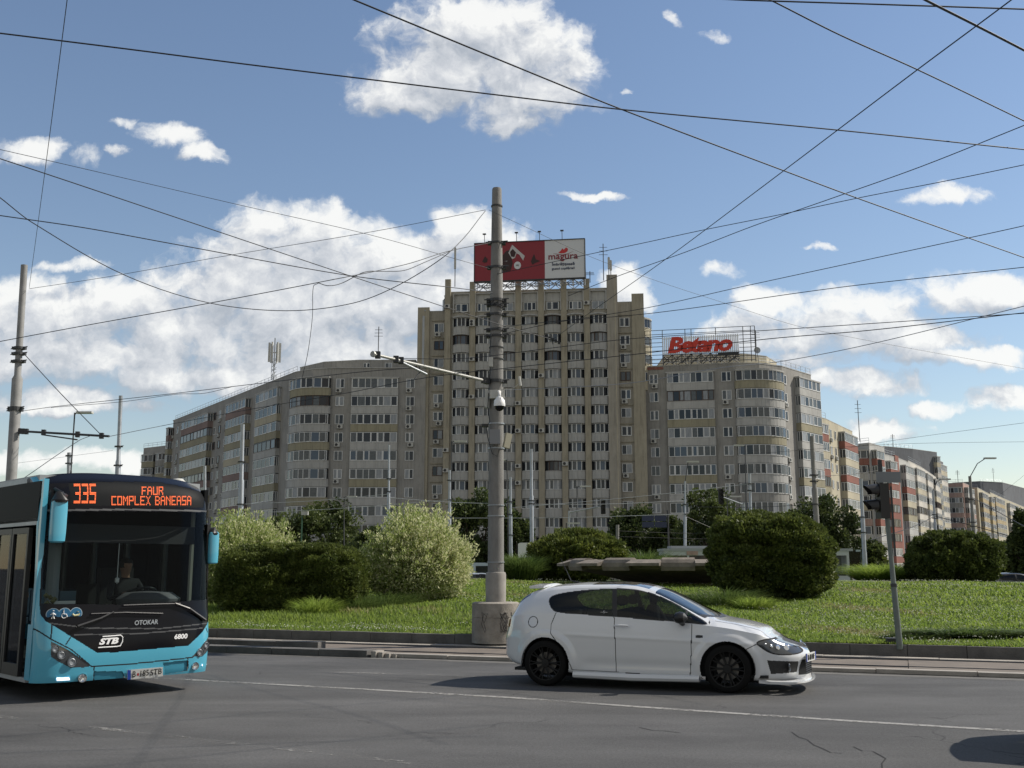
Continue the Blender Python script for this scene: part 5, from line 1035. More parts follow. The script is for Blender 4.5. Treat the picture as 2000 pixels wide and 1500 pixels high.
FONT = {'F': '11111 10000 10000 11110 10000 10000 10000', 'A': '01110 10001 10001 11111 10001 10001 10001', 'U': '10001 10001 10001 10001 10001 10001 11111', 'R': '11111 10001 10001 11110 10010 10001 10001', 'C': '11111 10000 10000 10000 10000 10000 11111', 'O': '11111 10001 10001 10001 10001 10001 11111',
 'M': '10001 11011 10101 10101 10001 10001 10001', 'P': '11111 10001 10001 11111 10000 10000 10000', 'L': '10000 10000 10000 10000 10000 10000 11111', 'E': '11111 10000 10000 11110 10000 10000 11111', 'X': '10001 01010 00100 00100 00100 01010 10001', 'B': '11110 10001 10001 11110 10001 10001 11110',
 'N': '10001 11001 10101 10011 10001 10001 10001', 'S': '11111 10000 10000 11111 00001 00001 11111', '3': '11111 00001 00001 01111 00001 00001 11111', '5': '11111 10000 10000 11111 00001 00001 11111', ' ': '000 000 000 000 000 000 000'}
def bus():
    t = empty('city_bus', (float(BO[0]), float(BO[1]), 0), 'turquoise and black city bus with orange route display turning in from the left', 'bus'); t.rotation_euler = (0, 0, math.atan2(BF[1], BF[0])); t.scale = (BSC,)*3
    ys = 1.25*np.sin(np.linspace(-1, 1, 330)*np.pi/2*.999); ys = .5*ys+.5*np.linspace(-1.2495, 1.2495, 330); zs = np.concatenate([np.linspace(.25, 2.9, 300), np.linspace(2.905, 3.1, 14)])
    Yg, Zg = np.meshgrid(ys, zs, indexing='ij'); Xg = np.vectorize(bow)(Yg)+cub([.2, .34, .6, 1.0, 1.15, 2.35, 2.75, 2.95, 3.1], [-.04, 0, .02, -.01, -.04, -.20, -.27, -.36, -.60], Zg)
    Zg = Zg+.0*Yg; crown = -.10*(np.abs(Yg)/1.25)**3*sstep(2.6, 3.05, Zg); Zp_ = Zg+crown
    yc = (Yg[:-1, :-1]+Yg[1:, 1:])/2; zc = (Zg[:-1, :-1]+Zg[1:, 1:])/2; code = np.zeros(yc.shape, int)
    blk = B1([(262, 120), (250, 330), (222, 860), (228, 925), (258, 962), (390, 1042), (545, 1138), (640, 1137), (1060, 1099), (1140, 1022), (1206, 925), (1209, 700), (1206, 300), (1200, 120)]); blk[0] = (blk[0][0], 3.2); blk[-1] = (1.3, 3.2); blk[-2] = (1.3, 2.5); blk[-3] = (1.3, 1.7)
    blk[-4] = (1.3, blk[-4][1])
    code[inpoly(blk, yc, zc)] = 1
    ws = B1([(262, 345), (232, 862), (700, 868), (1196, 835), (1200, 700), (1200, 352), (700, 342)]); wst = [(p[0], p[1]) for p in ws]; code[inpoly(wst, yc, zc) & (yc < 1.21)] = 2
    disp = B1([(385, 172), (398, 308), (1145, 322), (1150, 215), (900, 178)]); code[inpoly(disp, yc, zc)] = 3
    hl = B1([(287, 1075), (380, 1120), (515, 1213), (470, 1222), (395, 1222), (330, 1190), (287, 1162)]); hr = B1([(1197, 1032), (1150, 1085), (1080, 1162), (1140, 1160), (1190, 1112)]); hr = [(min(a, 1.24), b) for a, b in hr]; hr[0] = (1.26, hr[0][1]); hr[-1] = (1.26, hr[-1][1])
    code[inpoly(hl, yc, zc)] = 4; code[inpoly(hr, yc, zc)] = 4
    for L_ in (B1([(195, 1003), (285, 1062), (400, 1120), (515, 1216), (700, 1206), (1085, 1165), (1150, 1085), (1200, 1020)]), B1([(293, 975), (287, 1062)]), B1([(400, 1048), (372, 1090)]), B1([(530, 1218), (527, 1300)]), B1([(1058, 1170), (1060, 1225)]), B1([(1160, 1000), (1168, 1022)])):
        code[(pdist(L_, yc, zc) < .0085) & (code == 0)] = 5
    for L_ in (B1([(262, 970), (500, 1000), (900, 1003), (1180, 965)]), B1([(420, 1038), (800, 1030), (1140, 1000)])): code[(pdist(L_, yc, zc) < .008) & (code == 1)] = 6
    tr = B1([(262, 338), (700, 332), (1205, 345)]); code[(pdist(tr, yc, zc) < .012) & (code == 1)] = 7
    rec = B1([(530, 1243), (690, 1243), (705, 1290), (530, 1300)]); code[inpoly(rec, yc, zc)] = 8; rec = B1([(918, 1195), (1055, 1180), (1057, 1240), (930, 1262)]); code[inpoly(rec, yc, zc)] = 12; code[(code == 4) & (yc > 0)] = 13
    V = np.stack([Xg, Yg, Zp_], -1).reshape(-1, 3); nx, nt = Xg.shape; idx = np.arange(nx*nt).reshape(nx, nt); Qf = np.stack([idx[:-1, :-1], idx[1:, :-1], idx[1:, 1:], idx[:-1, 1:]], -1)
    def part(nm, cs, m_, parent=t, dx=0):
        s = np.isin(code, cs); 
        if not s.any(): return None
        q_ = Qf[s].reshape(-1, 4); u_, inv = np.unique(q_, return_inverse=True); vv = V[u_].copy(); vv[:, 0] += dx; return put(npmesh(nm, vv, inv.reshape(-1, 4), m_, smooth=True), nm, parent)
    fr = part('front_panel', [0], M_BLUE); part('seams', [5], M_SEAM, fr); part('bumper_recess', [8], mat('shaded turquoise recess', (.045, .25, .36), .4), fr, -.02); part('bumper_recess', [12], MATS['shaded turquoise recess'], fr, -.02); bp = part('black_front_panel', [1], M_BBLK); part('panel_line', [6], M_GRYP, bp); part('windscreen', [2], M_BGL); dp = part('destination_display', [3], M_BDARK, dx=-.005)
    part('headlight', [4], M_LENS, dx=-.006); part('headlight', [13], M_LENS, dx=-.006); part('chrome_strip', [7], M_GRYP, bp)
    def X_(y, z, off=.006): return bow(y)+lean(z)+off
    def P3(px, py, off=.006): y, z = bpx(px, py); return (X_(y, z, off), y, z)
    def lamp(cx_, cy_, r, nm='reflector', m_=M_CHR, conv=c1):
        y, z = bpx(*conv(cx_, cy_)); mb = MB(); mb.lathe([(0, 0), (r*.55, .004), (r*.62, .014), (r*.9, .0), (r, .016), (r*1.05, 0)], 20, (X_(y, z, .004), y, z), axis='x'); return mb.build(nm, m_, t, True)
    for a in ((310, 1118, .045), (345, 1150, .055), (405, 1190, .062), (1160, 1092, .05), (1125, 1135, .055)): lamp(*a, nm='reflector', m_=M_STEEL)
    lamp(462, 1280, .06, 'fog_lamp'); lamp(1098, 1213, .055, 'fog_lamp')
    for L_ in ([(318, 1279), (388, 1277), (392, 1293), (320, 1297)], [(1137, 1203), (1165, 1202), (1165, 1212), (1137, 1214)]):
        P = [P3(*c1(*p), off=.012) for p in L_]; mb = MB(); mb.add(P, [(0, 1, 2, 3)]); mb.add([(p[0]-.01, p[1], p[2]) for p in P], [(3, 2, 1, 0)]); mb.build('daytime_lamp', M_LITE, t)
    # led dots
    def led(txt, x0, x1, y0, y1, nm, bold=1):
        rows = 7; cols = sum(len(FONT[c].split()[0])+1 for c in txt)-1; mb = MB(); cx = 0
        a = bpx(*c1(x0, y1)); b = bpx(*c1(x1, y1)); c = bpx(*c1(x0, y0)); d = bpx(*c1(x1, y0)); k = 2
        for ch in txt:
            G_ = FONT[ch].split(); n = len(G_[0])
            for r in range(rows):
                for q in range(n):
                    if G_[r][q] != '1': continue
                    for i in range(k):
                        for j in range(k):
                            u = (cx+q+(i+.5)/k)/cols; v = 1-(r+(j+.5)/k)/rows; y = (a[0]*(1-u)+b[0]*u)*(1-v)+(c[0]*(1-u)+d[0]*u)*v; z = (a[1]*(1-u)+b[1]*u)*(1-v)+(c[1]*(1-u)+d[1]*u)*v
                            w = (b[0]-a[0])/cols/k*.36; h = (c[1]-a[1])/rows/k*.34; x = X_(y, z, .004); mb.add([(x, y-w, z-h), (x, y+w, z-h), (x, y+w, z+h), (x, y-w, z+h)], [(0, 1, 2, 3)])
            cx += n+1
        mb.build(nm, M_LED, dp)
    led('335', 414, 538, 186, 298, 'route_number'); led('FAUR', 797, 918, 203, 250, 'destination_text'); led('COMPLEX BANEASA', 627, 1076, 256, 308, 'destination_text')
    # lettering and emblem
    def letter(s, L_, m_, shear=0, off=0, parent=bp, nm='lettering', conv=c1):
        a, b, c = [P3(*conv(*p), off=.008) for p in L_]; A_, B__, C_ = map(Vector, (a, b, c)); r = (B__-A_); u = (C_-A_); me = fit_text(text_mesh(s, 1, .002, shear, off, mats=m_), r.length, u.length); o = put(me, nm, parent); n = r.cross(u).normalized(); M = basis(a, r, u, n)
        M[0][1], M[1][1], M[2][1] = u.normalized(); o.matrix_local = M; return o
    letter('OTOKAR', [(757, 984), (888, 977), (757, 957)], M_STEEL, .15, .02); letter('6800', [(981, 1063), (1055, 1059), (981, 1034)], M_WGR, .15, .03); letter('STB', [(556, 1095), (668, 1090), (556, 1058)], M_WGR, .3, .05)
    mb = MB()
    def stroke(L_, r=.009): mb.tube([P3(*c1(*p), off=.008) for p in L_], r, 6)
    stroke([(576, 1048), (640, 1044), (678, 1040), (690, 1052), (688, 1075), (676, 1100), (655, 1104), (552, 1110)]); mb.build('emblem_outline', M_WGR, bp)
    pl = [P3(*c1(*p), off=.03) for p in ((713, 1290), (912, 1270), (912, 1219), (713, 1236))]; mb = MB(); mb.add(pl+[(p[0]-.015, p[1], p[2]) for p in pl], [(0, 1, 2, 3), (0, 4, 5, 1), (1, 5, 6, 2), (2, 6, 7, 3), (3, 7, 4, 0)]); plo = mb.build('number_plate', M_PLATE, t)
    A_, B__, D_ = Vector(pl[0]), Vector(pl[1]), Vector(pl[3]); r = B__-A_; u = D_-A_; n = r.cross(u).normalized(); 
    mb = MB(); o3 = n*.002; mb.add([tuple(A_+o3), tuple(A_+r*.09+o3), tuple(A_+r*.09+u+o3), tuple(A_+u+o3)], [(0, 1, 2, 3)]); mb.build('blue_strip', M_PLB, plo)
    for s_, f0, f1 in (('B', .13, .22), ('185', .35, .58), ('STB', .63, .95)):
        o = put(fit_text(text_mesh(s_, 1, .001, off=.01, mats=M_INK), r.length*(f1-f0), u.length*.62), 'lettering', plo); M = basis(A_+r*f0+u*.2+o3, r, u, n); M[0][1], M[1][1], M[2][1] = u.normalized(); o.matrix_local = M
    mb = MB(); c = A_+r*.29+u*.45+o3; mb.add([tuple(c+r*.025*math.cos(k)+u*.16*math.sin(k)) for k in np.linspace(0, 5.9, 10)], [tuple(range(10))]); mb.build('plate_seal', mat('seal red', (.45, .03, .03), .5), plo)
    # access stickers
    for i, cx in enumerate((298, 363, 427)):
        y, z = bpx(*c1(cx, 923-2.5*i)); x = X_(y, z, .006); r = .082; sl = (lambda yy: X_(yy, z, .006))
        def disc(rr, d, m_, nm, par):
            mb = MB(); P = [(sl(y+rr*math.cos(k))+d, y+rr*math.cos(k), z+rr*math.sin(k)) for k in np.linspace(0, 2*math.pi, 25)[:-1]]; mb.add(P, [tuple(range(24))]); return mb.build(nm, m_, par)
        so_ = disc(r, 0, mat('sticker rim', (.45, .55, .6), .5), 'access_sticker', bp); disc(r*.92, .002, mat('sticker blue', (.02, .13, .26), .5), 'sticker_field', so_); mb = MB(); q = lambda a, b: (sl(y+a)+.005, y+a, z+b)
        if i == 0: mb.tube([q(0, .0), q(0, .02)], .018, 6); mb.tube([q(0, .045), q(0, .055)], .012, 6); mb.tube([q(-.03, -.005), q(0, .02), q(.03, -.005)], .006, 5); mb.tube([q(-.015, -.055), q(0, 0), q(.015, -.055)], .008, 5)
        elif i == 1: mb.tube([q(.02*math.cos(k)*1.6-.005, -.02+.034*math.sin(k)) for k in np.linspace(1.9, 6.6, 14)], .004, 4); mb.tube([q(-.015, .045), q(-.012, .0), q(.02, -.002), q(.035, -.04)], .006, 5); mb.tube([q(-.016, .054), q(-.014, .058)], .009, 5)
        else: mb.tube([q(-.045, -.005), q(-.02, -.025), (q(.03, -.02)), q(.045, .0)], .013, 6); mb.tube([q(.02, .025), q(.022, .03)], .013, 6)
        mb.build('pictogram', M_WGR if i < 2 else mat('pale yellow print', (.6, .55, .3), .6), so_)
    # wipers
    def wiper(L_, blade):
        w = MB(); w.tube([P3(*c1(*p), off=.04) for p in L_], [.022, .018, .012][:len(L_)], 6); o = w.build('wiper', M_BLK, t); b = MB(); b.tube([P3(*c1(*p), off=.035) for p in blade], .011, 5); b.build('wiper_blade', M_BLK, o)
    wiper([(430, 990), (560, 945), (635, 908)], [(508, 920), (700, 912), (912, 918)]); wiper([(1150, 955), (1060, 890), (980, 860)], [(690, 872), (850, 866), (1010, 862)])
    # mirrors
    a = Vector(P3(*c1(262, 300), off=-.1)); mr = MB(); y0 = -1.17; m2 = [bpx(*c1(305, 270)), bpx(*c1(305, 520))]
    ay, az = bpx(*c1(305, 395)); hh = .37
    def mirror(y, x, z, h, w, inn):
        o = MB(); V_ = []
        for k, (f, s) in enumerate(((-1, .72), (-.93, .95), (-.5, 1), (.5, 1), (.93, .95), (1, .72))):
            for j in range(14): an = 2*math.pi*j/14; V_.append((x+.075*s*np.sign(math.cos(an))*abs(math.cos(an))**.6, y+w*s*np.sign(math.sin(an))*abs(math.sin(an))**.5, z+h*f))
        o.add(V_, [(k*14+j, k*14+(j+1) % 14, (k+1)*14+(j+1) % 14, (k+1)*14+j) for k in range(5) for j in range(14)]+[tuple(range(13, -1, -1)), tuple(range(70, 84))]); ob = o.build('mirror', M_BLUE, t, True)
        c = MB(); V2 = [(p[0]+(p[0]-x)*.04, y+(p[1]-y)*1.05, p[2] if i_ < 70 else p[2]+.01) for i_, p in enumerate(V_[56:84])]; 
        cap = MB(); cap.tube([(x, y, z+h*.80), (x, y, z+h*.92), (x, y, z+h*1.06), (x-.06, y+inn*.10, z+h*1.12)], [w*.96, w*1.04, w*.8, w*.3], 14); cap.build('mirror_cap', M_BLK, ob, True)
        ar = MB(); ar.tube([(x-.03, y+inn*.03, z+h*1.05), (x-.10, y+inn*.06, z+h*1.25), (x-.22, y-inn*.0, z+h*1.45)], .03, 8); ar.build('mirror_arm', M_BLK, ob, True)
    mirror(ay, -.12, az-.0, .30, .105, 1); mirror(1.30, -.30, 2.05, .24, .08, -1)
    # body shell behind the front
    x0 = -.27; LB = 11.5
    mb = MB(); 
    for s in (-1, 1):
        yy = s*1.25; 
    def side(s):
        y1, y2 = (s*1.25, s*1.19); ya, yb = min(y1, y2), max(y1, y2); L_ = MB(); L_.box(-LB, x0 if s > 0 else -2.05, ya, yb, .28, 1.0 if s > 0 else .95); 
        o = L_.build('side_panel', M_BLUE, t); L_ = MB(); L_.box(-LB, x0-.16, ya, yb, 2.38, 2.93); L_.build('upper_side_panel', M_BDARK, t)
        st = x0-.02; xs = [x0-.02]+([-1.75, -3.2, -4.6, -6.0, -7.4, -8.8, -10.2] if s > 0 else [-2.1, -3.5, -4.9, -6.3, -7.7, -9.1, -10.4]); L_ = MB()
        for x in xs: L_.box(x-.09, x, ya+.005, yb-.005, .95, 2.4)
        L_.build('window_pillars', M_BLK, t)
        for a_, b_ in zip(xs, xs[1:]+[-LB]):
            if s < 0 and a_ > -1: continue
            g_ = MB(); g_.box(b_+.0, a_-.09, s*1.225, s*1.235, 1.0, 2.38); g_.build('side_window', M_BSG, t)
    side(1); side(-1)
    mb = MB(); mb.box(x0-.18, x0+.0, -1.255, -1.19, .28, 1.0); mb.box(x0-.07, x0+.0, -1.255, -1.19, 1.0, 2.95); mb.build('corner_post', M_BLUE, t)
    # front door with two glazed leaves
    for k, (a_, b_) in enumerate(((-1.36, -.70), (-2.04, -1.38))):
        d = empty('door_leaf', (a_, -1.23, .30), None, None); d.parent = t; w = b_-a_; m = MB(); m.box(0, .06, -.03, .03, 0, 2.0); m.box(w-.06, w, -.03, .03, 0, 2.0); m.box(.06, w-.06, -.03, .03, 0, .16); m.box(.06, w-.06, -.03, .03, 1.92, 2.0); m.build('door_frame', M_BLK, d); m = MB(); m.box(.06, w-.06, -.006, .006, .16, 1.92); m.build('door_glass', M_BSG, d)
        m = MB(); m.tube([(.1, .05, .7), (w-.12, .06, 1.05), (w-.12, .06, 1.5)], .016, 6); m.build('hand_rail', mat('orange rail', (.5, .2, .05), .4) if k == 0 else M_STEEL, d)
    m = MB(); m.box(-2.1, x0-.18, -1.25, -1.19, 2.33, 2.42); m.build('door_header', M_STEEL, t)
    m = MB(); m.box(-2.1, x0-.18, -1.24, -1.1, .24, .30); m.build('door_step', M_STEEL, t)
    m = MB(); m.prism([(-LB, -1.2), (-.62, -1.2), (-.5, 0), (-.62, 1.2), (-LB, 1.2)], 2.93, 3.03); m.build('roof', M_ROOFG, t)
    m = MB(); m.box(-LB, -1.0, -1.24, -1.0, 2.90, 3.0); m.box(-LB, -1.0, 1.0, 1.24, 2.9, 3.0); m.build('roof_rail', M_STEEL, t)
    m = MB(); m.lathe([(.13, 0), (.12, .06), (.07, .11), (0, .12)], 14, (-.85, .95, 3.0)); m.build('roof_beacon', M_ACW, t, True)
    m = MB(); m.box(-LB, -.5, -1.2, 1.2, .30, .36); m.box(-LB, -LB+.06, -1.25, 1.25, .3, 2.95); m.box(-LB, -.60, -1.19, 1.19, 2.82, 2.86); m.build('floor', M_INT, t)
    # dashboard, wheel, seats, poles
    m = MB(); m.box(-.95, -.42, -1.05, 1.17, .35, 1.02); m.build('dashboard', M_GRYP, t)
    m = MB(); m.lathe([(.0, .28), (.34, .25), (.46, .16), (.42, .03), (.28, -.12), (.2, -.2)], 28, (-.78, .55, 1.14)); m.build('instrument_binnacle', mat('soft grey plastic', (.16, .16, .17), .35), t, True)
    m = MB(); c_ = Vector((-1.02, .52, 1.36)); 
    ring = [c_+Vector((.235*math.cos(k)*.95, .235*math.sin(k), .10*math.cos(k))) for k in np.linspace(0, 2*math.pi, 29)]; m.tube(ring, .017, 8, caps=False); 
    for k in (0, 2.1, 4.2): m.tube([c_, c_+Vector((.22*math.cos(k), .22*math.sin(k), .09*math.cos(k)))], .014, 6)
    m.build('steering_wheel', M_BLK, t)
    m = MB(); m.box(-1.95, -1.45, .28, .80, .80, .98); m.box(-2.06, -1.92, .28, .80, .9, 1.75); m.build('driver_seat', M_SEAT, t)
    m = MB(); m.box(-2.4, -2.36, .1, .9, .4, 1.5); m.build('cab_partition', M_INT, t)
    m = MB(); m.box(-.62, -.5, -1.0, 1.1, 2.1, 2.36); m.build('sun_blind', mat('grey blind', (.025, .026, .03), .8), t)
    m = MB(); m.tube([(-1.0, -.78, .4), (-1.0, -.78, 2.8)], .09, 10); m.build('door_column', mat('grey column', (.26, .29, .31), .5), t)
    m = MB(); m.tube([(-.62, -1.12, .9), (-.62, -1.12, 2.7)], .035, 6); m.build('grab_pole', mat('pale rail', (.4, .38, .33), .4), t)
    m = MB(); m.tube([(-.62, 1.12, .9), (-.62, 1.12, 2.7)], .035, 6); m.build('grab_pole', mat('pale rail', (.4, .38, .33), .4), t)
    for x in (-3.0, -4.2, -5.6, -7.0, -8.4):
        for y in (-.85, .85): s = MB(); s.box(x-.25, x+.2, y-.25, y+.25, .7, .8); s.box(x-.3, x-.24, y-.25, y+.25, .75, 1.35); s.build('passenger_seat', mat('blue seat cloth', (.03, .06, .10), .8), t)
    m = MB(); m.tube([(-.52, -.05, 2.1), (-.52, -.05, 1.62)], .006, 4); m.lathe([(0, -.05), (.03, -.02), (.03, .03), (0, .05)], 10, (-.52, -.05, 1.57)); m.build('hanging_charm', M_WGR, t)
    pc = Vector((-.42, -.83, 1.17)); m = MB(); m.box(-.006, .006, -.17, .17, 0, .13); o = m.build('plate_card', M_WGR, t, loc=pc); o2 = put(fit_text(text_mesh('B-185-STB', 1, .001, off=.01, mats=M_INK), .24, .035), 'lettering', o); o2.matrix_local = basis((.008, -.12, .02), (0, 1, 0), (0, 0, 1), (1, 0, 0))
    m = MB(); 
    for k in range(14): an = k*1.3; m.lathe([(0, -.04), (.04, 0), (0, .04)], 6, (-.42+.03*math.cos(an), -1.0+.06*math.sin(an), 1.05+.025*k))
    m.build('soft_toy', mat('dull yellow plush', (.20, .19, .08), .95), t)
    # wheels
    for (x, y) in ((-2.85, -1.0), (-2.85, 1.0), (-8.7, -1.0), (-8.7, 1.0)):
        w = empty('wheel', (x, y, .48), None, None); w.parent = t; m = MB(); m.lathe([(.28, -.14), (.46, -.15), (.48, -.1), (.48, .1), (.46, .15), (.28, .14)], 28, axis='y'); m.build('tyre', M_RUB, w, True); m = MB(); m.lathe([(0, -.05), (.15, -.08), (.28, -.12), (.28, .12), (.15, .08), (0, .05)], 20, axis='y'); m.build('rim', M_STEEL, w)
    m = MB(); m.box(-LB, -.8, -1.0, 1.0, .2, .31); m.build('chassis', M_INT, t)
    return t
the_bus = bus(); bpy.context.view_layer.update(); Mb = the_bus.matrix_world; p = Mb@Vector((-1.62, .52, .97)); person('bus driver in a dark jacket with a hand on the steering wheel', tuple(p), the_bus.rotation_euler.z)
# ------------------------------------------------------------------ poles
def pole_axis(p_top, p_low, Htop=None, Y=None):
    if Y is None: a = at_z(*p_top, Htop); Y = a[1]
    a = np.array(at_y(*p_top, Y)); b = np.array(at_y(*p_low, Y)); return a, a+(b-a)*((0-a[2])/(b[2]-a[2]))
def thick_pole():
    x, y = -.345, 22.45; z0 = mz(x, y)-.03; t = empty('concrete_pole', (x, y, z0), 'thick grey concrete pole on a round graffitied base behind the hatchback', 'pole'); zb = .275-z0
    P = lambda px, py: at_y(px, py, y)
    zt = P(969, 368)[2]-z0; z1 = P(968, 1176)[2]-z0; z2 = P(968, 1118)[2]-z0
    m = MB(); m.lathe([(.0, -.1), (.505, -.1), (.505, z1*.56), (.495, z1*.575), (.505, z1*.59), (.50, z1-.02), (.47, z1), (.2, z1+.01)], 40); m.build('footing', M_CONCL, t, True)
    q = random.Random(3)   # scratched tags on the footing
    for k in range(7):
        m = MB()
        a0 = -1.57+q.uniform(-.9, .9); pts = []
        for j in range(9): a = a0+.16*math.sin(j*1.7+k)+q.uniform(-.05, .05); pts.append((.507*math.cos(a), .507*math.sin(a), z1*(.45+.32*math.sin(j*1.1+k*2)*.9)))
        m.tube(pts, .005, 4)
        m.build('scratched_tag', mat('dark scratches', (.05, .045, .045), .9), t)
    m = MB(); m.lathe([(.215, z1), (.218, z2-.05), (.205, z2), (.18, z2+.01)], 28); m.build('collar', mat('pale pole sleeve', (.30, .285, .26), .85, c2=(.22, .205, .19), scale=4, detail=7), t, True)
    m = MB(); m.lathe([(.172, z2-.02), (.163, zt*.4), (.14, zt*.75), (.108, zt-.03), (.098, zt), (0, zt+.02)], 28); m.build('column', M_CONC, t, True)
    def ring(py, w=1.06, hh=.05, bolts=True, m_=M_DSTEEL):
        z = P(968, py)[2]-z0; r = np.interp(z, [z2, zt*.4, zt*.75, zt], [.172, .163, .14, .108])*w; m = MB(); m.lathe([(r, -hh/2), (r+.012, -hh/2), (r+.012, hh/2), (r, hh/2)], 20, (0, 0, z))
        if bolts:
            for s in (-1, 1): m.box(s*(r+.02)-.05, s*(r+.02)+.05, -.05, .05, z-.04, z+.04)
            m.tube([(-r-.12, -.06, z), (r+.12, -.1, z+.02)], .014, 5)
        m.build('clamp_band', m_, t)
    for a in ((403, 1.05, .03, False), (475, 1.05, .04), (523, 1.08, .05), (587, 1.1, .06), (596, 1.1, .05), (615, 1.08, .05), (645, 1.1, .05), (657, 1.12, .05), (679, 1.05, .02, False), (702, 1.04, .02, False), (745, 1.1, .07), (828, 1.04, .03, False, M_STEEL), (876, 1.05, .03, False, M_STEEL), (987, 1.03, .02, False, M_STEEL), (1008, 1.03, .02, False, M_STEEL), (1098, 1.03, .02, False, M_STEEL)): ring(*a)
    # boxes, camera, speaker, antenna panels
    def bx(L_, yy, d, nm, m_, loc=None):
        a = P(*L_[0]); b = P(*L_[1]); m = MB(); m.box(a[0]-x, b[0]-x, yy-d, yy, b[2]-z0, a[2]-z0); return m.build(nm, m_, t)
    bx(((957, 842), (977, 870)), -.17, .14, 'junction_box', mat('grey cabinet', (.20, .205, .215), .5)); bx(((957, 766), (986, 782)), -.16, .16, 'camera_bracket_box', M_ACW); bx(((947, 762), (956, 798)), -.05, .12, 'slim_cabinet', M_ACW); bx(((955, 702), (963, 720)), -.16, .10, 'sensor_box', M_ACW)
    c = P(976, 795); m = MB(); m.lathe([(0, .17), (.05, .16), (.115, .08), (.125, -.02), (.12, -.05)], 24, (c[0]-x, -.42, c[2]-z0)); m.tube([(c[0]-x, -.42, c[2]-z0+.15), (c[0]-x, -.40, c[2]-z0+.27), (c[0]-x-.05, -.2, c[2]-z0+.30)], .035, 8); o = m.build('dome_camera', M_WGR, t, True); m = MB(); m.lathe([(.10, -.05), (.085, -.11), (.04, -.15), (0, -.16)], 20, (c[0]-x, -.42, c[2]-z0)); m.build('camera_lens_dome', M_BBLK, o, True)
    a = P(991, 863); m = MB(); m.box(-.07, .07, -.04, .04, -.16, .16, M=Matrix.Translation((a[0]-x, -.2, a[2]-z0))@Euler((0, .22, .5)).to_matrix().to_4x4()); m.build('panel_antenna', mat('cream panel', (.34, .32, .24), .6), t)
    a = P(1014, 748); m = MB(); m.tube([(a[0]-x+.03, -.2, a[2]-z0-.1), (a[0]-x-.0, -.2, a[2]-z0+.11)], .028, 8); m.tube([(a[0]-x, -.2, a[2]-z0-.05), (a[0]-x-.1, -.15, a[2]-z0-.12), (a[0]-x-.16, -.1, a[2]-z0-.16), (.1, -.1, a[2]-z0-.16)], .008, 5); m.build('small_camera', M_ACW, t)
    m = MB(); a = P(950, 834); m.box(a[0]-x-.09, a[0]-x+.05, -.3, -.16, a[2]-z0-.03, a[2]-z0+.03); m.build('small_camera', M_BLK, t)
    m = MB(); cb = [(955, 770), (953, 800), (957, 825), (951, 838), (953, 856), (958, 875), (962, 888), (972, 893), (975, 880)]; m.tube([(P(*p_)[0]-x, -.19, P(*p_)[2]-z0) for p_ in cb], .009, 5); cb = [(960, 655), (957, 690), (958, 730), (955, 765)]; m.tube([(P(*p_)[0]-x, -.18, P(*p_)[2]-z0) for p_ in cb], .01, 5); m.build('loose_cables', M_WIRE, t)
    m = MB()
    for k in range(10): a_ = k*.63; zz = P(968, 590+k*1.2)[2]-z0; m.tube([(.17*math.cos(a_), .17*math.sin(a_), zz), (.2*math.cos(a_+.9), .2*math.sin(a_+.9), zz-.05), (.17*math.cos(a_+1.8), .17*math.sin(a_+1.8), zz+.04)], .011, 4)
    m.build('wire_bundle', M_WIRE, t)
    # cantilever arm to the left
    a = np.array(at_y(957, 746, y)); b = np.array(at_y(730, 692, y-3.2)); m = MB(); L = lambda q_: (q_[0]-x, q_[1]-y, q_[2]-z0); m.tube([L(a), L(b)], [.034, .028], 10); m.tube([L(b), L(b+(b-a)*.01)], .06, 8); o = m.build('cantilever_arm', mat('galvanised arm', (.30, .30, .28), .5, .4), t)
    f = lambda k: a+(b-a)*k; c = np.array(at_y(833, 731, y-1.9)); m = MB(); m.tube([L(f(.83)), L(c)], .025, 8); m.build('steady_arm', M_STEEL, t); m = MB()
    for k in (.02, .04, .065, .79, .83, .97): p_ = L(f(k)); m.box(p_[0]-.05, p_[0]+.05, p_[1]-.05, p_[1]+.05, p_[2]-.06, p_[2]+.07)
    m.tube([L(f(.64)), (L(f(.64))[0], L(f(.64))[1], L(f(.64))[2]-.15), L(f(.68)-np.array([0, 0, .3]))], .012, 5); m.build('insulators', M_DSTEEL, t)
    return t
thick_pole()
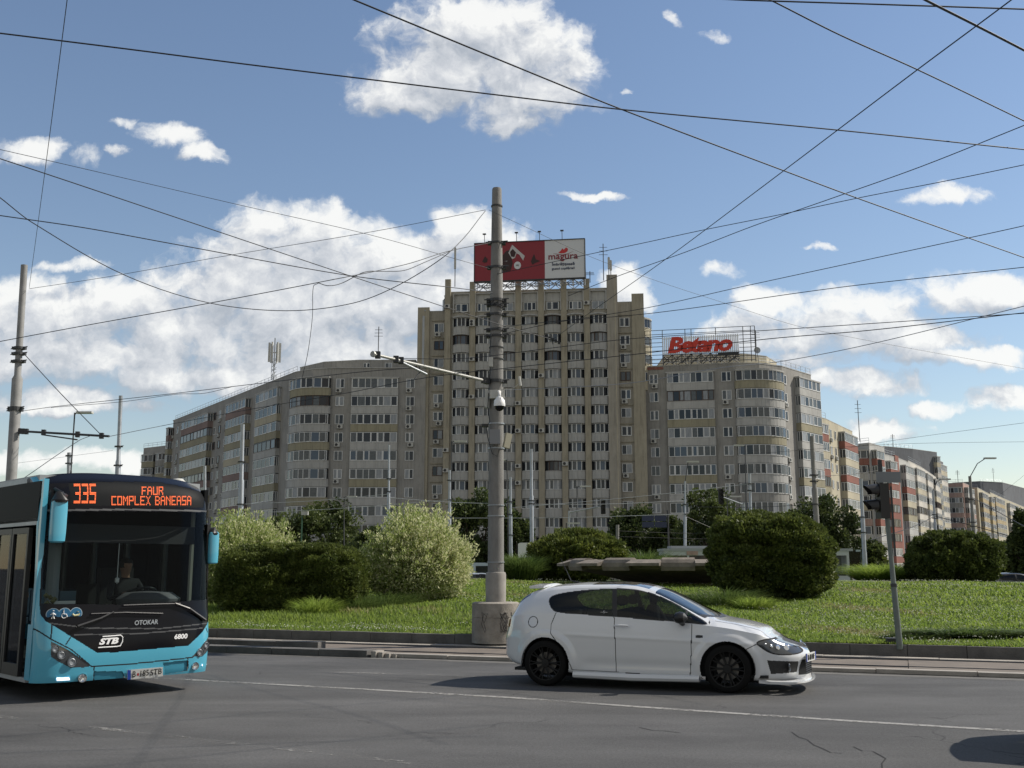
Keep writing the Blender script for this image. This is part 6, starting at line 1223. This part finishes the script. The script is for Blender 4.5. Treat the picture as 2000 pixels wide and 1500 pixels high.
def plain_pole(p_top, p_low, r0, r1, label, Htop=None, Y=None, m_=None, bands=(), lamp=None, cat='pole', name='tram_wire_pole', group='poles for the overhead wires'):
    a, b = pole_axis(p_top, p_low, Htop, Y); t = empty(name, tuple(b), label, cat, group); d = a-b; m = MB(); mid = d*.45; 
    m.tube([(0, 0, -.2), tuple(d*.38), tuple(d*.39), tuple(d*.68), tuple(d*.69), tuple(d)], [r0, r0, (r0*2+r1)/3, (r0*2+r1)/3, r1, r1] , 14); m.build('post', m_ or M_STEEL, t, True)
    for (px, py) in bands:
        q = np.array(at_y(px, py, a[1]))-b; f_ = q[2]/d[2]; c = d*f_; r = r0+(r1-r0)*f_; mb = MB(); mb.lathe([(r+.0, -.03), (r+.035, -.03), (r+.035, .03), (r, .03)], 14, tuple(c)); mb.box(c[0]-r-.07, c[0]+r+.07, c[1]-.05, c[1]+.05, c[2]-.035, c[2]+.035); mb.tube([(c[0]-r-.11, c[1], c[2]-.02), (c[0]+r+.13, c[1]-.05, c[2]+.03)], .014, 5); mb.build('clamp_band', M_DSTEEL, t)
    if lamp:
        (lx, ly), kind = lamp; e = np.array(at_y(lx, ly, a[1]))-b; mb = MB(); mb.tube([tuple(d*.99), tuple(d*.5+e*.5+np.array([0, 0, .25 if abs(e[0]-d[0]) > .6 else .0])), tuple(e)], .03, 6); mb.build('lamp_arm', M_DSTEEL, t); mb = MB(); s = 1 if e[0] > d[0] else -1; mb.box(e[0]-.1, e[0]+.6*s+.1, e[1]-.14, e[1]+.14, e[2]-.05, e[2]+.05) if s > 0 else mb.box(e[0]-.6, e[0]+.1, e[1]-.14, e[1]+.14, e[2]-.05, e[2]+.05); mb.build('lamp_head', M_ACW, t)
    return t, a, b
LP, LPa, LPb = plain_pole((47.5, 518), (22, 935), .155, .085, 'tall thick grey pole at the far left, rising behind the bus', Htop=9.4, m_=mat('pale aged pole steel', (.27, .27, .265), .7, c2=(.19, .19, .185), scale=3), bands=((37, 680), (36, 691), (34, 706), (30, 797), (31, 801)), group='thick wire poles')
plain_pole((236, 773), (230, 925), .13, .085, 'bright steel pole between the far left pole and the apartment wing', Y=45, bands=((233, 872), (231, 909)))
plain_pole((474, 829), (470, 1012), .14, .095, 'bright steel pole in front of the receding left wing, above the bus', Y=50, bands=((472, 902), (472, 985)))
plain_pole((760, 869), (759, 1000), .11, .06, 'slim steel pole above the top of the large willow shrub', Y=66, bands=((760, 935), (760, 960)))
plain_pole((878, 918), (878, 1050), .12, .075, 'slim banded pole between the large willow and the thick pole', Y=66, bands=((878, 938), (878, 976), (878, 1010)))
plain_pole((997, 932), (998, 1080), .11, .07, 'slim banded pole immediately right of the thick concrete pole', Y=62, bands=((998, 980), (998, 1005), (998, 1045)))
plain_pole((1037.5, 877), (1039, 1075), .125, .075, 'slim steel pole in front of the tower, left of the yellow green shrub', Y=56, bands=((1038, 978), (1038, 984)))
plain_pole((1338, 940), (1338, 1068), .11, .06, 'slim steel pole with small lamp arm above the tram roof', Y=68, bands=((1338, 985), (1338, 1004)), lamp=((1344, 902), 'l'))
plain_pole((1464, 925), (1468, 1050), .12, .075, 'slim pole with a small camera in front of the rounded corner balconies', Y=62, bands=((1465, 945), (1466, 958)))
plain_pole((1585, 852), (1597, 1060), .15, .10, 'leaning grey pole right of the rounded corner wing', Y=50, bands=((1589, 928), (1590, 940), (1592, 985)), m_=M_CONC)
plain_pole((1681, 935), (1690, 1120), .13, .09, 'leaning pole directly left of the traffic light head', Y=58, bands=((1685, 1010), (1687, 1040)))
plain_pole((1894, 930), (1903, 1060), .15, .10, 'pole with a long curved lamp arm in the right street', Y=72, bands=((1896, 975), (1898, 1020), (1899, 1028)), lamp=((1925, 895), 'r'), m_=M_CONC)
plain_pole((1822, 958), (1828, 1050), .12, .08, 'pole with curved lamp arm left of the right edge shrub', Y=80, bands=((1824, 1005), (1824, 1012)), lamp=((1838, 936), 'r'))
plain_pole((135, 884), (134, 940), .13, .10, 'short banded pole seen just above the bus roof at left', Y=55, bands=((135, 890), (135, 905)))
plain_pole((400, 910), (400, 950), .1, .08, 'small pole tip above the right end of the bus roof', Y=60)
plain_pole((1206, 1025), (1206, 1060), .12, .1, 'short pale post right of the yellow green shrub', Y=64, m_=M_CONC)
def lampp(px_, py_top, py_low, px2, Y, label, dx=8): plain_pole((px_, py_top), (px2, py_low), .055, .035, label, Y=Y, lamp=((px_+dx, py_top), 'l'), cat='street lamp', name='street_lamp', group='slender street lamps', m_=M_DSTEEL)
lampp(146, 806, 900, 140, 52, 'slender street lamp left, above the bus roof'); lampp(882, 862, 1000, 881, 68, 'slender street lamp left of the thick pole'); lampp(990, 898, 1000, 992, 66, 'slender street lamp right of the thick pole', -6)
lampp(1455, 870, 960, 1457, 72, 'slender street lamp in front of the rounded balconies', -5); lampp(1127, 950, 1060, 1127, 75, 'slender dark street lamp in front of the tower'); lampp(1106, 1022, 1060, 1106, 66, 'low lamp over the yellow green shrub', 5)
lampp(672, 970, 1030, 672, 84, 'slender lamp in front of the left wing windows'); lampp(1420, 970, 1050, 1422, 72, 'thin dark lamp beside the signal arm')
def cctv():
    a, b = pole_axis((590, 1000), (588, 1075), Y=34); t = empty('camera_post', tuple(b), 'thin green post with a small white camera behind the dark hedge', 'camera post'); m = MB(); m.tube([(0, 0, 0), tuple(a-b)], .022, 8); m.build('post', mat('green post paint', (.03, .09, .05), .5), t); d = a-b; m = MB(); m.box(d[0]-.02, d[0]+.20, -.06, .06, d[2]-.1, d[2]+.02, M=Matrix.Rotation(.0, 4, 'Y')); m.build('camera', M_ACW, t)
cctv()
# ------------------------------------------------------------------ traffic light with blank plate
def traffic_light():
    Y = 19.5; a = np.array(at_y(1726, 945, Y)); b = np.array(at_y(1757, 1257, Y)); t = empty('traffic_light', tuple(b), 'leaning green post with a black traffic light seen from the side and blank plate', 'traffic light'); d = a-b; m = MB(); m.tube([(0, 0, -.1), tuple(d*.36), tuple(d*.37), tuple(d)], [.058, .052, .045, .04], 14); m.build('post', mat('grey green post', (.13, .155, .14), .5, c2=(.10, .12, .11), scale=6), t, True)
    P = lambda px, py, dy=0: (at_y(px, py, Y+dy)[0]-b[0], dy, at_y(px, py, Y+dy)[2]-b[2])
    m = MB(); c0, c1_ = P(1711, 945, -.12), P(1733, 1013, -.12); m.box(c0[0], c1_[0], -.30, -.05, c1_[2], c0[2]); m.build('signal_housing', M_BLK, t); m = MB(); c0 = P(1718, 898); c1_ = P(1724, 945); m.box(c0[0]-.035, c0[0]+.035, -.02, .03, c1_[2], c0[2]); m.build('post_top', M_DSTEEL, t)
    for (yy, hh) in ((960, 15), (990, 15)):
        a1 = P(1712, yy-hh, -.18); a2 = P(1686, yy-hh+4, -.18); a3 = P(1688, yy-4, -.18); a4 = P(1712, yy+hh-2, -.18); r = (a1[2]-a4[2])/2; mb = MB(); n = 14; V = []
        for k in range(n+1):
            an = math.pi*(-.12+1.24*k/n); V += [(a1[0], -.18+r*math.cos(an), (a1[2]+a4[2])/2+r*math.sin(an)*1.0), (a1[0]-(a1[0]-a2[0])*(.55+.45*max(0, math.sin(an))), -.18+r*.95*math.cos(an), (a1[2]+a4[2])/2+r*.9*math.sin(an)-.015)]
        mb.add(V, [(2*k, 2*k+1, 2*k+3, 2*k+2) for k in range(n)]); mb.build('visor', M_BLK, t); mb = MB(); mb.lathe([(0, -.01), (r*.8, -.01), (r*.85, .01)], 16, (a1[0]-.01, -.18, (a1[2]+a4[2])/2), axis='x'); mb.build('lens', mat('unlit lens', (.02, .015, .012), .2), t)
    c0, c1_ = P(1709, 922), P(1757, 943); m = MB(); m.box(c0[0], c1_[0], -.06, -.045, c1_[2], c0[2]); m.build('blank_plate', mat('grey plate', (.17, .185, .20), .5), t); c0 = P(1741, 985); m = MB(); m.box(c0[0]+.0, c0[0]+.02, -.02, .02, P(1741, 1080)[2], P(1741, 950)[2]); m.build('rear_strap', M_DSTEEL, t)
    m = MB(); f = d*.36; m.lathe([(.055, -.03), (.062, -.03), (.062, .03), (.055, .03)], 12, tuple(f)); m.build('joint_ring', M_DSTEEL, t)
    bx = at_z(1742, 1254, .3); t2 = empty('valve_cover', bx, 'small dark metal cover on the grass left of the leaning post foot', 'cover'); m = MB(); m.prism([(-.11, -.08), (.1, -.1), (.12, .1), (-.08, .12)], -.03, .05); m.prism([(-.12, -.09), (.11, -.11), (.13, .11), (-.09, .13)], .05, .075); m.build('cover_box', M_DSTEEL, t2)
traffic_light()
def signal_arm(px0, py0, px1, py1, pxb, pyb, Y, label, hx, hy):
    a = np.array(at_y(px1, py1, Y)); b = np.array(at_y(pxb, pyb, Y)); z = b[2]; b = np.array([b[0], Y, 0.]); t = empty('signal_gantry', tuple(b), label, 'traffic light', 'far traffic lights on arms'); m = MB(); m.tube([(0, 0, 0), tuple(a-b)], .07, 8); m.build('post', M_STEEL, t); c = np.array(at_y(px0, py0, Y))-b; m = MB(); m.tube([tuple(a-b-np.array([0, 0, .1])), tuple(c)], .05, 6); m.build('arm', M_STEEL, t); h = np.array(at_y(hx, hy, Y))-b
    m = MB(); m.box(h[0]-.15, h[0]+.15, -.15, .1, h[2]-.48, h[2]+.48); 
    for k in (-1, 0, 1): m.lathe([(.12, -.15), (.13, -.33)], 10, (h[0], 0, h[2]+.3*k), axis='y')
    m.build('signal_head', M_BLK, t)
signal_arm(1412, 971, 1453, 983, 1454, 1040, 66, 'far black traffic light on an arm in front of the right wing', 1408, 970)
signal_arm(1178, 988, 1112, 998, 1106, 1060, 70, 'far dark signal on a long arm in front of the tower foot', 1178, 990)
def blue_sign():
    Y = 84; a = at_y(1253, 1006, Y); b = at_y(1303, 1031, Y); t = empty('direction_sign', (b[0], Y, 0), 'dark blue direction sign panels seen from behind among the trees', 'sign'); bl = mat('dark blue sign', (.025, .035, .07), .6)
    for k in range(2):
        for j in range(2):
            m = MB(); w = (b[0]-a[0])/2; h = (a[2]-b[2])/2; x = a[0]-b[0]+k*w; m.box(x+.03, x+w-.03, -.05, .05, b[2]+j*h+.03, b[2]+(j+1)*h-.03); m.build('sign_panel', bl, t)
    m = MB(); m.tube([(.1, .1, 0), (.1, .1, a[2]+.4)], .08, 6); m.build('post', M_DSTEEL, t)
blue_sign()
# ------------------------------------------------------------------ tram, van, white box van
def tram():
    Y = 66; x0, x1 = pxxy(1298, Y), pxxy(1683, Y); zt = at_y(1500, 1067.5, Y)[2]; L_ = x1-x0; t = empty('tram', (x0, Y, 0), 'pale grey tram passing behind the big dark shrub', 'tram'); w = M_ROOFG; lt = mat('pale grey tram paint', (.42, .45, .46), .4)
    m = MB(); m.box(0, L_-.9, 0, 2.4, .35, 1.35); m.build('lower_body', lt, t); m = MB(); m.box(0, L_-.9, 0, 2.4, zt-.55, zt-.28); m.build('upper_band', lt, t); m = MB(); m.box(-.1, L_-.5, -.05, 2.45, zt-.28, zt-.12); m.box(.5, L_-3, .4, 2.0, zt-.12, zt+.05); m.build('roof', w, t)
    n = 8
    for k in range(n): a = .1+(L_-1.3)*k/n; m = MB(); m.box(a+.08, a+(L_-1.3)/n-.05, .02, .05, 1.35, zt-.55); m.build('side_window', M_BSG if k == n-1 else M_GD, t); m = MB(); m.box(a-.05, a+.08, 0, .06, 1.35, zt-.55); m.build('window_post', lt, t)
    m = MB(); m.box(L_-.9, L_-.75, 0, 2.4, .35, zt-.28); m.build('end_wall', lt, t); m = MB(); m.box(L_-.75, L_+.0, .0, 2.4, 1.2, zt-.2); m.build('glazed_end', M_BSG, t); m = MB(); m.box(L_-3.6, L_-.9, -.02, .0, 1.3, 1.35); m.build('trim', M_BLK, t)
    a = at_y(1645, 1121, Y); m = MB(); m.box(a[0]-x0-.25, a[0]-x0+.25, -.03, 0, a[2]-.1, a[2]+.1); m.build('number_plate', M_BLK, t)
    m = MB(); m.box(.2, L_-1, .2, 2.2, .1, .35); m.build('bogies', M_INT, t); a = at_y(1352, 1080, Y); m = MB(); m.box(a[0]-x0-.35, a[0]-x0+.35, -.06, -.0, a[2]-.12, a[2]+.12); m.build('sign_board', M_PINK, t)
tram()
def van(px0, px1, py, Y, m_, label, hh=2.0, group=None, name='van'):
    x0, x1 = pxxy(px0, Y), pxxy(px1, Y); L_ = x1-x0; zt = at_y((px0+px1)/2, py, Y)[2]; t = empty(name, (x0, Y, 0), label, 'van', group); V = [(0, .4), (0, zt*.98), (.15, zt), (L_*.72, zt), (L_*.78, zt*.97), (L_*.93, zt*.6), (L_, zt*.5), (L_, .4)]; m = MB(); n = len(V); m.add([(x, 0, z) for x, z in V]+[(x, 1.9, z) for x, z in V], [tuple(range(n)), tuple(range(2*n-1, n-1, -1))]+[(i, n+i, n+(i+1) % n, (i+1) % n) for i in range(n)]); m.build('body', m_, t)
    m = MB(); m.add([(L_*.60, -.01, zt*.55), (L_*.88, -.01, zt*.55), (L_*.77, -.01, zt*.9), (L_*.60, -.01, zt*.9)], [(0, 1, 2, 3)]); m.build('side_window', M_GD, t)
    for x in (.8, L_-.9): m = MB(); m.lathe([(0, -.02), (.33, -.02), (.33, .2), (0, .2)], 20, (x, 0, .33), axis='y'); m.build('wheel', M_RUB, t)
van(838, 990, 1099, 66, mat('pale blue van paint', (.40, .46, .54), .4), 'pale blue van roof showing between the willow shrub and the thick pole')
van(1012, 1130, 1060, 70, mat('white van paint', (.6, .6, .58), .4), 'white box van top just right of the thick pole, behind the ornamental grass')
# ------------------------------------------------------------------ overhead wires
def wire(pts, r, label, name='overhead_wire', m_=None):
    """pts: (px, py, height or ('y', distance))"""
    r *= .85
    P = [Vector(at_z(a, b, c) if not isinstance(c, tuple) else at_y(a, b, c[1])) for a, b, c in pts]; out = []
    for i in range(len(P)-1):
        p0, p1, p2, p3 = P[max(i-1, 0)], P[i], P[i+1], P[min(i+2, len(P)-1)]; l1, l2, l3 = max((p1-p0).length, 1e-3), (p2-p1).length, max((p3-p2).length, 1e-3)
        m1 = (p2-p0)/(l1+l2)*l2 if i > 0 else (p2-p1); m2 = (p3-p1)/(l2+l3)*l2 if i < len(P)-2 else (p2-p1)
        for j in range(7): t = j/7; t2, t3 = t*t, t**3; out.append(p1*(2*t3-3*t2+1)+m1*(t3-2*t2+t)+p2*(3*t2-2*t3)+m2*(t3-t2))
    out.append(P[-1]); mb = MB(); mb.tube(out, r, 5); o = mb.build(name, m_ or M_WIRE); return tag(o, label, 'overhead wire', 'wires strung over the junction')
pY = ('y', 22.3)
wire([(-60, 58, 7), (0, 65, 7), (250, 96, 7), (500, 128, 7), (1000, 189, 7), (1215, 214, 7), (1635, 254, 7), (2000, 292, 7), (2060, 298, 7)], .010, 'long dark wire running from the upper left corner through the big cloud')
wire([(640, -22, 7.2), (692, 0, 7.2), (1000, 127, 7.2), (1215, 214, 7.2), (1530, 333, 7.2), (1680, 389, 7.2), (2000, 503, 7.2), (2060, 524, 7.2)], .011, 'thick wire crossing the big cloud down to the right edge')
wire([(134, -30, 7.6), (131, 0, 7.7), (87, 340, 7.9), (57, 562, ('y', float(LPa[1])))], .006, 'steep wire dropping from the top edge to the far left pole')
wire([(-40, 286, 8.2), (0, 292, 8.2), (475, 402, 8.2), (720, 458, 8.1), (905, 510, 8.1), (958, 525, pY)], .006, 'thin faint wire from the left edge down to the billboard')
wire([(-40, 300, 6.8), (0, 310, 6.8), (300, 410, 6.8), (535, 489, 6.8), (760, 564, 6.7), (980, 635, 6.6), (1075, 662, 6.6)], .009, 'wire ending at the black insulators in front of the tower')
wire([(-30, 366, 7.4), (0, 386, 7.4), (62, 434, 7.2), (245, 538, 6.9), (410, 592, 6.8), (560, 607, 6.8), (690, 592, 6.9), (780, 556, 7.2), (875, 495, 7.6), (948, 412, pY)], .010, 'deeply sagging cable between the left edge and the thick pole top')
wire([(-40, 415, 6.4), (0, 421, 6.4), (165, 445, 6.4), (330, 475, 6.4), (680, 538, 6.4), (870, 560, 6.4), (962, 572, pY)], .009, 'wire from the left edge to the tangle on the thick pole')
wire([(57, 564, ('y', float(LPa[1]))), (215, 540, 8.6), (440, 500, 8.7), (730, 452, 8.8), (948, 410, pY)], .007, 'thin span wire between the tops of the left pole and the thick pole')
wire([(-40, 675, 5.4), (0, 667, 5.4), (160, 637, 5.5), (410, 592, 5.8), (620, 552, 6.2), (790, 517, 7), (870, 492, 7.6), (958, 474, pY)], .008, 'span wire rising from the left edge to the billboard corner')
wire([(620, 552, 6.2), (640, 558, 6.2), (670, 552, 6.4), (710, 532, 6.6), (745, 530, 6.8), (790, 528, 7), (830, 512, 7.3), (885, 488, 7.8)], .008, 'loose secondary cable looped below the rising span wire')
wire([(622, 553, 6.2), (612, 560, 6.2), (610, 620, 5.9), (601, 690, 5.4), (590, 738, 5.0)], .006, 'thin loose wire hanging down above the left wing')
wire([(42, 803, ('y', float(LPa[1]))), (100, 795, 5.8), (245, 779, 5.8), (345, 768, 5.8), (480, 752, 5.8), (690, 728, 5.8), (835, 716, 5.8)], .009, 'messenger cable from the left pole past the left wing roof')
wire([(100, 796, 5.8), (150, 792, 5.75), (245, 784, 5.7), (345, 770, 5.78), (400, 768, 5.7), (455, 755, 5.8)], .007, 'second slack cable twisted under the messenger cable')
wire([(215, 852, ('y', float(LPa[1])-1)), (315, 832, 5.6), (486, 800, 5.6), (680, 767, 5.6), (837, 737, 5.6), (1000, 718, 5.6), (1240, 692, 5.6), (1500, 662, 5.6), (1700, 645, 5.6), (2000, 611, 5.6), (2080, 603, 5.6)], .009, 'contact wire running across the whole view at mid height')
wire([(760, 700, 5.9), (905, 700, 5.9), (1075, 680, 5.9), (1240, 661, 5.9), (1485, 646, 5.9), (1700, 632, 5.9), (2000, 612, 5.9), (2080, 607, 5.9)], .008, 'upper of two close wires over the red roof sign')
wire([(970, 640, pY), (1080, 628, 6.4), (1280, 611, 6.4), (1650, 560, 6.4), (2000, 522, 6.4), (2080, 512, 6.4)], .008, 'right side wire meeting the edge above the last big cloud')
wire([(970, 655, pY), (1075, 632, 6.9), (1260, 602, 6.9), (1440, 562, 6.9), (1625, 522, 6.9), (1900, 463, 6.9), (2000, 441, 6.9), (2080, 422, 6.9)], .008, 'right side wire just below the thin small clouds')
wire([(1110, 578, 7.4), (1205, 540, 7.4), (1340, 492, 7.4), (1475, 440, 7.4), (1640, 382, 7.4), (1800, 325, 7.4), (2000, 245, 7.4), (2080, 212, 7.4)], .008, 'wire climbing to the right edge beside its twin')
wire([(972, 535, pY), (1125, 502, 7.9), (1250, 476, 7.9), (1370, 450, 7.8), (1520, 420, 7.8), (1675, 387, 7.8), (1860, 351, 7.8), (2000, 322, 7.8), (2080, 305, 7.8)], .008, 'wire climbing from the billboard right edge to the right')
wire([(2010, -28, 5.6), (1975, 0, 5.6), (1792, 136, 5.7), (1530, 334, 5.9), (1295, 510, 6.2), (1160, 605, 6.4), (1078, 664, 6.6)], .0062, 'thick diagonal wire from the upper right corner down to the insulators')
wire([(1450, -26, 7.6), (1505, 0, 7.6), (1640, 68, 7.6), (1792, 136, 7.6), (2000, 236, 7.6), (2080, 274, 7.6)], .010, 'wire sloping down from the top edge to the right edge')
wire([(1760, -26, 6.6), (1808, 0, 6.6), (1905, 49, 6.6), (2000, 98, 6.6), (2080, 140, 6.6)], .014, 'short thick cable cutting the upper right corner')
wire([(1380, -4, 7.3), (1450, 0, 7.3), (1700, 8, 7.3), (2000, 18, 7.3), (2080, 21, 7.3)], .010, 'nearly level wire along the upper right edge of the view')
wire([(955, 410, pY), (1000, 431, 9), (1180, 512, 8.6), (1440, 600, 8), (1580, 642, 7.6), (2000, 720, 7), (2080, 733, 7)], .005, 'very thin wire from the thick pole top over the billboard to the right')
wire([(972, 762, pY), (1100, 757, 5.3), (1240, 747, 5.3), (1410, 718, 5.4), (1525, 706, 5.5), (1700, 672, 5.6), (2000, 598, 5.6), (2080, 578, 5.6)], .008, 'pale grey wire sweeping from the thick pole to the right', m_=M_STEEL)
wire([(46, 690, ('y', float(LPa[1]))), (120, 770, ('y', float(LPa[1])-.6)), (198, 850, ('y', float(LPa[1])-1.2))], .012, 'stay wire from the left pole to its arm tip')
wire([(175, 852, ('y', float(LPa[1])-1)), (155, 860, ('y', float(LPa[1])-1.4)), (45, 935, ('y', float(LPa[1])-5)), (-20, 980, ('y', float(LPa[1])-8))], .009, 'contact wire running from the arm tip down behind the bus')
wire([(1450, 888, 6), (1735, 868, 6), (2060, 862, 6)], .006, 'faint level wire above the right street'); wire([(1640, 878, 6), (1760, 858, 6), (2060, 818, 6)], .006, 'faint rising wire above the right street')
wire([(1900, 972, ('y', 72)), (1950, 1000, ('y', 60)), (2030, 1045, ('y', 50))], .025, 'cable from the curved lamp pole down to the right edge'); wire([(1826, 1008, ('y', 80)), (1780, 1030, ('y', 75)), (1700, 1055, ('y', 70))], .03, 'cable left from the far curved lamp pole')
wire([(1826, 1008, ('y', 80)), (1930, 1035, ('y', 75)), (2060, 1075, ('y', 70))], .03, 'cable right from the far curved lamp pole')
wire([(30, 905, 6), (220, 880, 6)], .006, 'short faint wire low at the left edge'); wire([(1930, 985, 6), (2060, 880, 6)], .006, 'thin wire rising at the lower right sky')
for i, (a, b) in enumerate((((470, 985), (760, 965)), ((470, 1003), (878, 976)), ((760, 972), (998, 984)), ((878, 1012), (1338, 1004)), ((998, 992), (1465, 945)), ((1038, 985), (1338, 978)), ((1206, 1037), (1480, 1040)), ((1206, 1048), (1600, 1052)), ((1338, 1008), (1470, 1060)), ((1590, 985), (1360, 990)), ((1600, 930), (1740, 915)))):
    wire([(a[0], a[1], ('y', 60)), ((a[0]+b[0])/2, (a[1]+b[1])/2+3, ('y', 61)), (b[0], b[1], ('y', 62))], .012 if i in (6, 7) else .017, ['low wire left of the large willow', 'low wire over the tops of the left shrubs', 'low wire passing behind the thick pole', 'low wire across the foot of the tower', 'long low wire rising to the camera pole', 'low wire above the yellow green shrub', 'wire in front of the trees under the right wing', 'lowest wire in front of the trees under the right wing', 'stay wire sloping down right of the lamp pole', 'wire left from the leaning grey pole', 'wire between the leaning pole and the traffic light'][i], m_=M_STEEL if i < 6 else M_WIRE)
def left_arm():
    Y = float(LPa[1]); a = np.array(at_y(38, 842, Y)); b = np.array(at_y(213, 852, Y-1.2)); t = empty('pole_bracket', tuple(a), 'dark horizontal bracket arm on the far left pole above the bus', 'bracket'); m = MB(); d = b-a; m.tube([(0, 0, 0), tuple(d)], .028, 8); m.build('arm', M_DSTEEL, t); m = MB(); m.tube([tuple(d*.28+np.array([0, 0, -.06])), tuple(d*.66+np.array([0, 0, -.13]))], .02, 6); m.build('lower_arm', M_DSTEEL, t)
    m = MB()
    for k in (.0, .04, .08, .28, .66, .92): p_ = d*k; m.box(p_[0]-.045, p_[0]+.045, p_[1]-.04, p_[1]+.04, p_[2]-.07, p_[2]+.07)
    m.build('insulators', M_DSTEEL, t)
left_arm()
def insul(): 
    c = at_z(1078, 664, 6.6); t = empty('wire_insulators', c, 'cluster of black insulators hanging on wires in front of the tower', 'insulator'); m = MB()
    for k in range(5): m.box(-.15+.07*k, -.10+.07*k, -.03, .03, .05-.035*k, .10-.03*k); 
    m.tube([(-.2, 0, .1), (.18, 0, -.06)], .012, 6); m.tube([(0, 0, .12), (.02, 0, -.1)], .01, 5); m.build('insulator_bars', M_WIRE, t)
insul()
